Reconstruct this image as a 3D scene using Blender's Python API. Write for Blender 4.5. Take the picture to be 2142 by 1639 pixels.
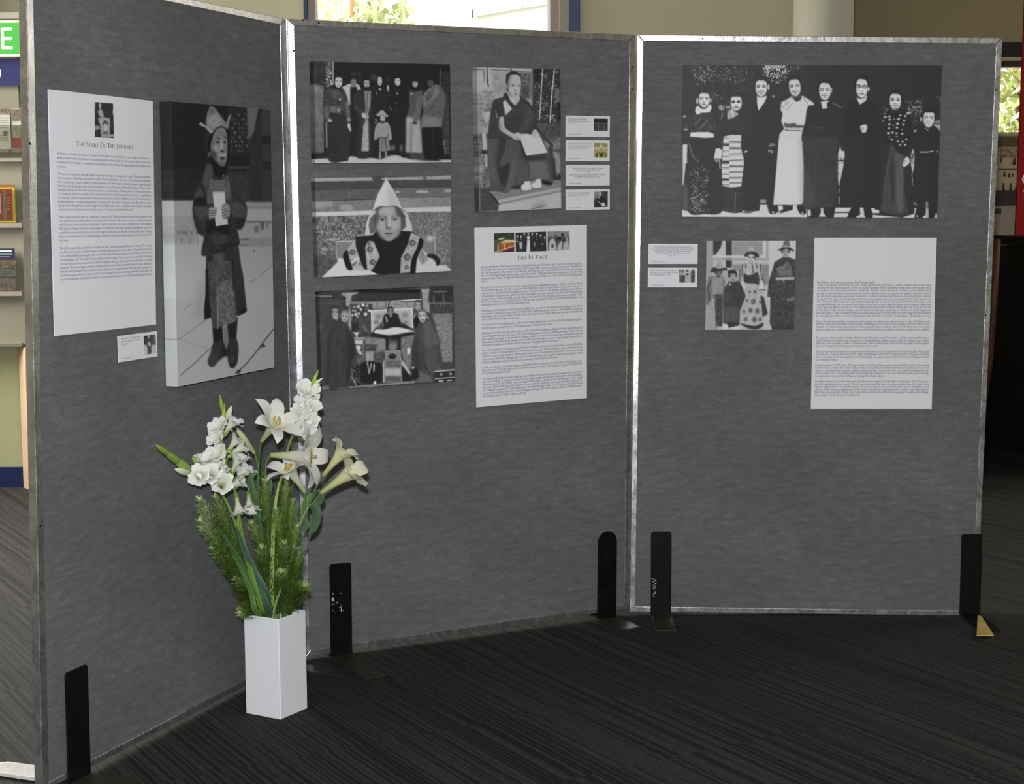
import bpy, bmesh, math, random
import numpy as np
from mathutils import Vector, Matrix
sc = bpy.context.scene
for o in list(bpy.data.objects): bpy.data.objects.remove(o)
# ---------------------------------------------------------------- camera (pixel frame 2142 x 1639), world, lights, exposure
FPX, PITCH, ROLL, CZ = 3471.8, 0.114015, -0.005403, 1.42
_r = np.array([1., 0, 0]); _f = np.array([0, math.cos(PITCH), -math.sin(PITCH)]); _u = np.cross(_r, _f)
CR = math.cos(ROLL)*_r+math.sin(ROLL)*_u; CU = -math.sin(ROLL)*_r+math.cos(ROLL)*_u; CF = _f
CAM = np.array([0, 0, CZ])
cam = bpy.data.objects.new('camera', bpy.data.cameras.new('camera')); sc.collection.objects.link(cam)
cam.data.sensor_width = 36; cam.data.lens = FPX/2142*36; cam.data.clip_end = 200
cam.matrix_world = Matrix(((CR[0], CU[0], -CF[0], 0), (CR[1], CU[1], -CF[1], 0), (CR[2], CU[2], -CF[2], CZ), (0, 0, 0, 1)))
sc.camera = cam
sc.view_settings.view_transform = 'Standard'; sc.view_settings.look = 'None'; sc.view_settings.gamma = 1; sc.view_settings.use_curve_mapping = False
sc.view_settings.exposure = 0.0
w = bpy.data.worlds.new('sky'); sc.world = w; w.use_nodes = True
w.node_tree.nodes['Background'].inputs[0].default_value = (.86, .93, 1, 1); w.node_tree.nodes['Background'].inputs[1].default_value = 3.2
def lamp(name, kind, loc, power, col=(1, 1, 1), rot=None, size=None, size_y=None, target=None):
    l = bpy.data.lights.new(name, kind); l.energy = power; l.color = col; o = bpy.data.objects.new(name, l); sc.collection.objects.link(o); o.location = loc
    if kind == 'AREA':
        l.shape = 'RECTANGLE'; l.size = size; l.size_y = size_y or size
    elif kind == 'SUN': l.angle = .01
    else: l.shadow_soft_size = size
    if target is not None: o.rotation_euler = (Vector(target)-Vector(loc)).to_track_quat('-Z', 'Y').to_euler()
    return o
lamp('sun', 'SUN', (0, -5, 20), 9.5, (1, .95, .86), target=(3, 9, 0))
lamp('camera_flash', 'POINT', (-.03, -.02, 1.60), 690, (.90, .945, 1), size=.035)
lamp('added_fill_left', 'AREA', (-4.3, 7.0, 2.2), 420, (1, .97, .9), size=3.0, size_y=2.0, target=(-1.6, 3.6, .0))  # unseen area lamp added by the solid left wall, brightens the rear carpet
lamp('added_fill_right', 'AREA', (5.3, 8.2, 2.0), 45, (1, .93, .8), size=2.0, size_y=1.6, target=(2.2, 7.2, .3))  # unseen area lamp added at the right rear to lift the floor there
lamp('window_daylight_back', 'AREA', (.0, 8.12, 2.05), 18, (1, .98, .93), size=1.5, size_y=1.2, target=(0, 6.4, 1.0))
lamp('added_fill_back', 'AREA', (-.6, 7.0, 3.1), 14, (1, .95, .8), size=2.4, size_y=.5, target=(-.6, 8.0, 0))  # unseen lamp without a fixture, added to light the back wall and floor
lamp('added_fill_front', 'AREA', (.8, 1.6, 3.3), 4, (1, .97, .92), size=3, size_y=.6, target=(.8, 1.8, 0))  # weak unseen fill lamp added over the front, no fixture

# ---------------------------------------------------------------- helpers
def ray(px, py): return CF+(px-1071)/FPX*CR-(py-819.5)/FPX*CU
def at_z(px, py, z=0.):
    d = ray(px, py); return CAM+d*((z-CZ)/d[2])
def at_y(px, py, y):
    d = ray(px, py); return CAM+d*(y/d[1])
def props(o, label=None, cat=None, group=None, kind=None):
    if label: o['label'] = label
    if cat: o['category'] = cat
    if group: o['group'] = group
    if kind: o['kind'] = kind
    return o
def empty(name, loc, label, cat, group=None):
    o = bpy.data.objects.new(name, None); sc.collection.objects.link(o); o.location = tuple(loc); o.empty_display_size = .05
    return props(o, label, cat, group)
def mesh_obj(name, V, F, m, parent=None, smooth=False, origin=None, col=None, uv=None):
    V = np.asarray(V, float).reshape(-1, 3)
    if parent is not None:
        L = np.array(root_loc(parent))
    else:
        L = np.array(origin if origin is not None else (V.min(0)+V.max(0))/2*[1, 1, 0]+[0, 0, V[:, 2].min()])
    me = bpy.data.meshes.new(name); me.from_pydata([tuple(v) for v in (V-L)], [], [tuple(int(i) for i in f) for f in F]); me.update()
    o = bpy.data.objects.new(name, me); sc.collection.objects.link(o)
    if m is not None: me.materials.append(m)
    if parent is not None: o.parent = parent
    else: o.location = tuple(L)
    if smooth: me.shade_smooth()
    if col is not None:
        a = me.color_attributes.new('Col', 'FLOAT_COLOR', 'POINT'); c = np.ones((len(V), 4), 'f4'); c[:, :3] = np.asarray(col).reshape(-1, 3); a.data.foreach_set('color', c.ravel())
    if uv is not None:
        l = me.uv_layers.new(name='UVMap'); vi = np.zeros(len(me.loops), int); me.loops.foreach_get('vertex_index', vi); l.data.foreach_set('uv', np.asarray(uv, 'f4')[vi].ravel())
    return o
def root_loc(o):
    L = Vector((0, 0, 0))
    while o is not None: L = L+Vector(o.location); o = o.parent
    return L
def box(V, F, c, ax, ay, az, sx, sy, sz):
    """append an oriented box; c is its centre, s are full sizes"""
    b = len(V); ax, ay, az, c = map(np.asarray, (ax, ay, az, c))
    for i in (-.5, .5):
        for j in (-.5, .5):
            for k in (-.5, .5): V.append(c+ax*sx*i+ay*sy*j+az*sz*k)
    for f in ((0, 1, 3, 2), (4, 6, 7, 5), (0, 4, 5, 1), (2, 3, 7, 6), (0, 2, 6, 4), (1, 5, 7, 3)): F.append([b+i for i in f])
EX, EY, EZ = np.eye(3)
def prism(V, F, pts, d):
    """extrude polygon pts (3D, planar) by vector d"""
    b = len(V); n = len(pts); V += [np.asarray(p, float) for p in pts]+[np.asarray(p)+d for p in pts]
    F.append([b+i for i in range(n)][::-1]); F.append([b+n+i for i in range(n)])
    for i in range(n): F.append([b+i, b+(i+1) % n, b+n+(i+1) % n, b+n+i])
def bevel(o, w=.002, seg=2):
    m = o.modifiers.new('bevel', 'BEVEL'); m.width = w; m.segments = seg; m.limit_method = 'ANGLE'; return o
def tube(V, F, pts, rad, n=6, C=None, col=None):
    pts = np.asarray(pts, float); rad = np.broadcast_to(rad, len(pts)); b = len(V); up = np.array([.3, .2, .93])
    for i, p in enumerate(pts):
        t = pts[min(i+1, len(pts)-1)]-pts[max(i-1, 0)]; t = t/(np.linalg.norm(t)+1e-9); a = np.cross(t, up); a /= np.linalg.norm(a)+1e-9; c = np.cross(t, a)
        for k in range(n):
            q = 2*math.pi*k/n; V.append(p+(a*math.cos(q)+c*math.sin(q))*rad[i])
            if C is not None: C.append(col if np.ndim(col) == 1 else col[i])
    for i in range(len(pts)-1):
        for k in range(n): F.append([b+i*n+k, b+i*n+(k+1) % n, b+(i+1)*n+(k+1) % n, b+(i+1)*n+k])
    F.append([b+k for k in range(n)][::-1]); F.append([b+(len(pts)-1)*n+k for k in range(n)])
def spline(p, n=8):
    p = [np.asarray(q, float) for q in p]; p = [2*p[0]-p[1]]+p+[2*p[-1]-p[-2]]; out = []
    for i in range(1, len(p)-2):
        a, b, c, d = p[i-1:i+3]
        for k in range(n):
            t = k/n; out.append(.5*((2*b)+(c-a)*t+(2*a-5*b+4*c-d)*t*t+(3*b-a-3*c+d)*t**3))
    out.append(p[-2]); return np.array(out)
def lin(c): c = np.asarray(c, float)/255.; return np.where(c <= .04045, c/12.92, ((c+.055)/1.055)**2.4)

# ---------------------------------------------------------------- materials
def mat(name, col=(.5, .5, .5), rough=.6, metal=0., spec=.4, emit=None, est=1.):
    m = bpy.data.materials.new(name); m.use_nodes = True; b = m.node_tree.nodes['Principled BSDF']
    b.inputs['Base Color'].default_value = (*col, 1); b.inputs['Roughness'].default_value = rough; b.inputs['Metallic'].default_value = metal; b.inputs['Specular IOR Level'].default_value = spec
    if emit: b.inputs['Emission Color'].default_value = (*emit, 1); b.inputs['Emission Strength'].default_value = est
    return m
def nd(m, t, **k):
    n = m.node_tree.nodes.new(t)
    for a, v in k.items(): setattr(n, a, v)
    return n
def ln(m, a, b): m.node_tree.links.new(a, b)
def mathn(m, op, a, b=None, clamp=False):
    n = nd(m, 'ShaderNodeMath', operation=op, use_clamp=clamp)
    for i, v in enumerate((a, b)):
        if v is None: continue
        if isinstance(v, (int, float)): n.inputs[i].default_value = v
        else: ln(m, v, n.inputs[i])
    return n.outputs[0]
def noise(m, scale, detail=3, rough=.5, vec=None, dist=0):
    n = nd(m, 'ShaderNodeTexNoise'); n.inputs['Scale'].default_value = scale; n.inputs['Detail'].default_value = detail; n.inputs['Roughness'].default_value = rough; n.inputs['Distortion'].default_value = dist
    if vec is not None: ln(m, vec, n.inputs['Vector'])
    return n.outputs['Fac']
def ramp(m, fac, stops, interp='LINEAR'):
    n = nd(m, 'ShaderNodeValToRGB'); n.color_ramp.interpolation = interp; e = n.color_ramp.elements
    for i, (p, c) in enumerate(stops):
        if i < 2: e[i].position = p
        else: e.new(p)
        e[i].color = (*c, 1) if np.ndim(c) else (c, c, c, 1)
    ln(m, fac, n.inputs[0]); return n.outputs[0]
def mapping(m, src='Object', scale=(1, 1, 1), rot=(0, 0, 0)):
    t = nd(m, 'ShaderNodeTexCoord'); p = nd(m, 'ShaderNodeMapping'); p.inputs['Scale'].default_value = scale; p.inputs['Rotation'].default_value = rot; ln(m, t.outputs[src], p.inputs[0]); return p.outputs[0]
def base(m, sock): ln(m, sock, m.node_tree.nodes['Principled BSDF'].inputs['Base Color'])
def bump(m, sock, dist=.001, st=.5):
    b = nd(m, 'ShaderNodeBump'); b.inputs['Distance'].default_value = dist; b.inputs['Strength'].default_value = st; ln(m, sock, b.inputs['Height']); ln(m, b.outputs[0], m.node_tree.nodes['Principled BSDF'].inputs['Normal'])
def mottled(name, c1, c2, scale=8, rough=.7, spec=.3, bmp=0, detail=4):
    m = mat(name, c1, rough, 0, spec); f = noise(m, scale, detail, .6, mapping(m)); base(m, ramp(m, f, [(.3, c1), (.7, c2)]))
    if bmp: bump(m, f, bmp)
    return m
def felt_mat():
    m = mat('felt_grey', (.15, .145, .14), .95, 0, .1)
    v = mapping(m, 'UV', (17, 60, 1)); v2 = mapping(m, 'UV', (150, 420, 1)); v3 = mapping(m, 'UV', (2.2, 3.2, 1)); v4 = mapping(m, 'UV', (330, 330, 1))
    a = noise(m, 1, 6, .72, v, .25); b = noise(m, 1, 3, .7, v2, .2); c = noise(m, 1, 3, .5, v3); d = noise(m, 1, 1, .5, v4)
    s = mathn(m, 'ADD', mathn(m, 'MULTIPLY', a, .8), mathn(m, 'ADD', mathn(m, 'MULTIPLY', b, .85), mathn(m, 'ADD', mathn(m, 'MULTIPLY', c, .45), mathn(m, 'MULTIPLY', d, .35))))
    base(m, ramp(m, mathn(m, 'MULTIPLY', s, .408), [(.34, (.072, .074, .073)), (.46, (.115, .111, .111)), (.54, (.143, .142, .139)), (.66, (.245, .238, .235))])); bump(m, b, .0012, .5); return m
def alu_mat():
    m = mat('brushed_aluminium', (.62, .62, .63), .42, .9, .5)
    f = noise(m, 30, 5, .7, mapping(m, 'Object', (1, 1, .6)), 1.); g = noise(m, 160, 3, .6, mapping(m)); h = noise(m, 5, 4, .6, mapping(m))
    base(m, ramp(m, mathn(m, 'ADD', mathn(m, 'MULTIPLY', f, .55), mathn(m, 'MULTIPLY', h, .45)), [(.34, (.36, .36, .37)), (.5, (.56, .56, .575)), (.66, (.70, .70, .72))]))
    ln(m, ramp(m, f, [(.3, .20), (.7, .36)]), m.node_tree.nodes['Principled BSDF'].inputs['Roughness']); bump(m, mathn(m, 'ADD', g, f), .0008, .4); return m
def carpet_mat():
    m = mat('striped_carpet', (.04, .04, .04), .85, 0, .3)
    g = nd(m, 'ShaderNodeNewGeometry'); oi = nd(m, 'ShaderNodeObjectInfo'); mp = nd(m, 'ShaderNodeMapping'); mp.inputs['Rotation'].default_value = (0, 0, -math.atan2(.503, .864)); ln(m, g.outputs['Position'], mp.inputs[0])
    sp = nd(m, 'ShaderNodeSeparateXYZ'); ln(m, mp.outputs[0], sp.inputs[0])
    x = mathn(m, 'ADD', sp.outputs[0], mathn(m, 'MULTIPLY', oi.outputs['Random'], .045)); y = sp.outputs[1]
    def stripes(fx, fy, off):
        c = nd(m, 'ShaderNodeCombineXYZ'); ln(m, mathn(m, 'MULTIPLY', mathn(m, 'ADD', x, off), fx), c.inputs[0]); ln(m, mathn(m, 'MULTIPLY', y, fy), c.inputs[1]); return c.outputs[0]
    a = noise(m, 1, 2, .5, stripes(66, .22, 0)); b = noise(m, 1, 1, .5, stripes(165, .5, 3)); c = noise(m, 1, 2, .5, stripes(14, .5, 7))
    pile = noise(m, 430, 2, .7, mp.outputs[0]); pile2 = noise(m, 120, 2, .6, mp.outputs[0])
    s = mathn(m, 'ADD', mathn(m, 'MULTIPLY', a, .56), mathn(m, 'ADD', mathn(m, 'MULTIPLY', b, .55), mathn(m, 'MULTIPLY', c, .1)))
    k = ramp(m, s, [(.56, .0), (.62, 1.)]); dark = ramp(m, pile, [(.3, (.002, .002, .002)), (.7, (.006, .006, .006))]); lite = ramp(m, mathn(m, 'ADD', mathn(m, 'MULTIPLY', pile, .6), mathn(m, 'MULTIPLY', pile2, .4)), [(.36, (.006, .006, .006)), (.64, (.050, .048, .043))])
    mx = nd(m, 'ShaderNodeMix', data_type='RGBA'); ln(m, k, mx.inputs[0]); ln(m, dark, mx.inputs[6]); ln(m, lite, mx.inputs[7]); base(m, mx.outputs[2])
    bump(m, mathn(m, 'ADD', mathn(m, 'MULTIPLY', s, 1.4), pile), .003, .7); return m
def vcol_mat(name, rough=.6, spec=.3, sss=0., bmp=0.):
    m = mat(name, (.5, .5, .5), rough, 0, spec); a = nd(m, 'ShaderNodeVertexColor', layer_name='Col'); base(m, a.outputs[0])
    if sss:
        b = m.node_tree.nodes['Principled BSDF']; t = nd(m, 'ShaderNodeBsdfTranslucent'); ln(m, a.outputs[0], t.inputs[0]); mx = nd(m, 'ShaderNodeMixShader'); mx.inputs[0].default_value = sss
        ln(m, b.outputs[0], mx.inputs[1]); ln(m, t.outputs[0], mx.inputs[2]); ln(m, mx.outputs[0], m.node_tree.nodes['Material Output'].inputs[0])
    if bmp: bump(m, noise(m, 900, 2, .5, mapping(m)), bmp, .3)
    return m
def glass_mat(name, tint=(.95, .97, .96), refl=.06):
    m = bpy.data.materials.new(name); m.use_nodes = True; m.node_tree.nodes.remove(m.node_tree.nodes['Principled BSDF'])
    t = nd(m, 'ShaderNodeBsdfTransparent'); t.inputs[0].default_value = (*tint, 1); g = nd(m, 'ShaderNodeBsdfGlossy'); g.inputs['Roughness'].default_value = .03; x = nd(m, 'ShaderNodeMixShader'); x.inputs[0].default_value = refl
    ln(m, t.outputs[0], x.inputs[1]); ln(m, g.outputs[0], x.inputs[2]); ln(m, x.outputs[0], m.node_tree.nodes['Material Output'].inputs[0]); return m
FELT, ALU, CARPET = felt_mat(), alu_mat(), carpet_mat()
PRINT = vcol_mat('photographic_print', .5, .25); CANVAS = vcol_mat('canvas_print', .62, .25, bmp=.0003)
PETAL = vcol_mat('white_petal', .55, .25, sss=.22); LEAF = vcol_mat('green_leaf', .45, .35, sss=.12)
PAPER = mat('white_card', (.74, .73, .75), .6, 0, .3); INK = mat('grey_ink', (.075, .065, .10), .7, 0, .2); INKB = mat('black_ink', (.02, .02, .03), .7, 0, .2)
BLACK = mottled('black_painted_steel', (.003, .003, .003), (.006, .006, .006), 30, .45, .12); LIT_BRASS = mottled('lit_brass_plate', (.5, .36, .1), (.72, .52, .18), 14, .45); BRONZE = mottled('worn_bronze_steel', (.016, .014, .011), (.034, .028, .021), 20, .5); SILVER = mottled('worn_pale_steel', (.42, .41, .4), (.66, .65, .64), 18, .45, .4)  # the brass tone is the lit part of the right base plate
PORC = mat('white_glazed_ceramic', (.76, .755, .775), .22, 0, .4); CHIP = mat('chipped_paint', (.45, .45, .43), .6)
WALL = mottled('cream_wall_paint', (.36, .335, .235), (.40, .37, .265), 1.2, .8, .2); WALLG = mottled('pale_green_wall_paint', (.34, .35, .195), (.37, .38, .215), 1.5, .8, .2); WALLD = mottled('olive_wall_paint', (.26, .215, .12), (.30, .25, .145), 1.2, .8, .2)
PANEL = mottled('cream_laminate', (.24, .22, .17), (.28, .26, .20), 2, .5, .4); BLUE = mat('blue_paint', (.007, .016, .075), .45, 0, .4); GREYP = mat('grey_mullion_paint', (.2, .17, .14), .5); WHITEP = mat('white_trim_paint', (.75, .72, .66), .5)
CEIL = mat('white_ceiling', (.34, .33, .30), .8); TAN = mottled('tan_timber_edge', (.55, .38, .24), (.64, .46, .31), 5, .5)
COLM = mottled('cream_column_paint', (.42, .395, .31), (.46, .435, .35), 2, .7, .25)
DARKW = mottled('dark_cabinet_laminate', (.006, .006, .006), (.012, .011, .01), 6, .4, .4); RED = mat('red_banner_vinyl', (.26, .004, .005), .45, 0, .3); WHITE = mat('white_print', (.8, .8, .8), .5)
REDW = mottled('red_brown_timber', (.09, .038, .028), (.15, .064, .045), 9, .45); GLASS = glass_mat('window_glass'); ACRYL = glass_mat('clear_acrylic', (.9, .9, .88), .12)
NAVY = mat('navy_sign', (.03, .035, .13), .4); GREEN_E = mat('lit_green_sign', (.01, .06, .01), .4, emit=(.10, .60, .09), est=1.); LETTER_E = mat('lit_letter', (.9, .9, .5), .4, emit=(.95, .98, .45), est=1.1)
# ---------------------------------------------------------------- room
def plate(name, x0, y0, z0, x1, y1, z1, m, parent=None, kind='structure', **k):
    V, F = [], []; box(V, F, ((x0+x1)/2, (y0+y1)/2, (z0+z1)/2), EX, EY, EZ, x1-x0, y1-y0, z1-z0); o = mesh_obj(name, V, F, m, parent)
    if kind and parent is None: o['kind'] = kind
    return o
X0, X1, YB, YR, YF, ZC = -4.6, 6.2, 8.30, 9.9, -3.2, 3.5
floor = plate('floor', X0, YF, -.12, X1, YR+.3, -.006, CARPET)
V, F = [], []; T = .5; box(V, F, (0, 0, -.003), EX, EY, EZ, T-.0012, T-.0012, .006)
tile_me = None; sd = np.array([-.503, .864]); sp_ = np.array([.864, .503])
for i in range(-12, 24):
    for j in range(-3, 24):
        c = sp_*(i*T)+sd*(j*T)+np.array([.11, .2])
        if not (-3.1 < c[0] < 3.9 and 3.3 < c[1] < 9.6): continue
        # keep only tiles inside the view cone
        if abs(c[0])-.45 > .335*c[1]: continue
        if tile_me is None:
            tile_me = bpy.data.meshes.new('carpet_tile'); tile_me.from_pydata([tuple(v) for v in V], [], F); tile_me.materials.append(CARPET)
        o = bpy.data.objects.new('carpet_tile', tile_me); sc.collection.objects.link(o); o.parent = floor
        L = root_loc(floor); o.location = (c[0]-L.x, c[1]-L.y, 0-L.z); o.rotation_euler = (0, 0, math.atan2(.503, .864))
ceiling = plate('ceiling', X0, YF, ZC, X1, YR+.2, ZC+.1, CEIL)
plate('wall_left', X0-.1, YF, -.006, X0, YR, ZC, WALLD); plate('wall_right', X1, YF, -.006, X1+.1, YR, ZC, WALLD); plate('wall_front', X0, YF-.1, -.006, X1, YF, ZC, WALLD)
# back wall: window between px 645 and 1190, wall left and right of it
def bx(px): return at_y(px, 30, YB)[0]
wx0, wx1 = bx(645), bx(1190)
wz0 = 1.95
plate('wall_back', X0, YB, -.006, bx(636), YB+.15, ZC, WALL)
plate('wall_back_window_sill', bx(636), YB, -.006, bx(1213), YB+.15, wz0, WALL)['kind'] = 'structure'
plate('wall_back_right', bx(1213), YB, -.006, bx(1725), YB+.15, ZC, WALL)
plate('wall_back_head', bx(636), YB, 3.0, bx(1213), YB+.15, ZC, WALL)
wn = empty('window_1', (bx(900), YB, wz0), 'tall window in the cream back wall with blue outer frame, above the middle panel', 'window'); del wn['label'], wn['category']; wn['kind'] = 'structure'
def wpart(name, px0, px1, z0, z1, y0, y1, m, par=None):
    V, F = [], []; a, b = at_y(px0, 30, YB)[0], at_y(px1, 30, YB)[0]; box(V, F, ((a+b)/2, (y0+y1)/2, (z0+z1)/2), EX, EY, EZ, b-a, y1-y0, z1-z0); return mesh_obj(name, V, F, m, par or wn)
bevel(wpart('blue_frame', 636.5, 645, wz0, 3., YB-.03, YB+.06, BLUE)); wpart('mullion', 645, 660, wz0, 3., YB-.01, YB+.1, GREYP); wpart('mullion', 1152, 1169, wz0, 3., YB+.0, YB+.12, GREYP); wpart('mullion', 1172, 1190, wz0, 3., YB-.01, YB+.1, GREYP)
wpart('glazing_bead', 1145.5, 1151, wz0, 3., YB+.01, YB+.09, WHITEP); wpart('glazing_bead', 1169, 1172, wz0, 3., YB-.01, YB+.1, mat('pink_bead', (.38, .27, .22), .5)); bevel(wpart('blue_frame', 1190.5, 1212.5, wz0, 3., YB-.04, YB+.06, BLUE))
wpart('window_pane', 660, 1145.5, wz0, 3., YB+.05, YB+.056, GLASS); wpart('window_rail', 645, 1190, wz0, wz0+.05, YB-.01, YB+.1, GREYP)
# column
cx = at_y(1722, 40, 8.05)[0]; cr = (at_y(1785, 40, 8.05)[0]-at_y(1660, 40, 8.05)[0])/2
V, F = [], []; tube(V, F, [(cx, 8.05, -.006), (cx, 8.05, ZC)], cr, 48); col = mesh_obj('column', V, F, COLM, smooth=False); col['kind'] = 'structure'; col.data.shade_smooth(); col.modifiers.new('e', 'EDGE_SPLIT')
V, F = [], []; tube(V, F, [(cx, 8.05, 0), (cx, 8.05, .12)], cr+.012, 48); o = mesh_obj('trim_1', V, F, BLUE); o['kind'] = 'structure'
# right back wall with window_2
def rx(px, y=None): return at_y(px, 200, y or YR)[0]
zt, zb = at_y(2110, 140, YR)[2], at_y(2110, 284, YR)[2]
plate('wall_side', bx(1725), YB, -.006, bx(1725)+.1, YR, ZC, WALLD)
a0, a1 = rx(2040), rx(2420)
plate('wall_rear', bx(1725), YR, -.006, a0, YR+.12, ZC, WALLD); plate('wall_rear_right', a1, YR, -.006, X1, YR+.12, ZC, WALLD); plate('wall_rear_sill', a0, YR, -.006, a1, YR+.12, zb, WALLD); plate('wall_rear_head', a0, YR, zt+.14, a1, YR+.12, ZC, WALLD)
w2 = empty('window_2', ((a0+a1)/2, YR, zb), 'x', 'x'); del w2['label'], w2['category']; w2['kind'] = 'structure'
def w2p(name, xa, xb, za, zc, ya, yb, m): V, F = [], []; box(V, F, ((xa+xb)/2, (ya+yb)/2, (za+zc)/2), EX, EY, EZ, xb-xa, yb-ya, zc-za); return mesh_obj(name, V, F, m, w2)
w2p('window_head', a0, a1, zt+.055, zt+.14, YR-.02, YR+.1, mat('black_frame', (.01, .01, .01), .4)); w2p('window_rail', a0, a1, zt+.035, zt+.055, YR-.03, YR+.1, mat('pale_bead', (.35, .34, .2), .4)); w2p('window_rail', a0, a1, zt, zt+.035, YR-.01, YR+.1, mat('brown_frame', (.035, .02, .014), .4)); w2p('window_sill', a0, a1, zb, zb+.02, YR-.03, YR+.1, mat('sill_green', (.3, .32, .2), .5))
w2p('window_pane', a0, a1, zb+.02, zt, YR+.04, YR+.046, GLASS)
# ---------------------------------------------------------------- outside
og = plate('outdoor_ground', -30, YR+.6, -.4, 30, 40, -.3, mottled('paving', (.5, .48, .42), (.6, .58, .5), 1, .9)); og['kind'] = 'structure'; og.name = 'ground'
WB = mat('white_render', (.85, .82, .76), .8)
yf = 14.0
def ox(px, y=yf): return at_y(px, 40, y)[0]
bl = empty('building', (ox(1070), yf, -.3), 'white rendered building with grooved wall seen through the tall window', 'building')
V, F = [], []; box(V, F, ((ox(998)+ox(1500))/2, yf+.5, 2.1), EX, EY, EZ, ox(1500)-ox(998), 1., 4.8); mesh_obj('wall_slab', V, F, WB, bl)
V, F = [], []
p0, p1 = at_y(995, 34, yf-.02), at_y(1146, 8, yf-.02); p2 = at_y(1093, 17, yf-.02); p3 = at_y(1091, -60, yf-.02)
G_ = mat('joint_shadow', (.45, .38, .3), .8)
for a, b in ((p0, p1), (p2, p3)):
    d = b-a; L = np.linalg.norm(d); d /= L; n = np.cross(d, EY); box(V, F, (a+b)/2, d, EY, n, L, .03, .010)
mesh_obj('joint_strip', V, F, G_, bl)
V, F = [], []; c_ = at_y(950, 30, 12.6); tube(V, F, [(c_[0], 12.6, -.3), (c_[0], 12.6, 4.6)], .13, 24); o = mesh_obj('garden_column', V, F, mat('pink_render', (.85, .68, .56), .8), smooth=True); props(o, 'round pale pink outdoor column beyond the tall window', 'column')
V, F = [], []; q0, q1 = at_y(988, 20, 13.6), at_y(988, 38, 13.6); box(V, F, (q0+q1)/2, EX, EY, EZ, .02, .03, q0[2]-q1[2]); o = mesh_obj('wall_lamp', V, F, mat('bronze_lamp', (.2, .08, .04), .5)); props(o, 'small dark bracket lamp at the corner of the white building', 'lamp'); V = None
rng = random.Random(5)
def tree(name, label, base_xyz, h, crown, n, cols, trunks, group=None, leafs=.07, bark=(.30, .13, .06)):
    t = empty(name, base_xyz, label, 'tree', group); b = np.array(base_xyz); V, F, C = [], [], []
    for (dx, lean, r) in trunks: tube(V, F, spline([b+[dx, 0, 0], b+[dx+lean*.4, .05, h*.4], b+[dx+lean, 0, h]], 6), np.linspace(r, r*.6, 13), 7)
    mesh_obj('trunk', V, F, mat('bark', bark, .9), t)
    V, F = [], []
    for k in range(n):
        while True:
            p = np.array([rng.uniform(-1, 1), rng.uniform(-1, 1), rng.uniform(-1, 1)])
            if p@p < 1: break
        cc = crown[rng.randrange(len(crown))]; c = b+np.array(cc[:3])+p*cc[3]*np.array([1, .7, 1]); a = np.array([rng.gauss(0, 1) for _ in range(3)]); a /= np.linalg.norm(a); e = np.cross(a, [rng.gauss(0, 1) for _ in range(3)]); e /= np.linalg.norm(e)
        s = leafs*rng.uniform(.6, 1.3); i = len(V); V += [c-a*s, c+e*s*.35, c+a*s, c-e*s*.35]; F.append([i, i+1, i+2, i+3]); q = cols[rng.randrange(len(cols))]; C += [q]*4
    o = mesh_obj('foliage', V, F, LEAF, t, col=C); o['kind'] = 'stuff'
    return t
g0 = at_y(725, 30, 12.2)
tree('garden_tree', 'sunlit loose tree with an orange-brown trunk beyond the tall window', (g0[0], 12.2, -.3), 4.2, [(-.15, .3, 3.1, .45), (-.1, .2, 2.6, .4), (.25, 0, 3.0, .25)], 900, [(.55, .62, .3), (.7, .75, .45), (.7, .7, .35), (.8, .8, .6)], [(0, .05, .022)], bark=(.6, .2, .07))
tree('garden_shrub', 'pale feathery shrub at the left edge of the tall window', (g0[0]-.75, 13.2, -.3), 3.4, [(.25, 0, 2.9, .5), (.3, 0, 2.4, .5), (-.2, 0, 3.0, .4)], 2200, [(.5, .58, .3), (.62, .68, .4), (.72, .74, .5), (.75, .68, .45)], [(.1, .2, .02), (.35, .12, .015), (.5, -.1, .015)], bark=(.65, .5, .35))
g1 = at_y(2105, 210, 12.5)
tree('garden_bush', 'bright green leafy bush behind the small window at the right', (g1[0], 12.5, -.3), 2.6, [(0, 0, 2.3, .45), (-.3, .1, 1.9, .4), (.4, 0, 2.1, .5), (.1, 0, 2.8, .4)], 3200, [(.5, .6, .2), (.6, .68, .3), (.7, .74, .4), (.7, .5, .3), (.8, .8, .6)], [(0, .1, .03), (.2, -.1, .02)], leafs=.06)
# ---------------------------------------------------------------- left side: information wall
YL = YB
pl = plate('display_rack', at_y(-140, 400, YL)[0], YL-.06, at_y(20, 718, YL)[2], at_y(54, 400, YL)[0], YL-.001, at_y(20, 118, YL)[2], PANEL, kind=None)
props(pl, 'cream laminate brochure rack panel on the back wall at the left edge', 'rack')
YP = YL-.06
def lz(py): return at_y(20, py, YP)[2]
def lx(px, py=400): return at_y(px, py, YP)[0]
def lbox(name, px0, py0, px1, py1, d0, d1, m, par=None, org=None):
    V, F = [], []; xa, xb, za, zc = lx(px0, py0), lx(px1, py0), lz(py1), lz(py0); box(V, F, ((xa+xb)/2, YP-(d0+d1)/2, (za+zc)/2), EX, EY, EZ, xb-xa, d1-d0, zc-za); return mesh_obj(name, V, F, m, par)
for (ya, yb) in ((331, 338), (466, 476), (609, 618)): lbox('shelf_strip', -135, ya, 50, yb, 0, .035, mat('rack_strip', (.30, .26, .22), .5), pl)
lbox('rack_base', -135, 717, 50, 724, -.0, .03, mat('rack_shadow', (.2, .18, .14), .6), pl)
bb = plate('baseboard_back', X0, YB-.015, -.005, bx(60), YB, at_y(20, 976, YB)[2], BLUE); wlow = plate('trim_2', X0, YB-.004, at_y(20, 976, YB)[2], bx(60), YB, at_y(20, 720, YB)[2], WALLG)
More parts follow.
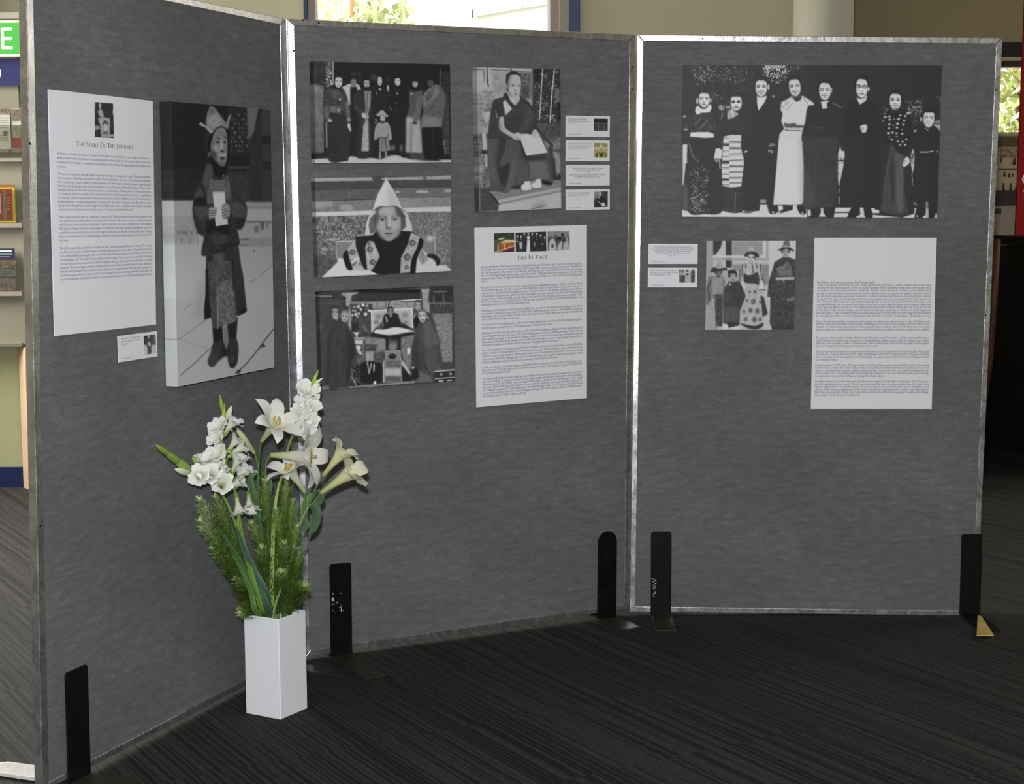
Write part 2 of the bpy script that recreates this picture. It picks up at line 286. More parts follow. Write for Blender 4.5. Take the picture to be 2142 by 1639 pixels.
V, F = [], []; a, b, c, d = at_y(38, 724, YB-.02), at_y(53, 724, YB-.10), at_z(60, 1020, .0), at_z(46, 1008, .0)
prism(V, F, [(a[0], YB-.02, 0), (a[0]+.065, YB-.02, 0), (a[0]+.065, YB-.10, 0), (a[0]+.055, YB-.10, 0)], np.array([0, 0, a[2]])); o = mesh_obj('trim_3', V, F, TAN); o['kind'] = 'structure'
# exit sign
def text_mesh(txt, size=1., ext=0., shear=0., res=2):
    cu = bpy.data.curves.new('t', 'FONT'); cu.body = txt; cu.size = size; cu.extrude = ext; cu.shear = shear; cu.resolution_u = res; o = bpy.data.objects.new('t', cu); me = bpy.data.meshes.new_from_object(o)
    n = len(me.vertices); V = np.zeros(n*3); me.vertices.foreach_get('co', V); F = [tuple(p.vertices) for p in me.polygons]; bpy.data.objects.remove(o); bpy.data.curves.remove(cu); bpy.data.meshes.remove(me); return V.reshape(-1, 3), F
ex = empty('exit_sign', (lx(-10, 80), YP, lz(120)), 'illuminated green EXIT sign above the brochure rack, partly hidden', 'sign')
lbox('housing', -45, 44, 150, 121, 0, .05, mat('sign_housing', (.6, .57, .45), .5), ex); lbox('sign_face', -42, 50, 147, 116, .05, .056, GREEN_E, ex)
lbox('light_strip', -42, 46, 147, 49.5, .05, .058, LETTER_E, ex); lbox('light_strip', -42, 115.5, 147, 119.5, .05, .058, LETTER_E, ex)
for tx_, x_, w_ in (('E', 10, 23), ('X', 48, 30), ('I', 90, 7), ('T', 107, 27)):
    V, F = text_mesh(tx_, 1); V[:, 0] -= V[:, 0].min(); s = (lz(60.5)-lz(105))/V[:, 1].max(); mesh_obj('letter', np.stack([lx(x_, 80)+V[:, 0]/V[:, 0].max()*(lx(x_+w_, 80)-lx(x_, 80)), np.full(len(V), YP-.0575), lz(105)+V[:, 1]*s], 1), F, LETTER_E, ex)
lbox('mounting_rail', -45, 27, 150, 40, 0, .02, mat('rail_cream', (.55, .53, .45), .5), ex)
ns = empty('information_sign', (lx(0, 150), YP, lz(181)), 'navy blue sign with a white disc under the green exit sign', 'sign')
lbox('sign_board', -60, 124, 150, 180, 0, .02, NAVY, ns)
V, F = [], []; cc = np.array([lx(-8, 152), YP-.021, lz(153)]); r_ = (lx(5.5, 152)-lx(-8, 152)); prism(V, F, [cc+[r_*math.cos(q), 0, r_*1.15*math.sin(q)] for q in np.linspace(0, 2*math.pi, 28, endpoint=False)], np.array([0, -.001, 0])); mesh_obj('white_disc', V, F, WHITE, ns)
# brochures
def leaflet(name, label, px0, py0, px1, py1, back, parts, d=.018, group=None, pocket=True):
    e = empty(name, (lx((px0+px1)/2, py0), YP-d, lz(py1)), label, 'brochure', group)
    lbox('cover', px0, py0, px1, py1, d, d+.004, back, e)
    for i, (nm, a, b, c, q, m) in enumerate(parts): lbox(nm, a, b, c, q, d+.004, d+.0048+.0002*i, m, e)
    return e
mw = mottled('pale_leaflet', (.42, .42, .36), (.5, .5, .44), 40, .5); mdk = mottled('dark_photo_print', (.03, .02, .018), (.35, .28, .22), 60, .4, detail=6)
linesm = mat('leaflet_lines', (.25, .24, .22), .6)
leaflet('brochure', 'white leaflet with a dark header band on the top rack shelf', -40, 228, 23, 312, mw, [('header_band', -40, 228, 23, 240, mdk)]+[('text_line', -36, y, 19, y+1.4, linesm) for y in (246, 251, 256, 261, 266, 282, 287, 292)]+[('emblem', 10, 274, 17, 284, mat('emblem_grey', (.1, .1, .09), .5))])
leaflet('brochure', 'brown and red picture leaflet beside the white one on the top shelf', 25, 228, 62, 312, mw, [('cover_photo', 26, 229, 61, 253, mdk), ('red_block', 28, 288, 61, 309, mottled('red_print', (.2, .03, .03), (.3, .05, .05), 20, .5)), ('cover_photo', 27, 262, 61, 287, mottled('green_photo_print', (.05, .06, .03), (.4, .4, .3), 50, .4))], d=.014)
lbox('shelf_front', -60, 313, 22, 319, .0, .034, mat('strip_cream', (.5, .48, .4), .5), pl); lbox('shelf_front', 27.5, 310, 60, 319, .0, .034, mat('strip_cream2', (.5, .48, .4), .5), pl)
leaflet('brochure', 'red brochure with a yellow border on the middle rack shelf', -60, 386, 33, 465, mottled('yellow_print', (.42, .32, .02), (.5, .4, .03), 9, .5), [('red_panel', -56, 395, 27, 461, mottled('red_print2', (.18, .012, .014), (.28, .03, .02), 25, .5)), ('top_band', -60, 386, 33, 391, mat('orange_print', (.25, .11, .02), .5)), ('price_block', -30, 405, 4, 447, mat('pale_block', (.45, .36, .36), .5)), ('green_photo', 9, 398, 15, 462, mottled('green_print', (.06, .07, .05), (.3, .2, .14), 60, .5))]+[('text_line', 17, y, 24, y+2.2, mat('pink_print', (.5, .15, .13), .5)) for y in (412, 418, 424, 430, 436)])
leaflet('brochure', 'dark blue holiday brochure with coastal pictures on the bottom rack shelf', -50, 519, 33, 607, mat('navy_print', (.03, .025, .07), .45), [('cover_photo', -50, 544, 36, 560, mdk), ('cover_photo', -50, 561, 36, 578, mottled('sea_photo_print', (.02, .05, .07), (.25, .27, .26), 40, .4)), ('cover_photo', -50, 580, 36, 607, mottled('town_photo_print', (.06, .05, .05), (.3, .25, .24), 50, .4)), ('text_line', -40, 523, 27, 525.5, WHITE), ('text_line', -40, 529, 28, 533, mat('teal_print', (.12, .25, .22), .5)), ('text_line', -40, 536, 24, 537.5, mat('lilac_print', (.4, .36, .4), .5))])
for k, (a, b, lab) in enumerate(((262, 330, 'clear acrylic pocket holding leaflets on the top rack shelf'), (398, 462, 'clear acrylic pocket beside the red and yellow brochure'), (540, 606, 'clear acrylic pocket beside the dark blue brochure'))):
    e = empty('acrylic_pocket', (lx(30, a), YP-.04, lz(b)), lab, 'holder'); lbox('pocket_front', -60, a, 48, b, .034, .036, ACRYL, e); lbox('pocket_side', 46.5, a, 48, b, .002, .034, ACRYL, e)
# ---------------------------------------------------------------- right side
cabL, cabR = at_z(2040, 936), at_z(2330, 1006)
dv = cabR-cabL; Lc = np.linalg.norm(dv); dv /= Lc; nb = np.cross(dv, EZ); nb = -nb if nb[1] < 0 else nb
zc_ = at_y(2110, 492, 9.3)[2]
cb = empty('cabinet', (cabL+cabR)/2, 'tall black counter cabinet behind the right panel', 'cabinet'); mid = (cabL+cabR)/2+nb*.25
V, F = [], []; box(V, F, mid+[0, 0, .03+(zc_-.09)/2], dv, nb, EZ, Lc, .5, zc_-.09); mesh_obj('body', V, F, DARKW, cb); V, F = [], []; box(V, F, mid+[0, 0, zc_-.025], dv, nb, EZ, Lc+.04, .54, .05); mesh_obj('worktop', V, F, DARKW, cb)
V, F = [], []; box(V, F, mid+[0, 0, .015], dv, nb, EZ, Lc-.04, .46, .03); mesh_obj('plinth', V, F, mat('plinth_grey', (.02, .02, .02), .5), cb)
for k in range(3): V, F = [], []; box(V, F, cabL+dv*(Lc*(k+.5)/3)-nb*.006+[0, 0, zc_*.5-.01], dv, nb, EZ, Lc/3-.012, .012, zc_-.18); mesh_obj('door', V, F, DARKW, cb)
V, F = [], []; p0, p1 = at_y(2084, 505, 8.7), at_y(2069, 760, 8.7)
tube(V, F, [at_y(2086, 500, 8.7), at_y(2079, 640, 8.7), at_y(2068, 760, 8.7), (at_y(2040, 900, 8.7)*[1, 1, 0])], [.018, .02, .024, .02], 8); o = mesh_obj('timber_pole', V, F, REDW, smooth=True); props(o, 'red-brown timber pole leaning in front of the black cabinet', 'pole')
# photo display board on the counter
yd = 9.42
def dx_(px): return at_y(px, 300, yd)[0]
db = empty('photo_board', (dx_(2100), yd, at_y(2100, 489, yd)[2]), 'cream board of small photographs standing on the black cabinet under the window', 'display board')
def dbox(name, px0, py0, px1, py1, d0, d1, m): V, F = [], []; z1, z0 = at_y(2100, py0, yd)[2], at_y(2100, py1, yd)[2]; box(V, F, ((dx_(px0)+dx_(px1))/2, yd-(d0+d1)/2, (z0+z1)/2), EX, EY, EZ, dx_(px1)-dx_(px0), d1-d0, z1-z0); return mesh_obj(name, V, F, m, db)
dbox('board', 2040, 287, 2230, 491, -.02, 0, mat('board_beige', (.32, .26, .18), .6)); dbox('header', 2040, 287, 2230, 307, 0, .003, mottled('olive_band', (.09, .07, .03), (.11, .09, .04), 3, .6)); dbox('lower_panel', 2040, 432, 2230, 490, 0, .004, mottled('beige_band', (.30, .25, .18), (.34, .29, .22), 3, .6))
dpic = mottled('sepia_group_print', (.025, .025, .02), (.55, .45, .27), 34, .5, detail=5); dbox('photograph', 2040, 309, 2230, 430, 0, .003, mat('sepia_ground', (.45, .37, .2), .6)); dbox('photograph_band', 2040, 398, 2230, 430, .003, .0045, mat('dark_ground', (.03, .028, .025), .6))
dk = mat('dark_figure_print', (.03, .03, .028), .6); dk2 = mottled('figure_group_print', (.05, .04, .03), (.4, .33, .2), 40, .6)
dbox('photograph_band', 2092, 310, 2132, 330, .003, .0045, dk2); dbox('photograph_band', 2090, 352, 2140, 355, .003, .0045, dk)
for (x, y, w_, h_) in ((2094, 334, 5, 12), (2122, 338, 9, 16), (2101, 364, 7, 12), (2111, 366, 6, 10), (2118, 366, 5, 8), (2099, 392, 8, 22), (2114, 394, 9, 24), (2124, 400, 6, 20)):
    V, F = [], []; c = at_y(x, y, yd-.0055); rx_, rz_ = w_/2*yd/FPX, h_/2*yd/FPX*1.0; prism(V, F, [c+[rx_*math.cos(q)*(1 if math.sin(q) < 0 else .6), 0, rz_*math.sin(q)] for q in np.linspace(0, 2*math.pi, 12, endpoint=False)], np.array([0, -.0006, 0])); mesh_obj('printed_figure', V, F, dk, db)
dbox('printed_mark', 2083, 436, 2098, 447, .004, .005, dk)
# red banner sign standing on the counter
yr = 9.12
A, B_, = at_y(2124, 492, yr), at_y(2141.5, 60, yr); top = B_+(B_-A)*.25
bn = empty('red_sign', (A[0]+.3, yr, A[2]), 'tall red sign with white lettering standing on the black cabinet at the right edge', 'sign')
V, F = [], []; prism(V, F, [A, A+[.62, 0, 0], top+[.62, 0, 0], top], np.array([0, .02, 0])); mesh_obj('sign_panel', V, F, RED, bn)
for txt, px, py, h in (('C', 2137, 386, 24), ('A', 2139, 402, 8)):
    V, F = text_mesh(txt, 1); V[:, 0] -= V[:, 0].min(); hh = V[:, 1].max(); s = h/hh*yr/FPX; c = at_y(px, py, yr-.003); mesh_obj('lettering', np.stack([c[0]+V[:, 0]*s, np.full(len(V), c[1]), c[2]+V[:, 1]*s], 1), F, WHITE, bn)
# ---------------------------------------------------------------- flat prints: a small numpy painter
def gauss1(a, s, ax):
    if s <= 0.05: return a
    n = max(1, int(s*2.6+.5)); k = np.exp(-.5*(np.arange(-n, n+1)/s)**2); k /= k.sum()
    o = np.zeros_like(a); pad = [(0, 0)]*a.ndim; pad[ax] = (n, n); b = np.pad(a, pad, mode='edge'); L = a.shape[ax]
    for i, w in enumerate(k):
        o += w*(b[i:i+L] if ax == 0 else b[:, i:i+L])
    return o
def blur2(a, s): return gauss1(gauss1(a, s, 0), s, 1)
def vnoise(h, w, cy, cx, rng):
    gy, gx = int(h/cy)+3, int(w/cx)+3
    g = rng.random((gy, gx)); y = np.arange(h)/cy; x = np.arange(w)/cx
    iy = y.astype(int); ix = x.astype(int); fy = (y-iy); fx = (x-ix); fy = fy*fy*(3-2*fy); fx = fx*fx*(3-2*fx)
    a = g[iy][:, ix]; b = g[iy][:, ix+1]; c = g[iy+1][:, ix]; d = g[iy+1][:, ix+1]
    fx = fx[None]; fy = fy[:, None]
    return (a*(1-fx)+b*fx)*(1-fy)+(c*(1-fx)+d*fx)*fy
def gnoise(h, w, cy, cx, rng):
    n = gauss1(gauss1(rng.standard_normal((h, w)), cy*.45, 0), cx*.45, 1); n /= (n.std()+1e-9)
    return np.clip(.5+n*.2, 0, 1)
def crom(p, n=6):
    p = np.array(p, float); m = len(p); out = []
    for i in range(m):
        a, b, c, d = p[i-1], p[i], p[(i+1) % m], p[(i+2) % m]
        for k in range(n):
            t = k/n
            out.append(.5*((2*b)+(c-a)*t+(2*a-5*b+4*c-d)*t*t+(3*b-a-3*c+d)*t**3))
    return np.array(out)
class Pic:
    def __init__(s, x0, y0, x1, y1, base=40, S=2.0, seed=1):
        s.x0, s.y0, s.S = x0, y0, S; s.w = int((x1-x0)*S)+2; s.h = int((y1-y0)*S)+2
        s.a = np.zeros((s.h, s.w, 3)); s.a[:] = s.c(base); s.rng = np.random.default_rng(seed); s.z(0, 0, 1)
    def c(s, v): return np.array(v if hasattr(v, '__len__') else (v, v, v), float)
    def z(s, ox, oy, sc): s.ox, s.oy, s.sc = ox, oy, sc; return s
    def t(s, pts):
        p = np.array(pts, float).reshape(-1, 2)/s.sc+[s.ox, s.oy]; return (p-[s.x0, s.y0])*s.S
    def box(s, p, pad):
        x0 = max(0, int(p[:, 0].min()-pad)); x1 = min(s.w, int(p[:, 0].max()+pad)+2)
        y0 = max(0, int(p[:, 1].min()-pad)); y1 = min(s.h, int(p[:, 1].max()+pad)+2)
        return x0, y0, x1, y1
    def put(s, b, m, val, al=1., val2=None, ax=1, tex=0, cell=3, mode=None):
        x0, y0, x1, y1 = b; m = (m*al)[..., None]; v = s.c(val)
        if val2 is not None:
            n = m.shape[ax-1] if ax == 1 else m.shape[1]
            r = np.linspace(0, 1, n)
            v = (v[None, None]*(1-(r[:, None, None] if ax == 1 else r[None, :, None]))+s.c(val2)*(r[:, None, None] if ax == 1 else r[None, :, None]))
        if tex:
            cy, cx = (cell if hasattr(cell, '__len__') else (cell, cell))
            n = gnoise(y1-y0, x1-x0, cy*s.S, cx*s.S, s.rng)*.65+gnoise(y1-y0, x1-x0, cy*s.S*.45, cx*s.S*.45, s.rng)*.35
            v = v+((n-.5)*2*tex)[..., None]
        s.a[y0:y1, x0:x1] = s.a[y0:y1, x0:x1]*(1-m)+np.clip(v, 0, 255)*m
    def poly(s, pts, val, bl=.5, sm=0, **k):
        p = s.t(pts)
        if sm: p = crom(p)
        bl *= s.S; b = s.box(p, bl*3+1); x0, y0, x1, y1 = b
        if x1 <= x0 or y1 <= y0: return s
        X = np.arange(x0, x1)+.5; Y = np.arange(y0, y1)+.5; m = np.zeros((len(Y), len(X)), bool)
        for i in range(len(p)):
            ax, ay = p[i-1]; bx, by = p[i]
            if ay == by: continue
            r = (Y >= min(ay, by)) & (Y < max(ay, by))
            if not r.any(): continue
            xs = ax+(Y[r]-ay)*(bx-ax)/(by-ay); m[r] ^= X[None] < xs[:, None]
        s.put(b, blur2(m.astype(float), bl), val, **k); return s
    def rect(s, x0, y0, x1, y1, val, bl=.4, **k): return s.poly([(x0, y0), (x1, y0), (x1, y1), (x0, y1)], val, bl, **k)
    def el(s, cx, cy, rx, ry, val, rot=0, bl=.5, **k):
        a = np.linspace(0, 2*np.pi, 24, endpoint=False); c, d = np.cos(rot), np.sin(rot)
        return s.poly([(cx+rx*np.cos(t)*c-ry*np.sin(t)*d, cy+rx*np.cos(t)*d+ry*np.sin(t)*c) for t in a], val, bl, **k)
    def line(s, pts, w, val, bl=.35, **k):
        p = s.t(pts); w = w/s.sc*s.S/2; bl *= s.S; b = s.box(p, w+bl*3+1); x0, y0, x1, y1 = b
        if x1 <= x0 or y1 <= y0: return s
        X, Y = np.meshgrid(np.arange(x0, x1)+.5, np.arange(y0, y1)+.5); d = np.full(X.shape, 1e9)
        for i in range(len(p)-1):
            a, e = p[i], p[i+1]; v = e-a; L = max(v@v, 1e-9)
            t = np.clip(((X-a[0])*v[0]+(Y-a[1])*v[1])/L, 0, 1); d = np.minimum(d, np.hypot(X-a[0]-t*v[0], Y-a[1]-t*v[1]))
        s.put(b, np.clip((w-d)/max(bl, .5)+.5, 0, 1), val, **k); return s
    def speck(s, x0, y0, x1, y1, val, thr=.62, cell=1.2, al=.9, region=None):
        b = s.box(s.t([(x0, y0), (x1, y1)]), 0); X0, Y0, X1, Y1 = b
        if X1 <= X0 or Y1 <= Y0: return s
        n = gnoise(Y1-Y0, X1-X0, cell*s.S, cell*s.S, s.rng)
        lo = gnoise(Y1-Y0, X1-X0, cell*7*s.S, cell*7*s.S, s.rng)
        yy = np.linspace(-1, 1, Y1-Y0)[:, None]; xx = np.linspace(-1, 1, X1-X0)[None]
        edge = np.clip(1-(xx**4+yy**4), 0, 1)**.6
        m = np.clip((n+(lo-.5)*.35-thr-(1-edge)*.3)*8, 0, 1)
        s.put(b, m, val, al=al); return s
    def face(s, cx, cy, w, h, tone=180, hair=30, rot=0., hairh=.32, eye=60, smile=0, dark=None, side=0):
        """an oval head with hair, brows, eyes, nose, mouth; w and h are the full width and height of the face"""
        c, d = math.cos(rot), math.sin(rot); R = lambda x, y: (cx+x*w*c-y*h*d, cy+x*w*d+y*h*c)
        if hair is not None: s.poly([R(-.54, .1), R(-.58, -.3), R(-.4, -.62), R(0, -.7), R(.4, -.62), R(.58, -.3), R(.54, .1)], hair, .6, 1)
        s.poly([R(-.46, -.1), R(-.42, -.42), R(0, -.5), R(.42, -.42), R(.46, -.1), R(.4, .25), R(.16, .5), R(-.16, .5), R(-.4, .25)], tone, .5, 1)
        if hair is not None: s.poly([R(-.52, .02), R(-.54, -.3), R(-.38, -.58), R(0, -.66), R(.38, -.58), R(.54, -.3), R(.52, .02), R(.45, -.14), R(.4, -.34), R(.2, -.52+hairh*.4), R(-.2, -.54+hairh*.4), R(-.4, -.34), R(-.45, -.14)], hair, .5)
        dk = dark if dark is not None else tone*.42+eye*.2
        s.poly([R(-.44, -.2), R(-.47, .1), R(-.3, .4), R(-.1, .5), R(-.3, .2), R(-.34, -.1)], tone*.7, 1., al=.55)
        s.poly([R(.46, -.2), R(.46, .16), R(.32, .4), R(.12, .5), R(.34, .16)], tone*.8, 1., al=.5)
        s.poly([R(-.4, -.3), R(.4, -.3), R(.3, -.46), R(-.3, -.46)], tone*.88, 1., al=.5)
        for q in (-1, 1):
            s.line([R(q*.09, -.13), R(q*.24, -.18), R(q*.37, -.12)], w*.07, dk, .5)
            s.poly([R(q*.1, -.1), R(q*.34, -.1), R(q*.34, .0), R(q*.12, .0)], tone*.72, .7, al=.7)
            s.line([R(q*.12+side*.05, -.045), R(q*.22+side*.05, -.065), R(q*.32+side*.05, -.04)], w*.075, eye, .4)
            s.el(*R(q*.27, .17), w*.09, h*.05, min(215, tone*1.08), rot, 1., al=.6)
        s.poly([R(-.05+side*.06, -.06), R(.03+side*.06, -.06), R(.03+side*.06, .14), R(-.03+side*.06, .14)], min(215, tone*1.08), .6, al=.7)
        s.poly([R(-.12+side*.05, .13), R(.12+side*.05, .13), R(.07+side*.05, .19), R(-.07+side*.05, .19)], dk, .4, al=.8)
        if smile:
            s.line([R(-.14, .1), R(-.25, .25)], w*.045, tone*.6, .5, al=.7); s.line([R(.14, .1), R(.25, .25)], w*.045, tone*.6, .5, al=.7)
            s.poly([R(-.2, .25), R(0, .29), R(.2, .25), R(.1, .37), R(-.1, .37)], tone*1.05, .3); s.line([R(-.21, .25), R(0, .295), R(.21, .25)], w*.05, eye, .3); s.line([R(-.1, .375), R(.1, .375)], w*.045, dk, .4)
        else: s.line([R(-.15, .305), R(0, .29), R(.15, .305)], w*.075, dk*.8, .4); s.line([R(-.08, .37), R(.08, .37)], w*.05, tone*.75, .5)
        s.poly([R(-.34, .38), R(0, .52), R(.34, .38), R(.2, .58), R(-.2, .58)], tone*.42, .6, al=.6)
        return s
def pic_boy_standing():
    p = Pic(330, 205, 580, 815, 158, seed=3)
    p.z(325, 380, 7.45)
    p.rect(-20, -1500, 2100, 290, 28, 2)
    p.z(325, 200, 8.196)
    p.rect(240, 1250, 1300, 2050, 34, 3, tex=9, cell=(9, 5))
    p.rect(1250, 180, 1640, 1040, 40, 1, tex=6)
    for r in range(9):
        for k in range(5):
            x = 1300+k*62+(r % 2)*24; y = 330+r*76
            if (r*7+k*3) % 5 < 3: p.rect(x-17, y-22, x+17, y+22, 66+((r*5+k*11) % 4)*9, .6)
    for x in (1270, 1330, 1400, 1470, 1540): p.line([(x, 300), (x+20, 980)], 12, 30, .5, al=.6)
    p.rect(1230, 1030, 1640, 1230, 30, 1)
    p.rect(1230, 1210, 1640, 1260, 58, 1); p.rect(1230, 1262, 1640, 1310, 36, 1)
    p.rect(1230, 1310, 1640, 2000, 52, 3, tex=12, cell=(10, 3))
    p.poly([(1570, 190), (1780, 190), (1720, 450), (1690, 760), (1600, 820), (1580, 500)], 96, 1.5, tex=6, cell=6)
    p.poly([(1600, 760), (1700, 600), (1780, 300), (1830, 240), (1850, 2000), (1640, 2000)], 44, 2, tex=10, cell=(12, 3))
    p.rect(1820, 220, 2020, 690, 58, 1); p.rect(1820, 690, 2020, 820, 36, 1); p.rect(1820, 820, 2020, 1130, 54, 1)
    p.rect(1820, 1130, 2020, 1240, 40, 1); p.rect(1820, 1250, 2020, 1980, 52, 2, tex=6, cell=(14, 4))
    # pale ground
    p.z(325, 380, 7.45)
    p.rect(60, 292, 1000, 1800, 142, 1.2, val2=168); p.rect(960, 312, 1900, 1800, 132, 1.5, val2=160)
    p.rect(60, 540, 700, 560, 120, 1.5, al=.7); p.rect(60, 700, 640, 960, 128, 3, tex=26, cell=(7, 3), al=.75)
    for x in (150, 200, 370, 440, 480, 560, 650): p.poly([(x-30, 770), (x+30, 770), (x+8, 830), (x-8, 830)], 92, 1, al=.7)
    for x in (140, 220, 400, 530, 660): p.line([(x, 870), (x+8, 960)], 18, 108, .8, al=.7)
    p.rect(300, 560, 700, 720, 128, 2.5, tex=16, cell=4, al=.6)
    p.rect(1430, 390, 1830, 415, 118, 1); p.rect(1400, 430, 1840, 610, 150, 1.5); p.rect(1420, 612, 1840, 640, 104, 1)
    p.poly([(1630, 620), (1700, 625), (1690, 740), (1650, 760)], 84, .8); p.rect(1540, 690, 1610, 790, 100, 1.4); p.line([(1740, 640), (1740, 720)], 34, 112, 1)
    p.line([(1760, 660), (1820, 620)], 20, 110, 1)
    p.rect(1330, 880, 1840, 1010, 128, 2, tex=10, cell=4); p.line([(1320, 905), (1450, 890)], 18, 88, .6); p.line([(1320, 985), (1450, 995)], 14, 92, .6)
    p.line([(1640, 1450), (1820, 1300)], 20, 118, .7, al=.7); p.line([(1480, 1565), (1570, 1515)], 18, 116, .7, al=.8)
    p.el(1535, 1070, 12, 16, 90)
    p.z(325, 590, 7.127)
    p.rect(330, -10, 750, 900, 168, 10, val2=150, al=.5)
    p.line([(420, 410), (530, 330)], 12, 120, .5); p.line([(180, 545), (280, 515)], 10, 140, .6)
    p.line([(330, 860), (480, 760), (740, 570)], 12, 112, .6, al=.8); p.line([(180, 920), (330, 880)], 9, 140, .5)
    p.line([(380, 1380), (560, 1230), (760, 1040), (850, 960)], 15, 92, .5); p.line([(340, 840), (520, 900), (780, 1000)], 9, 132, .6)
    p.line([(1200, 1360), (1340, 1230), (1480, 1070), (1620, 880), (1760, 700)], 20, 76, .6); p.poly([(1540, 1000), (1600, 900), (1650, 960), (1580, 970)], 60, .6)
    p.el(1240, 1335, 36, 26, 50, -.6, 1)
    # body shading on the ground
    p.poly([(640, -20), (760, -20), (740, 560), (560, 560)], 128, 7, al=.5)
    # legs and boots
    p.poly([(850, 660), (1000, 650), (1015, 900), (870, 980)], 26, .8); p.poly([(1060, 560), (1230, 520), (1205, 860), (1090, 900)], 30, .8)
    p.poly([(870, 900), (1010, 880), (1050, 1050), (960, 1150), (880, 1250), (810, 1255), (780, 1170), (820, 1060)], 44, 1, 1, val2=60)
    p.poly([(1090, 880), (1200, 840), (1238, 960), (1225, 1180), (1170, 1275), (1110, 1260), (1075, 1100)], 46, 1, 1, val2=38)
    p.poly([(1000, 900), (1090, 920), (1085, 1090), (1000, 1120), (940, 1180), (980, 1050)], 34, 2, 1)
    p.poly([(1010, 680), (1065, 650), (1098, 850), (1060, 1010), (1020, 900)], 108, 1.2)
    p.el(1145, 1140, 22, 60, 78, 0, 2, al=.7); p.el(850, 1110, 30, 50, 70, .5, 3, al=.7)
    # robe
    p.z(325, 380, 7.45)
    p.poly([(790, 1050), (1290, 1000), (1320, 1250), (1370, 1480), (1380, 1700), (1300, 2080), (800, 2100), (780, 1900), (790, 1500)], 42, 1)
    p.z(325, 590, 7.127)
    p.poly([(750, -200), (830, -200), (840, 520), (730, 565), (725, 400), (750, 150)], 24, .8)
    p.poly([(1290, -200), (1320, 0), (1365, 420), (1300, 470), (1250, 500), (1200, 480), (1180, -200)], 42, .8, tex=6)
    p.poly([(1300, 380), (1365, 400), (1355, 450), (1260, 490)], 26, .8)
    p.poly([(780, -300), (1170, -330), (1205, 580), (1050, 640), (900, 700), (850, 690), (810, 300)], 66, 1, tex=26, cell=(5, 3))
    p.poly([(920, 0), (1150, -60), (1200, 570), (1060, 640), (930, 660), (930, 300)], 92, 1.5, tex=34, cell=(4, 3))
    p.line([(925, 120), (930, 690)], 14, 132, .6, al=.7); p.line([(900, 100), (1010, 20)], 16, 100, 1)
    p.z(325, 380, 7.45)
    p.poly([(900, 1110), (1070, 1090), (1080, 1300), (1020, 1600), (930, 1650), (900, 1300)], 74, 2, tex=22, cell=(9, 3))
    p.poly([(1180, 1050), (1290, 1010), (1330, 1280), (1370, 1700), (1210, 1700)], 46, 1.4, tex=6)
    p.line([(1200, 1180), (1225, 1640)], 16, 28, 1)
    # jacket
    p.poly([(700, 0), (640, 150), (590, 330), (575, 440), (600, 600), (660, 790), (760, 860), (730, 1000), (725, 1150), (880, 1140), (1080, 1090), (1300, 990), (1300, 860), (1270, 750), (1340, 740), (1400, 620), (1430, 430), (1380, 280), (1240, 60), (1180, 0)], 46, .8, 1, tex=9, cell=(7, 5))
    p.poly([(760, 860), (900, 700), (1130, 680), (1280, 760), (1300, 980), (1080, 1080), (900, 1110), (740, 1130)], 40, 2, tex=20, cell=(4, 7))
    p.poly([(900, 850), (1080, 820), (1200, 900), (1000, 990), (880, 960)], 62, 3.5, al=.8)
    p.poly([(790, 640), (940, 600), (1120, 690), (1150, 830), (900, 760), (800, 830)], 24, 2)
    p.poly([(640, 130), (740, 130), (760, 240), (640, 330), (600, 340)], 66, 2, 1); p.poly([(640, 240), (780, 260), (800, 390), (600, 370)], 26, 1.5, 1)
    p.poly([(640, 380), (830, 400), (830, 520), (700, 600), (620, 480)], 66, 3, 1, tex=16, cell=5); p.poly([(620, 480), (700, 700), (780, 830), (690, 800), (610, 620)], 38, 3, 1)
    p.poly([(1140, 300), (1300, 320), (1410, 420), (1380, 600), (1200, 520)], 66, 3, 1, tex=14, cell=5); p.poly([(1240, 560), (1400, 580), (1320, 740), (1230, 680)], 34, 2, 1)
    p.line([(1150, 330), (1180, 480), (1160, 700)], 13, 28, .5); p.line([(825, 410), (830, 530), (810, 700)], 12, 28, .5)
    p.poly([(800, 0), (1160, 0), (1180, 260), (1100, 300), (900, 330), (800, 360)], 84, 2, tex=18, cell=(6, 4))
    p.line([(720, 30), (790, 300)], 16, 30, .8); p.line([(950, 60), (830, 0)], 10, 40, .6); p.poly([(900, 90), (1000, 20), (1090, 0), (960, 70)], 46, 1.2)
    # paper and hands
    p.poly([(893, 155), (1075, 108), (1095, 340), (1130, 660), (942, 693)], 180, .4)
    p.poly([(850, 400), (940, 400), (960, 440), (930, 540), (840, 580), (830, 470)], 112, .8, 1)
    for k, y in enumerate((425, 465, 505, 545)): p.line([(850, y), (945-k*8, y+2)], 20, 148 if k % 2 == 0 else 140, .5); p.line([(860, y+20), (930, y+20)], 8, 50, .4)
    p.poly([(1040, 380), (1120, 330), (1165, 400), (1160, 530), (1090, 580), (1050, 520)], 110, .8, 1)
    for k, y in enumerate((400, 440, 490, 530)): p.line([(1025+k*6, y+28), (1130, y-14)], 22, 145-k*4, .5); p.line([(1035+k*6, y+46), (1130, y+8)], 8, 44, .4)
    # head
    p.z(325, 200, 8.196)
    p.poly([(880, 1150), (960, 1180), (1250, 1180), (1240, 1400), (1180, 1640), (900, 1640), (800, 1500), (820, 1400)], 70, 2, tex=14, cell=5)
    p.poly([(930, 1330), (1180, 1440), (1240, 1380), (1260, 1640), (960, 1640), (900, 1500)], 92, 2, tex=16, cell=4)
    p.poly([(990, 1120), (1220, 1180), (1230, 1330), (1130, 1400), (1010, 1360)], 24, 1, 1)
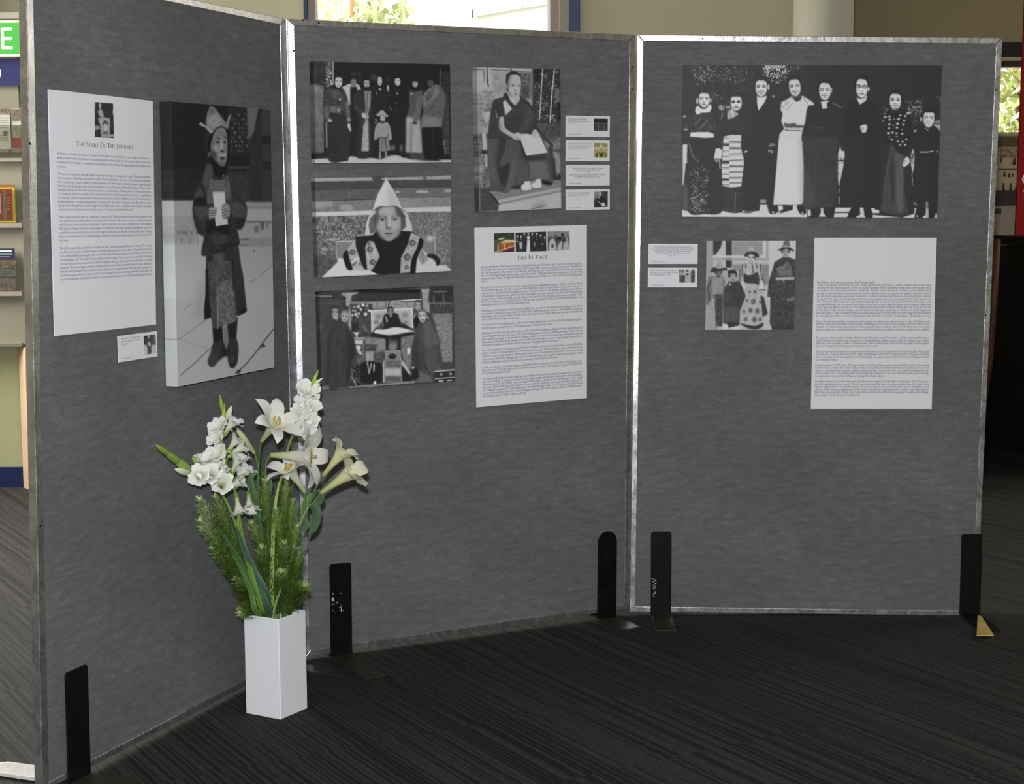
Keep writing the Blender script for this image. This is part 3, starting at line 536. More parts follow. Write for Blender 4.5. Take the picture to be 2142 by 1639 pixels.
    p.poly([(960, 1330), (1060, 1400), (1160, 1380), (1140, 1440), (980, 1420)], 40, 1); p.line([(930, 1360), (990, 1440), (1160, 1430), (1230, 1340)], 12, 34, .5); p.el(1168, 1372, 12, 12, 150)
    p.line([(930, 1390), (900, 1560)], 12, 40, .6); p.line([(1215, 1420), (1200, 1560)], 12, 46, .6)
    p.poly([(840, 600), (950, 560), (960, 1000), (930, 1100), (880, 1000), (850, 760)], 40, 1.5, 1)
    p.poly([(930, 680), (1000, 560), (1240, 540), (1262, 760), (1250, 1150), (1100, 1240), (960, 1130), (890, 920)], 20, 1, 1)
    p.poly([(1010, 640), (1060, 560), (1130, 540), (1190, 570), (1225, 680), (1235, 880), (1225, 1050), (1190, 1190), (1120, 1200), (1060, 1140), (980, 1050), (950, 940), (960, 800)], 120, 1, 1, tex=6, cell=2)
    p.poly([(1040, 600), (1130, 560), (1200, 620), (1210, 700), (1090, 680), (1010, 720)], 104, 2.5, al=.9)
    p.poly([(960, 900), (1040, 960), (1060, 1150), (980, 1060), (940, 980)], 62, 2.2); p.poly([(1000, 1060), (1100, 1130), (1190, 1120), (1180, 1200), (1110, 1205)], 84, 2)
    p.poly([(970, 820), (1060, 860), (1090, 960), (1000, 940)], 150, 2.5, al=.8); p.poly([(1120, 780), (1145, 780), (1160, 920), (1118, 930)], 150, 1.2); p.poly([(1165, 800), (1180, 960), (1200, 1000), (1215, 860)], 104, 1.6, al=.8); p.poly([(955, 800), (1010, 700), (1020, 800), (985, 960)], 84, 2.5, al=.8)
    p.poly([(1090, 990), (1200, 990), (1205, 1040), (1090, 1050)], 150, 1.5); p.el(925, 1005, 22, 42, 92, 0, 1)
    p.poly([(1050, 710), (1100, 715), (1120, 750), (1060, 750)], 52, 1.2); p.poly([(1170, 690), (1215, 700), (1210, 740), (1180, 730)], 56, 1)
    p.el(1070, 800, 34, 22, 40, .1, .8); p.el(1062, 826, 20, 10, 130, 0, .6); p.el(1190, 800, 22, 24, 36, 0, .7); p.el(1184, 828, 12, 8, 150, 0, .5)
    p.poly([(1115, 945), (1150, 925), (1178, 940), (1170, 970), (1125, 970)], 48, .8); p.poly([(1105, 1065), (1140, 1045), (1195, 1060), (1180, 1100), (1130, 1105)], 50, .9); p.el(1145, 1140, 30, 16, 108, 0, 1.2)
    # hat
    p.poly([(935, 180), (1000, 190), (1090, 300), (1180, 420), (1220, 470), (1240, 590), (1130, 525), (1050, 560), (990, 640), (950, 645), (870, 560), (865, 420), (890, 300)], 112, 1, 0, tex=14, cell=4)
    p.poly([(930, 330), (1060, 300), (1130, 430), (1090, 520), (960, 560), (900, 480)], 140, 3, tex=10, cell=3, al=.8); p.poly([(950, 180), (1020, 210), (1000, 330), (920, 330)], 84, 2.5, al=.7)
    p.line([(985, 650), (1050, 560), (1130, 528), (1200, 560), (1240, 640), (1250, 760)], 20, 22, .5)
    p.poly([(745, 475), (780, 450), (830, 490), (900, 540), (985, 620), (965, 648), (930, 630), (860, 550), (760, 505)], 140, .6, tex=8)
    p.poly([(1215, 460), (1250, 360), (1285, 325), (1298, 340), (1270, 430), (1250, 560), (1220, 540)], 118, .6)
    p.line([(1030, 400), (930, 500)], 8, 90, .5); p.line([(1050, 380), (1000, 440)], 8, 92, .5)
    p.z(0, 0, 1)
    return p
def pic_men_and_child():
    p = Pic(648, 122, 950, 348, 26, seed=5); p.z(640, 120, 6.91)
    p.rect(100, 50, 300, 420, 44, 1, tex=16, cell=(9, 3)); p.poly([(110, 380), (260, 420), (260, 1390), (130, 1390)], 104, 1.5, tex=26, cell=(9, 3), val2=82)
    p.rect(290, 50, 405, 430, 60, .6); p.speck(280, 50, 400, 440, 175, .5, 1.5, 1); p.rect(385, 50, 402, 400, 132, .6)
    p.rect(100, 1385, 2110, 1450, 30, 2)
    for x, y, r in ((690, 240, 40), (780, 330, 26), (980, 300, 50), (770, 250, 30), (1190, 320, 28), (980, 260, 30)): p.el(x, y, r, r*.8, 50, 0, 2, tex=16, cell=2)
    p.rect(1935, 160, 1950, 500, 78, .6); p.rect(1955, 210, 2070, 1400, 40, 1.5, tex=16, cell=3); p.poly([(1960, 500), (2060, 560), (2090, 1400), (1980, 1390)], 52, 2, tex=16, cell=(8, 3)); p.speck(1960, 1180, 2020, 1380, 110, .5, 1.2)
    # pavement
    p.poly([(100, 1470), (300, 1460), (560, 1450), (700, 1420), (1000, 1460), (1300, 1410), (1500, 1470), (2110, 1480), (2110, 1530), (130, 1530)], 172, 1, val2=186)
    p.poly([(340, 1440), (600, 1440), (560, 1490), (420, 1525), (340, 1500)], 36, 1.5, 1); p.poly([(1500, 1400), (1900, 1400), (1960, 1500), (1700, 1500), (1500, 1460)], 60, 2)
    p.poly([(720, 1400), (980, 1420), (880, 1460), (760, 1460)], 30, 1.5, 1)
    # man 1 left
    p.poly([(290, 900), (330, 850), (560, 800), (640, 900), (620, 1440), (560, 1500), (340, 1480), (300, 1300)], 38, 1, 1, tex=7, cell=(12, 5)); p.line([(296, 920), (300, 1300)], 20, 120, .8)
    p.poly([(270, 470), (390, 425), (530, 440), (590, 560), (640, 720), (650, 900), (590, 920), (560, 800), (500, 812), (350, 800), (340, 900), (270, 910), (240, 700), (245, 560)], 52, .8, 1, tex=24, cell=(3, 6))
    p.poly([(350, 480), (500, 470), (520, 560), (380, 590)], 92, 3, al=.5, tex=20, cell=(2, 6)); p.poly([(345, 700), (500, 720), (500, 810), (350, 795)], 86, 1.5, tex=14, cell=3); p.poly([(560, 640), (610, 620), (650, 880), (600, 900)], 88, 2, tex=20, cell=(3, 5)); p.poly([(260, 700), (320, 700), (340, 880), (280, 890)], 90, 2.5, tex=16, cell=(3, 5))
    p.poly([(340, 420), (430, 380), (530, 430), (500, 460), (400, 450)], 24, 1); p.face(472, 358, 112, 150, 188, 28, .05, .2); p.el(492, 605, 14, 14, 200); p.el(475, 762, 10, 12, 190)
    p.el(345, 908, 36, 20, 150, .2); p.poly([(605, 950), (640, 960), (662, 1060), (640, 1075), (600, 1000)], 185, .5); p.el(625, 900, 30, 26, 130, 0, 1)
    # man 2 with white fleece
    p.poly([(520, 430), (620, 380), (760, 390), (795, 450), (740, 480), (660, 470), (650, 560), (680, 660), (620, 690), (600, 580), (560, 480)], 176, .8, tex=8, cell=3)
    p.poly([(640, 420), (740, 420), (760, 700), (820, 1400), (680, 1440), (650, 1000), (640, 700)], 30, 1.5); p.face(688, 365, 90, 120, 112, 26); p.poly([(650, 460), (720, 470), (690, 640), (655, 580)], 24, 1)
    # man 3 open coat
    p.poly([(740, 480), (850, 450), (940, 470), (960, 900), (960, 1380), (740, 1400), (760, 900), (680, 620), (690, 540)], 40, 1, 1, tex=10, cell=(8, 4))
    p.poly([(840, 480), (940, 480), (930, 700), (890, 850), (905, 1350), (805, 1350), (850, 900), (860, 700)], 118, 1, tex=20, cell=(14, 3)); p.line([(885, 520), (885, 780)], 8, 60, .5)
    p.poly([(830, 980), (900, 900), (905, 1350), (805, 1350)], 150, 1.5, tex=24, cell=3); p.poly([(700, 640), (790, 760), (860, 780), (800, 830), (700, 740)], 58, 1, tex=12)
    p.face(878, 380, 92, 118, 150, 24); p.poly([(830, 430), (930, 430), (915, 490), (850, 480)], 30, 1); p.el(838, 840, 32, 40, 170, -.3); p.el(895, 860, 14, 30, 150, .2)
    # man 4
    p.poly([(960, 470), (1060, 440), (1180, 480), (1200, 800), (1200, 1380), (960, 1380)], 30, 1.5, 1, tex=5); p.face(1066, 340, 72, 130, 178, 22); p.el(1068, 460, 16, 14, 170); p.poly([(1168, 410), (1190, 400), (1215, 490), (1180, 495)], 170, .7); p.line([(1010, 490), (1020, 530)], 10, 120, .5)
    # man 5
    p.poly([(1200, 450), (1330, 430), (1450, 480), (1460, 900), (1440, 1260), (1230, 1260), (1220, 800)], 27, 1.5, 1); p.face(1325, 345, 86, 120, 190, 20); p.rect(1280, 280, 1370, 305, 22, .8)
    for x, y, r in ((1322, 522, 13), (1300, 658, 12), (1303, 765, 11), (1210, 728, 12), (1240, 756, 14), (1205, 545, 8)): p.el(x, y, r, r, 170 if r == 13 else 88)
    p.poly([(1290, 1250), (1340, 1250), (1310, 1380), (1260, 1415), (1220, 1410), (1300, 1350)], 26, 1, 1); p.poly([(1400, 1250), (1440, 1250), (1430, 1450), (1400, 1450)], 26, 1); p.line([(1230, 1410), (1270, 1412)], 10, 120, .5)
    p.poly([(1210, 1280), (1290, 1260), (1290, 1340), (1210, 1340)], 88, 2, tex=12); p.poly([(1360, 1260), (1400, 1260), (1390, 1380), (1350, 1330)], 84, 2)
    # man 6 long grey robe
    p.poly([(1490, 480), (1560, 450), (1680, 470), (1700, 600), (1660, 800), (1690, 1380), (1445, 1370), (1450, 900), (1500, 700)], 72, 1, tex=10, cell=(10, 4)); p.poly([(1450, 850), (1640, 900), (1680, 1380), (1445, 1370)], 148, 2, tex=22, cell=(12, 4)); p.poly([(1510, 950), (1540, 950), (1530, 1370), (1500, 1370)], 100, 2)
    p.poly([(1600, 560), (1690, 560), (1650, 800), (1600, 950), (1540, 940), (1580, 750)], 84, 1.2, tex=14, cell=4); p.face(1578, 375, 84, 110, 165, 24); p.rect(1530, 310, 1620, 350, 22, 1); p.poly([(1490, 440), (1640, 430), (1660, 480), (1540, 500)], 26, 1.5); p.el(1527, 524, 11, 14, 190); p.el(1575, 950, 40, 18, 40)
    # man 7 fur lined coat
    p.poly([(1700, 540), (1800, 430), (1900, 390), (1990, 480), (2020, 620), (1990, 780), (1960, 1010), (1840, 1020), (1665, 1015), (1690, 800)], 78, 1, 1, tex=16, cell=5); p.poly([(1690, 840), (1960, 880), (1955, 1015), (1665, 1020)], 104, 2, tex=14, cell=(7, 3))
    p.poly([(1700, 560), (1780, 460), (1880, 400), (1930, 430), (1900, 560), (1760, 690), (1700, 700)], 96, 1.5, 1, tex=56, cell=1.2); p.poly([(1720, 580), (1800, 480), (1850, 460), (1810, 600), (1740, 640)], 46, 2, al=.5)
    p.poly([(1690, 1010), (1960, 1005), (1975, 1200), (2000, 1400), (1900, 1490), (1720, 1480), (1690, 1300)], 24, 1.2, tex=4, cell=(12, 4)); p.line([(1830, 1030), (1850, 1460)], 14, 34, 1.5); p.face(1800, 375, 88, 100, 74, 24); p.el(1925, 790, 44, 34, 74, 0, 1.5)
    # child
    p.poly([(1060, 1160), (1190, 1150), (1220, 1340), (1150, 1355), (1060, 1360)], 112, .8, tex=22, cell=(12, 2.5)); p.line([(1145, 1160), (1170, 1350)], 12, 50, .6); p.line([(1100, 1170), (1090, 1350)], 8, 70, .5)
    p.poly([(1040, 950), (1110, 930), (1180, 940), (1220, 1020), (1240, 1180), (1190, 1185), (1175, 1080), (1180, 1155), (1045, 1160), (1045, 1060), (1030, 1180), (985, 1180), (1000, 1020)], 130, .7, 1, tex=14, cell=(3, 5))
    p.rect(1050, 1150, 1180, 1165, 60, .6); p.face(1108, 885, 76, 90, 172, 30); p.poly([(1045, 850), (1050, 800), (1100, 760), (1150, 800), (1165, 850), (1110, 838)], 138, .6, 1); p.el(1035, 826, 20, 16, 150); p.el(1168, 846, 20, 16, 150); p.el(1110, 935, 40, 16, 40, 0, .8)
    p.poly([(1060, 1360), (1100, 1360), (1085, 1465), (1050, 1465)], 120, .7); p.poly([(1130, 1360), (1170, 1355), (1175, 1465), (1150, 1465)], 120, .7); p.rect(1085, 1360, 1140, 1440, 36, .8)
    p.speck(980, 870, 1040, 960, 130, .55, 1)
    p.a = np.where(p.a > 120, 120+(p.a-120)*.72, p.a)
    p.z(0, 0, 1); return p
def pic_child_hat():
    p = Pic(645, 362, 950, 588, 100, seed=7); p.z(640, 360, 6.694)
    p.rect(60, 40, 2100, 270, 62, 1, tex=10, cell=(4, 12)); p.poly([(60, 80), (920, 70), (940, 118), (60, 132)], 142, .8); p.poly([(1060, 80), (2050, 45), (2050, 100), (1060, 112)], 140, 1, tex=12, cell=5); p.rect(1640, 60, 1690, 110, 80, 1)
    p.poly([(60, 262), (1000, 232), (1000, 380), (60, 408)], 80, 1, tex=12, cell=4); p.poly([(1200, 225), (2050, 212), (2050, 340), (1250, 345)], 92, 1, tex=8, cell=5)
    p.rect(1545, 255, 1715, 290, 150, .9); p.rect(1250, 262, 1310, 292, 150, .9); p.rect(1940, 240, 2040, 280, 145, 1.2)
    p.poly([(60, 408), (960, 378), (950, 540), (60, 560)], 106, .8, tex=16, cell=3); p.poly([(60, 405), (380, 400), (370, 480), (60, 520)], 140, 2, tex=24, cell=1.6, al=.8); p.el(570, 500, 100, 44, 134, 0, 1.5, tex=22, cell=1.3)
    p.line([(130, 405), (980, 376)], 10, 44, .4)
    p.poly([(1280, 350), (2050, 340), (2050, 480), (1340, 500)], 118, .8, tex=12, cell=5); p.el(1440, 450, 110, 55, 124, 0, 2, tex=14, cell=2); p.line([(1270, 350), (2040, 345)], 9, 52, .4)
    p.poly([(60, 562), (940, 535), (900, 600), (60, 625)], 176, .7); p.poly([(1340, 500), (2050, 480), (2050, 555), (1420, 565)], 172, .7)
    p.poly([(60, 625), (900, 598), (850, 1000), (440, 1300), (230, 1480), (60, 1480)], 92, .6, tex=62, cell=3.5); p.poly([(1420, 560), (2050, 552), (2050, 1380), (1850, 1300), (1500, 900)], 98, .8, tex=32, cell=3.2)
    p.speck(150, 640, 850, 1450, 165, .62, 2.6, .7); p.speck(1500, 560, 2040, 1300, 150, .66, 2.4, .6); p.poly([(130, 1140), (430, 1200), (440, 1300), (230, 1470), (130, 1470)], 66, 3, tex=24, cell=4, al=.8)
    p.rect(420, 965, 700, 1220, 112, 1.2, tex=12, cell=4); p.line([(420, 975), (700, 965)], 14, 165, .8); p.line([(425, 975), (430, 1200)], 10, 150, .6)
    p.rect(1580, 880, 1800, 1250, 112, 1.5, tex=10, cell=5); p.line([(1800, 880), (1815, 1180)], 10, 165, .6); p.el(1740, 930, 50, 40, 170, 0, 2.5)
    # white cloth / table
    p.poly([(225, 1470), (440, 1260), (450, 1200), (540, 1210), (640, 1360), (900, 1370), (1020, 1430)], 182, .8); p.poly([(1600, 1060), (1700, 1140), (1850, 1300), (1960, 1300), (2040, 1380), (1540, 1410), (1530, 1330)], 176, .8)
    p.poly([(1620, 1080), (1720, 1220), (1620, 1300), (1560, 1180)], 128, 1.5, tex=16, cell=3); p.line([(1630, 1100), (1640, 1270)], 10, 96, .6); p.line([(1700, 1150), (1850, 1300)], 16, 150, 1)
    p.poly([(1700, 1150), (1800, 1150), (1875, 1220), (1875, 1280), (1830, 1310), (1820, 1260), (1780, 1210), (1710, 1190)], 30, .8, 1)
    # hood sides
    p.poly([(945, 520), (880, 620), (840, 720), (825, 885), (930, 880), (960, 800), (985, 560)], 172, .7); p.poly([(1330, 500), (1420, 580), (1480, 740), (1490, 830), (1340, 820), (1330, 600)], 168, .7)
    p.poly([(985, 560), (900, 640), (880, 740), (900, 870), (960, 830), (1000, 700)], 84, 1, tex=30, cell=2.6); p.poly([(1330, 520), (1390, 620), (1400, 760), (1340, 820), (1300, 700)], 70, 1, tex=26, cell=2.6); p.speck(860, 740, 950, 880, 90, .55, 2)
    # robe
    p.poly([(700, 900), (930, 885), (1000, 820), (1080, 900), (1260, 900), (1330, 820), (1480, 830), (1560, 900), (1640, 960), (1620, 1060), (1540, 1240), (1530, 1410), (1010, 1430), (900, 1370), (760, 1350), (620, 1360), (560, 1330), (520, 1180), (560, 1120)], 28, .8)
    p.poly([(1040, 900), (1300, 830), (1470, 840), (1350, 1120), (1320, 1410), (1010, 1430), (900, 1370), (1030, 1180), (950, 1000)], 25, .8)
    p.poly([(580, 1080), (690, 920), (700, 1050), (780, 1290), (830, 1380), (660, 1370), (600, 1180)], 152, .8, tex=30, cell=3); p.poly([(850, 990), (890, 960), (950, 975), (1035, 1180), (930, 1360), (860, 1385), (840, 1200), (830, 1060)], 152, .8, 0, tex=28, cell=3)
    p.poly([(1470, 850), (1590, 920), (1560, 1060), (1500, 1180), (1470, 1400), (1320, 1415), (1330, 1200), (1430, 1000)], 146, .8, tex=24, cell=3); p.line([(1485, 860), (1590, 925)], 14, 176, .7)
    for x, y, r in ((650, 1120, 44), (660, 1260, 46), (895, 1080, 46), (935, 1260, 44), (1490, 990, 48), (1415, 1190, 52), (880, 1000, 26), (1410, 1330, 30), (760, 1280, 22)):
        p.el(x, y, r, r*.95, 78, 0, 1, tex=40, cell=1.5); p.el(x+r*.2, y, r*.45, r*.45, 112, 0, .8, tex=20, cell=1)
    p.poly([(620, 1240), (740, 1180), (750, 1210), (640, 1290)], 176, 1); p.el(580, 1360, 70, 18, 170, 0, 1.5)
    p.poly([(520, 1160), (580, 1090), (600, 1200), (650, 1360), (590, 1365), (550, 1290)], 22, .7, 1); p.poly([(1590, 930), (1640, 950), (1635, 1030), (1560, 1160), (1530, 1400), (1465, 1410), (1480, 1220), (1560, 1050)], 22, .7, 1)
    # face
    p.poly([(985, 560), (1010, 500), (1180, 470), (1270, 480), (1325, 540), (1350, 640), (1320, 820), (1180, 960), (1060, 930), (985, 800), (960, 650)], 62, 1, 1)
    p.poly([(1005, 540), (1090, 488), (1230, 485), (1305, 560), (1330, 680), (1320, 800), (1290, 880), (1190, 960), (1110, 950), (1030, 870), (990, 780), (985, 640)], 138, 1.2, 1)
    p.poly([(1240, 480), (1320, 560), (1325, 640), (1270, 600)], 66, 2); p.poly([(980, 600), (1010, 520), (1030, 620), (1000, 760), (975, 700)], 74, 2.2); p.poly([(1000, 790), (1050, 880), (1120, 950), (1060, 930), (1000, 850)], 84, 2)
    p.poly([(1290, 700), (1325, 760), (1300, 880), (1220, 950), (1270, 840)], 112, 2.5); p.poly([(1060, 500), (1200, 495), (1230, 580), (1060, 590)], 152, 3, al=.8); p.poly([(1030, 700), (1120, 700), (1120, 790), (1050, 800)], 156, 3, al=.8); p.poly([(1200, 700), (1300, 700), (1300, 790), (1210, 800)], 158, 3, al=.8)
    p.poly([(1115, 650), (1135, 640), (1150, 790), (1110, 785)], 100, 1.6); p.poly([(1150, 600), (1185, 600), (1180, 770), (1150, 770)], 164, 1.6)
    p.line([(1020, 635), (1050, 612), (1110, 618), (1130, 640)], 15, 88, 1); p.line([(1190, 640), (1225, 612), (1290, 615)], 14, 92, 1)
    for x, y in ((1072, 668), (1243, 662)):
        p.poly([(x-42, y), (x-20, y-18), (x+20, y-18), (x+45, y+2), (x+12, y+18), (x-22, y+16)], 170, .5, 1); p.el(x, y, 21, 19, 40, 0, .5); p.line([(x-44, y-2), (x-20, y-20), (x+22, y-20), (x+46, y)], 9, 52, .5); p.el(x+6, y-5, 5, 5, 180, 0, .3)
    p.el(1140, 778, 15, 11, 66, 0, .8); p.el(1182, 775, 14, 11, 70, 0, .8); p.poly([(1120, 790), (1200, 785), (1180, 805), (1140, 805)], 100, 1.4)
    p.poly([(1095, 858), (1140, 842), (1220, 850), (1215, 868), (1150, 862)], 92, .8); p.line([(1100, 862), (1160, 860), (1218, 852)], 9, 50, .5); p.poly([(1110, 872), (1200, 866), (1180, 892), (1130, 892)], 112, 1.2); p.el(1155, 925, 50, 16, 120, 0, 2)
    # hat
    p.poly([(1122, 70), (1140, 110), (1230, 260), (1300, 400), (1345, 520), (1280, 478), (1200, 466), (1140, 485), (1060, 474), (985, 500), (930, 560), (960, 440), (1010, 300), (1080, 170), (1110, 110)], 176, .6, tex=5, cell=5)
    p.poly([(1160, 200), (1290, 400), (1310, 470), (1170, 460), (1150, 330)], 158, 3, al=.8); p.poly([(1110, 130), (1060, 260), (980, 440), (1040, 440), (1120, 250)], 190, 3, al=.7)
    p.line([(930, 560), (985, 500), (1060, 474), (1140, 485), (1200, 466), (1280, 478), (1350, 530), (1400, 640)], 7, 58, .4, al=.8)
    p.z(0, 0, 1); return p
def pic_throne():
    p = Pic(655, 594, 956, 820, 70, seed=9); p.z(640, 590, 6.694)
    p.rect(120, 120, 640, 500, 50, 1, tex=14, cell=3); p.line([(190, 195), (360, 195)], 18, 96, .8); p.rect(190, 240, 520, 330, 60, 1.5, tex=14, cell=2); p.rect(180, 335, 520, 600, 56, 2, tex=8)
    p.rect(640, 110, 1610, 275, 48, 1, tex=4); p.rect(640, 100, 1610, 145, 26, 1.5)
    p.rect(640, 270, 1530, 372, 112, 1, tex=14, cell=(4, 7)); p.line([(1200, 265), (1610, 240)], 13, 168, .6); p.line([(640, 285), (1200, 262)], 12, 90, .8)
    for x in (830, 990, 1110, 1420): p.line([(x, 262), (x+8, 350)], 14, 82, .7)
    p.poly([(500, 150), (735, 135), (720, 160), (640, 185), (630, 300), (610, 320), (640, 500), (640, 700), (590, 640), (600, 340), (560, 330), (560, 200), (505, 185)], 116, .8, tex=16, cell=3)
    p.rect(640, 300, 930, 500, 56, 1, tex=26, cell=3)
    for k, (x, y, r) in enumerate(((735, 340, 26), (700, 450, 22), (835, 447, 22), (680, 350, 16), (770, 380, 18), (800, 320, 20), (650, 460, 18), (740, 440, 18), (890, 400, 20), (660, 400, 14), (720, 490, 15), (860, 330, 14), (690, 400, 14))): p.el(x, y, r, r, 140+(k % 3)*14, 0, 1)
    p.rect(640, 500, 920, 780, 60, 1.5, tex=24, cell=3.5); p.poly([(780, 560), (900, 720), (860, 750), (820, 680)], 88, 1.5, tex=16); p.rect(640, 560, 730, 690, 40, 1.5, tex=12)
    # throne back
    p.poly([(912, 392), (1485, 362), (1505, 640), (920, 700)], 142, .7, tex=12, cell=2); p.line([(915, 395), (1485, 365), (1500, 640)], 10, 178, .5); p.line([(915, 395), (925, 690)], 10, 170, .5)
    p.poly([(950, 425), (1455, 400), (1465, 620), (960, 660)], 128, .8, tex=22, cell=1.6)
    for x, y in ((1015, 485), (1385, 460), (985, 560), (1395, 570)): p.el(x, y, 40, 36, 104, 0, 1, tex=34, cell=1.2)
    # altar front area
    p.rect(640, 690, 1560, 1480, 58, 1.5, tex=14, cell=4); p.poly([(830, 770), (1540, 730), (1500, 1100), (1440, 1240), (1320, 960), (1100, 960), (1000, 990), (830, 960)], 96, 1.5, tex=22, cell=2.4)
    p.rect(820, 870, 985, 960, 58, 1, tex=44, cell=1.6); p.rect(835, 970, 950, 1110, 118, 1.5, tex=14); p.rect(1020, 790, 1110, 940, 106, 1.5, tex=22, cell=2); p.rect(1380, 760, 1500, 900, 92, 2, tex=24, cell=2); p.rect(1420, 920, 1470, 1010, 160, 1)
    p.poly([(1110, 760), (1330, 760), (1330, 960), (1120, 960)], 36, 1.5); p.rect(1160, 810, 1280, 950, 74, 1.5, tex=14); p.el(1215, 900, 55, 50, 100, 0, 1.5, tex=22, cell=1.2)
    # robe on throne
    p.poly([(1090, 460), (1150, 430), (1240, 430), (1290, 450), (1330, 560), (1420, 610), (1500, 660), (1480, 700), (980, 700), (960, 650), (1060, 600)], 36, 1); p.poly([(980, 640), (1080, 540), (1100, 600), (1060, 660)], 70, 1, tex=24, cell=2); p.line([(1125, 490), (1135, 550)], 22, 120, .7); p.line([(1290, 480), (1350, 600)], 10, 80, .6)
    p.face(1182, 410, 78, 100, 106, 48); p.line([(1150, 370), (1165, 280)], 16, 46, .7); p.poly([(1160, 455), (1210, 455), (1185, 500)], 108, .8)
    p.poly([(940, 660), (1100, 660), (1250, 628), (1420, 655), (1520, 690), (1400, 705), (1200, 742), (1080, 738), (920, 700)], 158, 1, 1, tex=6); p.poly([(1150, 720), (1220, 720), (1215, 785), (1155, 785)], 140, .8)
    p.poly([(920, 710), (1150, 745), (1300, 735), (1500, 700), (1520, 725), (1300, 780), (1100, 790), (900, 760)], 32, 1.5); p.poly([(960, 650), (920, 710), (940, 715), (975, 655)], 40, .8)
    # pedestal table left
    p.rect(670, 770, 830, 800, 120, .7); p.rect(680, 805, 800, 870, 142, .8); p.poly([(655, 700), (750, 700), (725, 730), (720, 770), (700, 770), (695, 730)], 150, .7); p.el(730, 915, 40, 34, 150); p.poly([(700, 940), (760, 950), (800, 1020), (740, 1010)], 140, .8); p.line([(800, 870), (805, 1100)], 12, 96, .6); p.rect(720, 1050, 800, 1180, 78, 1.5, tex=14)
    # box with picture and cabinet
    p.poly([(1105, 965), (1315, 958), (1325, 1080), (1110, 1090)], 104, .7, tex=14, cell=2); p.line([(1105, 965), (1315, 958), (1325, 1080)], 8, 150, .4); p.el(1210, 1040, 55, 40, 36, 0, 1, tex=22, cell=1.5)
    p.poly([(1070, 1090), (1335, 1080), (1350, 1390), (1080, 1405)], 112, .8, tex=8, cell=3); p.rect(1110, 1090, 1330, 1190, 82, 1, tex=34, cell=1.4); p.rect(1100, 1215, 1325, 1300, 136, .8); p.line([(1210, 1215), (1212, 1300)], 7, 96, .4); p.rect(1110, 1320, 1330, 1390, 74, 1, tex=10, cell=(1, 8)); p.line([(1085, 1110), (1090, 1400)], 8, 150, .4)
    p.poly([(1340, 1080), (1370, 1110), (1470, 1270), (1450, 1300), (1340, 1150)], 136, .8); p.poly([(1345, 1180), (1450, 1310), (1580, 1340), (1560, 1400), (1350, 1380)], 34, 1.5)
    # small figures / cloth in the lower left
    p.poly([(780, 1130), (870, 1110), (1050, 1130), (1060, 1380), (960, 1410), (760, 1400), (750, 1200)], 32, 1.5, 1); p.line([(860, 1120), (885, 1280), (915, 1140)], 18, 118, .8); p.line([(955, 1150), (950, 1240)], 20, 130, .8)
    p.rect(960, 990, 1090, 1120, 66, 1.5, tex=34, cell=2); p.rect(620, 1150, 750, 1450, 44, 1.5, tex=26, cell=3); p.speck(600, 1150, 760, 1450, 120, .66, 1.6, .7); p.line([(640, 1330), (700, 1440)], 14, 120, .6); p.line([(640, 1200), (650, 1330)], 16, 84, .8)
    p.poly([(600, 1465), (1500, 1380), (1520, 1410), (620, 1490)], 104, .8, tex=30, cell=1.6); p.el(965, 1405, 18, 26, 170, .5); p.el(1510, 1380, 12, 30, 150)
    # right side wall, hanging
    p.poly([(1600, 100), (1730, 92), (1720, 150), (1700, 260), (1730, 290), (1730, 500), (1690, 520), (1640, 400), (1630, 150)], 118, .8, tex=18, cell=3); p.rect(1735, 60, 2070, 300, 46, 1, tex=14, cell=3); p.line([(1790, 132), (1970, 130)], 14, 92, .7)
    p.line([(1790, 190), (1790, 290)], 24, 72, 1); p.line([(1925, 170), (1925, 290)], 26, 72, 1); p.rect(1735, 285, 2070, 312, 84, 1); p.rect(1735, 312, 2070, 440, 56, .8, tex=22, cell=(12, 1.4))
    p.poly([(1770, 440), (2050, 440), (2075, 1110), (1900, 1110), (1860, 800)], 100, 1, tex=28, cell=2); p.rect(2050, 100, 2095, 1120, 54, .8); p.rect(1880, 1130, 2100, 1200, 56, 1.5, tex=8)
    # left monks
    p.poly([(340, 440), (400, 350), (470, 430), (520, 520), (600, 620), (660, 760), (720, 1000), (640, 1100), (590, 1460), (420, 1490), (240, 1500), (200, 1200), (200, 700), (290, 520)], 52, 1.2, 0, tex=9, cell=(14, 4))
    p.poly([(330, 620), (300, 800), (260, 1480), (200, 1400), (210, 700)], 58, 3, al=.8); p.poly([(350, 600), (320, 1000), (300, 1480), (280, 1480), (320, 800)], 36, 2); p.poly([(600, 640), (700, 960), (640, 1080), (600, 1440), (560, 1460), (590, 1000)], 40, 3)
    p.face(412, 430, 94, 150, 118, 46, .03); p.face(545, 488, 104, 140, 132, 96, .12); p.el(415, 490, 36, 26, 130, 0, 2); p.poly([(395, 490), (450, 485), (430, 540)], 124, 1)
    # right monks
    p.poly([(1520, 330), (1560, 270), (1610, 290), (1640, 400), (1740, 430), (1800, 560), (1850, 760), (1890, 850), (1870, 900), (1920, 1110), (1800, 1180), (1820, 1400), (1500, 1400), (1590, 1330), (1470, 1180), (1480, 900), (1530, 700)], 58, 1.2, 0, tex=8, cell=(14, 5))
    p.poly([(1500, 480), (1580, 420), (1590, 560), (1540, 640), (1510, 640)], 32, 1.2); p.poly([(1640, 560), (1740, 540), (1880, 850), (1700, 940), (1640, 800)], 76, 3, tex=8, cell=8); p.poly([(1470, 1000), (1560, 700), (1600, 1100), (1560, 1240)], 50, 3); p.poly([(1640, 960), (1700, 1250), (1790, 1300), (1870, 920)], 70, 3, al=.8); p.line([(1650, 960), (1660, 1150), (1740, 1290)], 10, 38, .8)
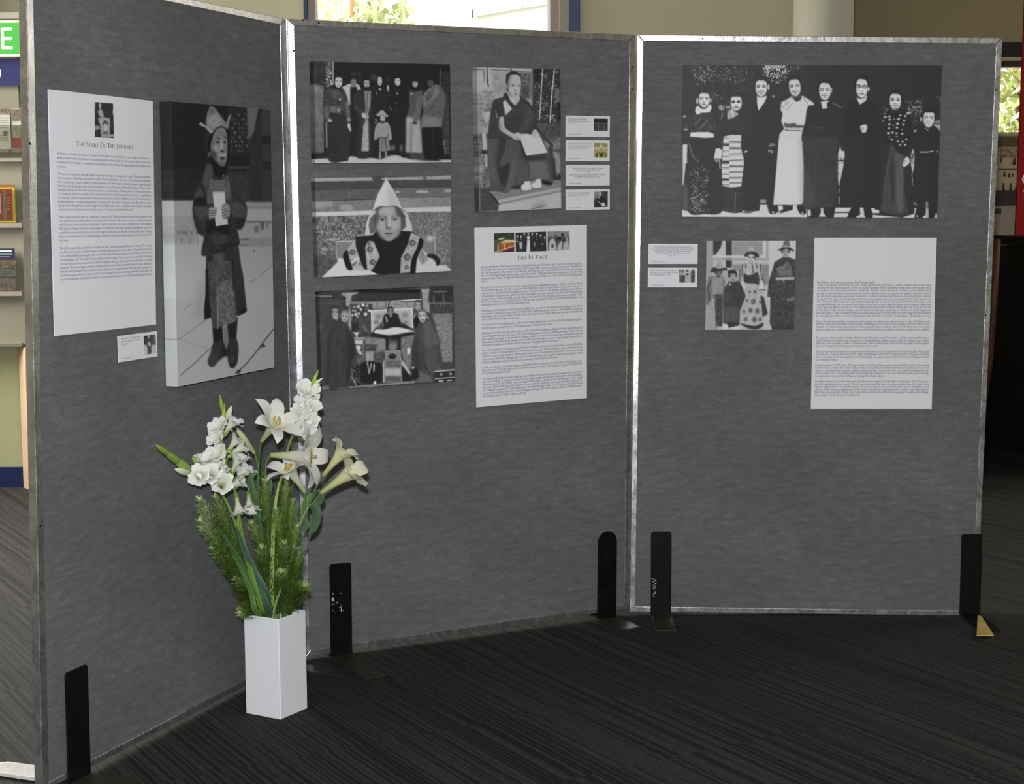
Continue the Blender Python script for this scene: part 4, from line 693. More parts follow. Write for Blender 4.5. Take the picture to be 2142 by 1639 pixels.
    p.poly([(1560, 1230), (1720, 1300), (1800, 1400), (1520, 1400)], 80, 2); p.face(1568, 335, 80, 130, 128, 56); p.face(1630, 480, 108, 160, 142, 84, -.05); p.poly([(1700, 470), (1730, 520), (1690, 500)], 140, .8); p.poly([(1490, 480), (1540, 430), (1560, 440), (1500, 520)], 100, 1)
    p.el(1500, 1200, 22, 24, 140, 0, 1); p.poly([(1480, 1220), (1560, 1190), (1590, 1330), (1500, 1390)], 34, 1.5)
    # cassette player
    p.poly([(1800, 1240), (2088, 1215), (2092, 1385), (1805, 1405)], 44, .7); p.line([(1805, 1250), (2085, 1225)], 14, 150, .7, tex=30, cell=1); p.el(1893, 1290, 20, 18, 140); p.el(1893, 1290, 9, 8, 40); p.el(2025, 1282, 20, 18, 140); p.el(2025, 1282, 9, 8, 40); p.line([(1810, 1350), (2088, 1328)], 12, 130, .6, tex=40, cell=1); p.line([(1860, 1385), (1920, 1380)], 12, 160, .5); p.line([(1980, 1375), (2040, 1370)], 12, 160, .5)
    p.rect(200, 1450, 320, 1515, 84, 1, tex=34, cell=2)
    p.a = np.clip((p.a-70)*1.3+76, 14, 210); p.z(0, 0, 1); return p
def pic_seated_boy():
    p = Pic(983, 136, 1178, 448, 120, seed=11); p.z(980, 130, 10.245)
    p.rect(50, 100, 1380, 1700, 140, 1.5, tex=14, cell=6); p.rect(1380, 900, 2000, 1700, 70, 1.5, tex=30, cell=3); p.rect(50, 100, 1380, 800, 150, 1.5, tex=14, cell=6, val2=160); p.line([(60, 150), (330, 155), (345, 430)], 14, 60, .5); p.line([(395, 130), (405, 350), (425, 520)], 26, 44, .6); p.line([(480, 155), (800, 175), (1340, 215)], 14, 60, .5)
    p.rect(520, 210, 1330, 720, 134, 3, tex=20, cell=7); p.poly([(1100, 210), (1330, 230), (1330, 800), (1100, 740)], 84, 2, tex=40, cell=2.4); p.el(1220, 640, 70, 140, 66, 0, 2, tex=24, cell=3)
    p.rect(200, 600, 560, 1400, 128, 3, tex=40, cell=4); p.speck(200, 650, 560, 1400, 60, .62, 2.4, .6); p.poly([(310, 1060), (480, 1050), (440, 1260), (340, 1260)], 158, 1.5); p.rect(330, 1000, 500, 1050, 90, 1.2, tex=20)
    # foliage on the right
    p.rect(1370, 130, 2000, 1300, 50, 1.2, tex=28, cell=2.6); p.rect(1430, 130, 1580, 420, 34, 2)
    p.line([(1590, 130), (1560, 600), (1520, 1240)], 20, 170, .4); p.line([(1840, 160), (1790, 650), (1745, 1280)], 22, 176, .4); p.line([(1330, 200), (1345, 800)], 16, 84, .6)
    rg = np.random.default_rng(4)
    for k in range(70):
        x = rg.uniform(1400, 1950); y = rg.uniform(180, 1240); a = rg.uniform(.2, 2.9); L = rg.uniform(40, 110); w = rg.uniform(14, 26)
        p.poly([(x, y), (x+math.cos(a)*L*.5-w*.5*math.sin(a), y+math.sin(a)*L*.5+w*.5*math.cos(a)), (x+math.cos(a)*L, y+math.sin(a)*L), (x+math.cos(a)*L*.5+w*.5*math.sin(a), y+math.sin(a)*L*.5-w*.5*math.cos(a))], rg.uniform(90, 170), .5)
    p.rect(1850, 560, 1960, 860, 92, 2, tex=24, cell=3); p.rect(1900, 860, 1980, 1240, 34, 2)
    p.z(980, 280, 9.64)
    p.rect(190, -20, 420, 1180, 96, 1.5, tex=52, cell=2.6); p.line([(310, 0), (330, 280)], 74, 158, .8); p.line([(345, 430), (365, 640)], 56, 140, 1.5); p.rect(260, 330, 380, 400, 44, 1, tex=14); p.rect(220, 640, 290, 780, 140, 1.5); p.line([(200, 800), (240, 860), (270, 1040)], 10, 140, .5); p.line([(200, 1140), (290, 1130), (390, 1060)], 14, 140, .6)
    p.rect(1650, -20, 1880, 900, 66, 1.5, tex=36, cell=2.6); p.poly([(1700, 340), (1840, 380), (1860, 800), (1770, 790)], 124, 1.5, tex=24, cell=2); p.rect(1700, 500, 1750, 850, 46, 1.5)
    p.poly([(1660, 120), (1860, 60), (1860, 300), (1700, 320)], 104, 1.5, tex=40, cell=2)
    # chair arc
    p.line([(1450, -60), (1600, -20), (1680, 60), (1720, 140), (1650, 210)], 26, 70, .8); p.line([(1350, -130), (1480, 0), (1600, 150), (1690, 240)], 44, 52, 1)
    # floor / step
    p.poly([(230, 1100), (420, 1060), (620, 1380), (600, 1545), (230, 1570)], 64, 1.2, tex=10, cell=5); p.poly([(430, 1150), (640, 1200), (1870, 940), (1870, 1080), (600, 1330)], 112, 1, tex=10, cell=4)
    p.poly([(590, 1330), (1870, 1075), (1870, 1130), (610, 1400)], 152, .8); p.poly([(610, 1390), (1870, 1130), (1870, 1170), (620, 1430)], 118, .8); p.poly([(610, 1430), (1870, 1170), (1870, 1510), (600, 1550)], 160, 1, tex=8, cell=6); p.el(1420, 1440, 160, 60, 136, -.2, 4, tex=16, cell=3)
    p.line([(1280, 1510), (1560, 1450)], 16, 84, 1.2); p.line([(430, 1160), (600, 1330)], 10, 140, .6); p.line([(440, 1200), (610, 1420)], 30, 44, 1.2); p.rect(1700, 860, 1870, 930, 44, 1.2, tex=20, cell=3)
    # robe lower
    p.poly([(400, 0), (900, -20), (1100, 60), (1500, 80), (1600, 380), (1640, 700), (1700, 990), (1560, 1000), (1300, 940), (1050, 1050), (860, 1120), (780, 1190), (650, 1180), (440, 1130), (400, 700), (390, 350)], 72, 1, 0, tex=12, cell=(12, 6))
    p.poly([(600, 0), (800, 100), (760, 300), (660, 520), (620, 700), (560, 640), (600, 350)], 50, 2.5); p.poly([(580, 700), (850, 560), (860, 700), (800, 900), (760, 1100), (640, 1000), (600, 820)], 46, 1.8); p.line([(790, 120), (750, 350), (660, 560)], 14, 92, 1.2); p.poly([(870, 540), (960, 500), (940, 800), (880, 1050), (780, 1190), (740, 1100), (820, 850)], 84, 2.5)
    p.poly([(1000, 60), (1100, 160), (1180, 450), (1560, 440), (1560, 520), (1200, 560), (1100, 480)], 46, 3); p.poly([(1220, 560), (1560, 560), (1640, 900), (1480, 940), (1230, 880)], 90, 3, tex=8, cell=8); p.line([(1215, 600), (1220, 860)], 14, 58, 1.5); p.poly([(1480, 920), (1700, 980), (1660, 1040), (1490, 1010)], 30, 1); p.poly([(870, 1060), (1060, 1030), (1070, 1110), (880, 1110)], 34, 2)
    p.poly([(1600, 250), (1680, 260), (1720, 950), (1690, 990), (1600, 500)], 58, 2)
    # shoes
    p.poly([(1125, 960), (1245, 950), (1270, 1130), (1110, 1148), (1060, 1090), (1070, 1030), (1125, 1010)], 186, .6); p.poly([(1350, 915), (1455, 905), (1475, 1075), (1330, 1098), (1270, 1060), (1275, 1000), (1345, 970)], 182, .6); p.line([(1080, 1150), (1265, 1135)], 12, 84, .6); p.line([(1290, 1100), (1470, 1085)], 12, 84, .6)
    # upper body
    p.z(980, 130, 10.245)
    p.poly([(800, 660), (740, 740), (560, 790), (510, 880), (480, 1040), (440, 1300), (400, 1640), (1300, 1660), (1400, 1500), (1480, 1350), (1440, 1080), (1300, 850), (1100, 700), (1000, 900)], 54, 1, 0, tex=7, cell=8)
    p.poly([(1160, 760), (1280, 900), (1430, 1080), (1380, 1260), (1200, 1500), (1000, 1600), (1150, 1250), (1180, 1000)], 62, 2.5, tex=6); p.line([(1190, 800), (1310, 950), (1440, 1090)], 22, 40, 1); p.line([(1180, 1100), (1100, 1400), (980, 1560)], 14, 44, 1.5); p.line([(1300, 1200), (1200, 1450)], 12, 80, 1.5)
    p.poly([(780, 660), (840, 650), (960, 880), (1000, 940), (930, 990), (800, 800), (740, 740)], 48, .8)
    p.poly([(825, 640), (900, 680), (1000, 780), (1085, 690), (1105, 800), (1000, 930), (900, 830)], 168, .7, tex=4); p.poly([(1000, 800), (1080, 770), (1020, 900)], 140, 1.2)
    p.poly([(740, 860), (780, 805), (850, 880), (935, 1000), (820, 1110), (790, 1150), (760, 1000)], 170, .7); p.line([(770, 1000), (800, 1130)], 9, 60, .4); p.poly([(600, 900), (720, 860), (760, 1150), (620, 1195), (575, 1050)], 50, 1); p.line([(580, 1040), (615, 1190), (750, 1165)], 10, 150, .4)
    p.poly([(670, 1200), (750, 1180), (770, 1370), (860, 1470), (980, 1540), (960, 1620), (840, 1560), (680, 1450), (655, 1330)], 156, .9, 1); p.poly([(670, 1250), (700, 1300), (720, 1430), (800, 1520), (690, 1450), (655, 1330)], 122, 1.8)
    p.poly([(960, 1560), (1040, 1505), (1120, 1540), (1180, 1600), (1140, 1660), (960, 1650)], 158, .8, 1)
    p.poly([(1180, 1570), (1240, 1530), (1500, 1580), (1520, 1680), (1160, 1680)], 176, .8); p.poly([(1360, 1530), (1410, 1440), (1480, 1480), (1520, 1640), (1440, 1700), (1370, 1620)], 160, .7, 1); p.line([(1420, 1520), (1400, 1620)], 9, 96, .5)
    # head
    p.poly([(805, 330), (820, 260), (900, 200), (980, 190), (1080, 230), (1125, 300), (1135, 480), (1110, 640), (840, 620), (800, 420)], 36, .9, 1); p.line([(905, 120), (912, 200)], 26, 44, .8)
    p.poly([(880, 300), (960, 270), (1070, 280), (1120, 360), (1125, 520), (1110, 640), (1060, 730), (990, 780), (920, 740), (860, 620), (845, 470)], 156, 1, 1); p.poly([(830, 480), (870, 420), (880, 300), (920, 280), (890, 420), (870, 560)], 84, 2); p.el(815, 510, 22, 60, 130, 0, .8); p.poly([(860, 580), (910, 700), (960, 770), (900, 740), (850, 640)], 96, 1.4)
    p.line([(925, 475), (990, 465)], 12, 110, .8); p.line([(1050, 470), (1105, 475)], 12, 110, .8); p.poly([(925, 500), (955, 485), (990, 505), (960, 515)], 52, .6, 1); p.poly([(1050, 505), (1080, 490), (1110, 510), (1080, 520)], 52, .6, 1)
    p.line([(975, 608), (1005, 615), (1040, 606)], 14, 86, .7); p.line([(1030, 520), (1040, 600)], 10, 176, 1); p.poly([(960, 672), (1010, 662), (1060, 672), (1010, 695)], 92, .7); p.el(1010, 720, 40, 14, 130, 0, 1.5)
    p.z(980, 280, 9.64)
    p.poly([(890, 30), (960, 0), (1150, 0), (1130, 60), (1060, 100), (940, 108)], 164, .8, 1); p.line([(930, 60), (1030, 100)], 12, 108, .7)
    p.poly([(1040, 90), (1150, 0), (1280, 50), (1450, 60), (1595, 378), (1400, 405), (1170, 442)], 178, .6, tex=4, cell=8); p.poly([(1330, -20), (1430, -10), (1430, 80), (1340, 90), (1300, 50)], 166, .7); p.line([(1345, 0), (1360, 70)], 9, 120, .5); p.line([(1170, 442), (1590, 382)], 9, 70, .5)
    p.z(0, 0, 1); return p
def pic_family_row():
    p = Pic(1424, 130, 1976, 462, 40, seed=13); p.z(1420, 130, 7.65)
    p.rect(50, 30, 2150, 1300, 43, 1, tex=6, cell=8); p.speck(180, 40, 620, 360, 150, .58, 1.7, .8); p.speck(640, 40, 1180, 330, 120, .62, 1.7, .75); p.speck(1350, 40, 1780, 240, 190, .5, 1.9, 1); p.rect(1400, 50, 1700, 90, 150, 1.2, tex=60, cell=1.4); p.speck(1450, 160, 1760, 350, 180, .62, 1.8); p.speck(500, 440, 760, 640, 110, .62, 1.5); p.speck(1780, 60, 1960, 130, 150, .6, 1.5); p.speck(850, 300, 1160, 480, 88, .66, 1.4)
    p.rect(750, 700, 830, 745, 130, 1); p.speck(620, 680, 720, 770, 170, .55, 1.2); p.el(1510, 560, 20, 34, 150, .3, 1)
    # bottom pavement
    p.z(1420, 290, 7.65); p.poly([(40, 1130), (150, 1160), (300, 1215), (700, 1155), (900, 1190), (1290, 1150), (1300, 1060), (1420, 1060), (1450, 1160), (1570, 1170), (1600, 1160), (1580, 1070), (2000, 1060), (2130, 1130), (4300, 1120), (4300, 1260), (40, 1260)], 190, .6)
    p.z(1690, 290, 7.386); p.rect(-10, 1040, 2010, 1240, 38, .8)
    for q in ([(0, 1095), (40, 1095), (50, 1200), (0, 1200)], [(195, 1060), (235, 1055), (240, 1150), (290, 1205), (165, 1205), (200, 1140)], [(430, 1062), (705, 1062), (680, 1130), (410, 1130)], [(410, 1150), (650, 1150), (600, 1210), (395, 1210)], [(800, 1065), (865, 1065), (868, 1180), (890, 1215), (730, 1215), (810, 1170)], [(950, 1070), (1025, 1070), (1040, 1095), (1100, 1100), (1100, 1150), (1000, 1150)], [(1000, 1175), (1450, 1215), (1000, 1218)], [(1450, 1215), (1640, 1160), (1650, 1070), (1685, 1070), (1680, 1140), (1640, 1222)], [(1820, 1070), (1860, 1070), (1860, 1225), (1760, 1225), (1820, 1170)], [(1990, 1140), (1998, 1225), (1930, 1225)]): p.poly(q, 188, .5)
    p.el(105, 1190, 14, 12, 170); p.el(355, 1188, 14, 16, 170); p.el(645, 1190, 12, 12, 120); p.el(960, 1195, 16, 12, 130); p.rect(1820, 975, 1855, 1030, 100, 1); p.speck(1630, 960, 1690, 1040, 180, .5, 1)
    rf = np.random.default_rng(8)
    for x0_, x1_ in ((60, 430), (560, 1080), (1680, 1980)):
        for k in range(9): x = rf.uniform(x0_, x1_); y = rf.uniform(60, 500); p.line([(x, y), (x+rf.uniform(-25, 25), y+rf.uniform(200, 460))], rf.uniform(10, 30), rf.uniform(48, 62), 1.8, al=.55)
    # gaps of light between figures
    p.poly([(500, 118), (520, 190), (565, 190), (572, 300), (550, 420), (525, 540), (500, 640), (480, 745), (462, 600), (465, 230)], 182, .6); p.line([(470, 340), (560, 330)], 18, 50, .6, tex=40, cell=1); p.speck(462, 280, 570, 390, 36, .5, 1); p.line([(462, 540), (525, 545)], 9, 60, .4); p.line([(480, 770), (478, 830)], 9, 150, .4); p.line([(480, 900), (485, 1000)], 22, 120, .8, tex=50, cell=1)
    p.poly([(1620, 150), (1655, 240), (1645, 400), (1620, 540), (1590, 400), (1588, 250)], 170, .6); p.speck(1585, 200, 1660, 390, 36, .45, 1.1); p.line([(1608, 540), (1618, 720)], 9, 150, .4)
    # woman 1
    p.z(1420, 130, 7.65); p.poly([(80, 900), (240, 840), (290, 830), (500, 790), (560, 860), (600, 1100), (560, 1150), (190, 1120), (100, 1090), (75, 1000)], 48, .8, 1, tex=22, cell=(5, 2.5)); p.line([(350, 900), (250, 1000)], 14, 96, 1.2); p.line([(470, 920), (320, 1080)], 16, 100, 1.4); p.line([(480, 960), (500, 1060)], 12, 92, 1); p.el(90, 870, 26, 18, 150, -.5, 1); p.el(110, 1075, 32, 14, 160, .1, .9)
    p.poly([(190, 1125), (330, 1115), (480, 1118), (565, 1150), (555, 1205), (400, 1208), (180, 1190)], 196, .5)
    p.poly([(262, 765), (300, 700), (360, 740), (420, 745), (500, 670), (522, 740), (480, 800), (360, 810), (290, 838)], 196, .5, 1); p.face(405, 600, 190, 240, 196, 40, .05, .25, 90); p.el(295, 620, 16, 50, 180); p.el(508, 610, 14, 36, 170); p.line([(350, 735), (420, 745), (490, 670)], 14, 50, .6)
    p.z(1420, 290, 7.65); p.poly([(60, 100), (110, 80), (150, 110), (178, 360), (168, 405), (110, 390), (80, 700), (60, 750)], 188, .6); p.line([(160, 330), (140, 400)], 8, 60, .4); p.line([(75, 390), (65, 740)], 16, 170, .5); p.poly([(150, 60), (300, 0), (560, 60), (680, 600), (700, 1150), (400, 1205), (170, 1190), (110, 900), (130, 420)], 38, .8, 1, tex=5); p.line([(170, 80), (220, 280), (310, 370)], 22, 92, 1.4); p.poly([(70, 760), (130, 700), (150, 1150), (60, 1140)], 92, 3.5, al=.8)
    p.speck(180, 420, 470, 1180, 150, .6, 1.7, .75); p.speck(180, 860, 470, 1180, 160, .58, 1.4, .7)
    # woman 2 striped apron
    p.z(1420, 130, 7.65); p.poly([(700, 800), (800, 760), (1000, 770), (1040, 900), (1040, 1170), (700, 1170), (660, 950)], 42, .8, 1); p.line([(700, 820), (680, 900)], 14, 130, .8); p.poly([(775, 790), (850, 740), (960, 830), (870, 890), (780, 918)], 150, .8, tex=30, cell=2); p.line([(850, 760), (870, 860)], 26, 190, .6)
    p.face(917, 652, 196, 236, 196, 40, .0, .3, 44); p.el(872, 637, 27, 15, 40, 0, .7); p.el(950, 632, 25, 14, 40, 0, .7); p.rect(790, 920, 1040, 1150, 44, 2, tex=6)
    p.poly([(720, 1190), (830, 1160), (1000, 1165), (1000, 1300), (715, 1300)], 186, .5); p.speck(725, 1170, 830, 1300, 50, .55, 1.3)
    p.z(1420, 290, 7.65); p.poly([(715, 0), (1000, 0), (990, 130), (1010, 200), (1045, 350), (1025, 560), (1000, 760), (860, 780), (700, 760), (685, 450)], 190, .6)
    for y in (45, 68, 240, 265, 340, 358, 525, 545, 618, 634): p.line([(812, y), (1035, y-2)], 8, 40, .35)
    for y, h in ((150, 34), (440, 30), (705, 20)): p.rect(812, y-h/2, 1030, y+h/2, 96, .6, tex=22, cell=(1, 9))
    for y in (180, 208, 285, 465, 485, 560, 575, 735, 750): p.line([(690, y), (806, y)], 7, 50, .35)
    for y, h in ((95, 44), (375, 52), (655, 40)): p.rect(685, y-h/2, 806, y+h/2, 58, .6)
    p.poly([(1010, -100), (1060, 0), (1060, 300), (1075, 900), (1000, 800), (1050, 350), (990, 100)], 40, .8); p.poly([(590, 160), (640, 150), (697, 180), (680, 320), (560, 315)], 192, .5); p.poly([(565, 325), (670, 325), (660, 350), (610, 380), (570, 350)], 120, .7, tex=40, cell=1); p.line([(655, 350), (658, 470)], 15, 180, .5)
    p.poly([(700, 790), (1000, 780), (1010, 1150), (880, 1190), (730, 1160)], 46, 1.2, tex=14, cell=4); p.line([(900, 860), (905, 960), (890, 1180)], 14, 88, 1); p.poly([(1010, 1150), (1150, 1150), (1220, 1160), (1130, 1195), (1015, 1190)], 80, .8); p.el(1035, 1165, 22, 14, 180, 0, .6)
    # man 3
    p.z(1420, 130, 7.65); p.poly([(1130, 600), (1250, 540), (1420, 540), (1560, 600), (1620, 800), (1600, 1300), (1060, 1300), (1050, 900)], 40, .8, 1); p.poly([(1250, 530), (1300, 560), (1415, 540), (1370, 640), (1275, 778), (1250, 650)], 196, .5)
    p.face(1318, 410, 200, 270, 198, 38, 0, .25, 50, 1); p.el(1435, 395, 16, 44, 180); p.z(1420, 290, 7.65); p.poly([(1050, -40), (1600, -40), (1580, 300), (1540, 700), (1510, 1060), (1570, 1160), (1440, 1150), (1400, 1060), (1290, 1060), (1290, 1150), (1050, 1150)], 38, .8); p.poly([(1470, 60), (1560, 100), (1480, 130), (1430, 120)], 110, .7, tex=40, cell=1); p.line([(1450, 180), (1440, 210)], 16, 190, .5); p.line([(1480, 185), (1475, 215)], 16, 190, .5); p.line([(1505, 200), (1498, 222)], 12, 180, .5); p.poly([(1040, 210), (1090, 180), (1095, 205), (1050, 225)], 190, .5)
    p.rect(1300, 970, 1400, 1030, 130, .8, tex=60, cell=1.2); p.rect(1300, 1060, 1415, 1150, 190, .8); p.poly([(1440, 1100), (1540, 1100), (1580, 1170), (1520, 1205), (1450, 1190)], 36, .8, 1); p.el(1508, 1178, 18, 16, 190, 0, .6)
    # man 4 white robe
    p.z(1420, 130, 7.65); p.poly([(1640, 640), (1790, 560), (1990, 540), (2142, 640), (2190, 720), (2100, 740), (2050, 860), (2020, 1060), (1680, 1050), (1640, 950), (1660, 820), (1625, 760)], 190, .7, 0, tex=5); p.poly([(1680, 960), (1750, 990), (1850, 970), (1900, 1010), (2010, 1010), (2010, 1050), (1690, 1040)], 70, 1.2, tex=40, cell=2)
    p.poly([(1610, 1150), (1680, 1070), (2015, 1070), (2010, 1300), (1600, 1300)], 190, .6); p.line([(1690, 1060), (2010, 1066)], 20, 180, .5); p.line([(1700, 1085), (2000, 1100)], 12, 50, .5)
    for a, b in (((1760, 640), (1640, 740)), ((1820, 650), (1720, 770)), ((1730, 610), (1700, 660))): p.line([a, b], 10, 120, .7)
    p.poly([(1800, 560), (1950, 540), (1950, 600), (1880, 630), (1830, 600)], 50, .7, 1); p.line([(1800, 560), (1850, 620)], 16, 190, .4); p.line([(1990, 560), (2070, 680)], 8, 100, .5)
    p.face(1855, 400, 200, 280, 192, 38, -.12, .25, 50, 1); p.poly([(1770, 470), (1800, 530), (1880, 560), (1800, 550)], 110, 1.5)
    p.z(1420, 290, 7.65); p.poly([(1600, 0), (2010, 0), (2000, 500), (1985, 1000), (1960, 1065), (1510, 1058), (1550, 600), (1585, 180)], 192, .6); p.poly([(1900, 0), (2010, 0), (1990, 1000), (1930, 1060)], 178, 2.5); p.poly([(1660, 1065), (1830, 1065), (1820, 1140), (1700, 1170), (1620, 1200), (1590, 1170), (1670, 1130)], 36, .7); p.el(1620, 1175, 18, 14, 180, 0, .6); p.poly([(1890, 1070), (2000, 1065), (2040, 1170), (2000, 1215), (1930, 1190)], 36, .7, 1); p.el(1978, 1188, 14, 18, 180, 0, .6)
    # man 5
    p.z(1690, 130, 7.386); p.poly([(0, 690), (100, 660), (200, 600), (380, 600), (520, 700), (560, 900), (560, 1260), (-60, 1260), (-40, 900)], 38, .8, 1, tex=5); p.poly([(200, 610), (330, 590), (290, 640), (300, 715), (225, 720)], 190, .5); p.face(262, 445, 196, 270, 196, 32, 0, .2, 56, 1); p.el(360, 430, 14, 44, 170); p.line([(400, 640), (510, 700)], 14, 110, .9); p.line([(40, 1010), (260, 1020)], 10, 62, .8)
    p.z(1690, 290, 7.386); p.poly([(-90, -30), (460, -30), (460, 700), (420, 1060), (-60, 1090), (-60, 600)], 50, 1.2, tex=7, cell=(12, 5)); p.poly([(-70, 500), (0, 500), (160, 1000), (0, 1085), (-60, 1000)], 70, 3, al=.6); p.poly([(60, 1090), (190, 1090), (150, 1205), (0, 1215), (60, 1170)], 34, .8); p.poly([(250, 1060), (410, 1060), (395, 1210), (300, 1205)], 34, .8)
    # man 6 glasses
    p.z(1690, 130, 7.386); p.poly([(600, 700), (760, 600), (930, 600), (1060, 680), (1120, 900), (1120, 1260), (560, 1260)], 33, .8, 1); p.poly([(750, 540), (800, 570), (912, 510), (900, 590), (805, 655), (770, 600)], 190, .5); p.face(832, 400, 196, 290, 196, 30, 0, .15, 56); p.el(938, 410, 14, 44, 176)
    p.line([(735, 350), (950, 380)], 12, 28, .4); p.el(772, 372, 38, 28, 30, 0, .4); p.el(772, 374, 30, 21, 170, 0, .4); p.el(872, 378, 40, 28, 30, 0, .4); p.el(872, 380, 31, 21, 170, 0, .4); p.el(775, 372, 12, 8, 60, 0, .4); p.el(870, 378, 12, 8, 60, 0, .4)
    p.poly([(805, 1000), (840, 970), (910, 970), (905, 1060), (870, 1090), (830, 1075)], 186, .5, 1); [p.line([(812, y), (860, y+10)], 6, 80, .3) for y in (1010, 1032, 1054)]
    p.z(1690, 290, 7.386); p.poly([(570, -30), (1150, -30), (1140, 600), (1120, 1060), (500, 1060), (520, 600), (570, 300)], 36, .8); p.poly([(680, 1060), (800, 1060), (740, 1200), (640, 1215), (620, 1180)], 32, .8, 1); p.poly([(860, 1060), (960, 1060), (1000, 1180), (980, 1215), (900, 1190)], 32, .8, 1)
    # woman 7 spotted blouse
    p.z(1690, 130, 7.386); p.speck(1490, 570, 1780, 860, 150, .55, 1.5, .8); p.speck(1620, 800, 1780, 1000, 90, .6, 1.4); p.speck(1160, 680, 1250, 860, 150, .58, 1.4, .8); p.speck(1990, 530, 2060, 620, 110, .5, 1.3)
    p.poly([(1230, 760), (1420, 720), (1560, 800), (1600, 1260), (1200, 1260), (1190, 950)], 32, .8, 1)
    for i, (x, y) in enumerate(((1262, 885), (1330, 878), (1400, 876), (1505, 830), (1486, 900), (1258, 962), (1322, 976), (1386, 950), (1476, 964), (1254, 1020), (1376, 1010), (1458, 1040), (1245, 1096), (1308, 1084), (1370, 1098), (1456, 1105), (1256, 1156), (1368, 1158), (1450, 1172), (1298, 1194), (1390, 1225), (1462, 1230), (1545, 790), (1260, 838), (1428, 820), (1200, 850), (1160, 900), (1520, 1185), (1575, 775))):
        r = (20, 11, 24, 20, 18)[i % 5]; p.el(x, y, r, r*.75, 176, -.3, .6)
    p.face(1350, 600, 190, 260, 196, 30, .03, .3, 56, 1); p.line([(1290, 740), (1440, 700)], 14, 90, 1)
    p.z(1690, 290, 7.386); p.poly([(1290, -30), (1550, -30), (1560, 100), (1480, 260), (1400, 230), (1320, 100)], 34, .8)
    for x, y in ((1298, 14), (1390, 42), (1464, 48), (1424, 92), (1502, 96), (1520, 10)): p.el(x, y, 18, 15, 170, 0, .6)
    p.poly([(1280, 60), (1400, 220), (1470, 260), (1480, 800), (1560, 1150), (1440, 1190), (1120, 1120), (1160, 800), (1220, 400)], 62, 1.2, 0, tex=16, cell=(12, 3)); p.poly([(1340, 230), (1480, 260), (1470, 1100), (1380, 1160), (1350, 600)], 84, 2.5, tex=16, cell=(6, 2.5), al=.8); p.poly([(1260, 400), (1340, 300), (1330, 1000), (1290, 1000)], 46, 2.5)
    p.poly([(1460, 400), (1500, 300), (1545, 280), (1575, 350), (1545, 400), (1500, 430), (1465, 420)], 186, .5, 1); p.line([(1480, 400), (1500, 330)], 6, 60, .3)
    # boy 8
    p.z(1690, 130, 7.386); p.rect(1950, 890, 2052, 950, 110, 1.2); p.poly([(1930, 960), (2050, 960), (2045, 1080)], 150, 1); p.poly([(1640, 1050), (1780, 990), (1960, 990), (2050, 1100), (2050, 1260), (1600, 1260)], 36, .8, 1)
    p.face(1868, 875, 184, 250, 194, 34, .08, .1, 70, 1); p.rect(1790, 740, 1950, 775, 30, .8); p.el(1750, 880, 16, 36, 170); p.poly([(1640, 1050), (1690, 1045), (1640, 1095)], 170, .7); p.line([(1810, 1020), (1860, 1060)], 14, 140, .6)
    p.z(1690, 290, 7.386); p.poly([(1660, -30), (2040, -30), (2000, 600), (1990, 1080), (1880, 1190), (1860, 1070), (1820, 1060), (1810, 1070), (1690, 1060), (1640, 600)], 38, .8); p.line([(1730, 205), (1850, 205), (1935, 190)], 12, 176, .5); p.el(2005, 200, 10, 14, 170); p.poly([(1690, 1060), (1820, 1060), (1800, 1170), (1700, 1220), (1650, 1210)], 34, .8, 1); p.el(1690, 1195, 18, 14, 160, 0, .6); p.poly([(1870, 1060), (1990, 1060), (1960, 1220), (1890, 1220)], 34, .8)
    p.rect(1820, 970, 1858, 1225, 150, 1, tex=30, cell=2, al=.8)
    p.z(1420, 130, 7.65); p.line([(60, 48), (60, 1300)], 12, 30, .5)
    p.z(0, 0, 1); return p
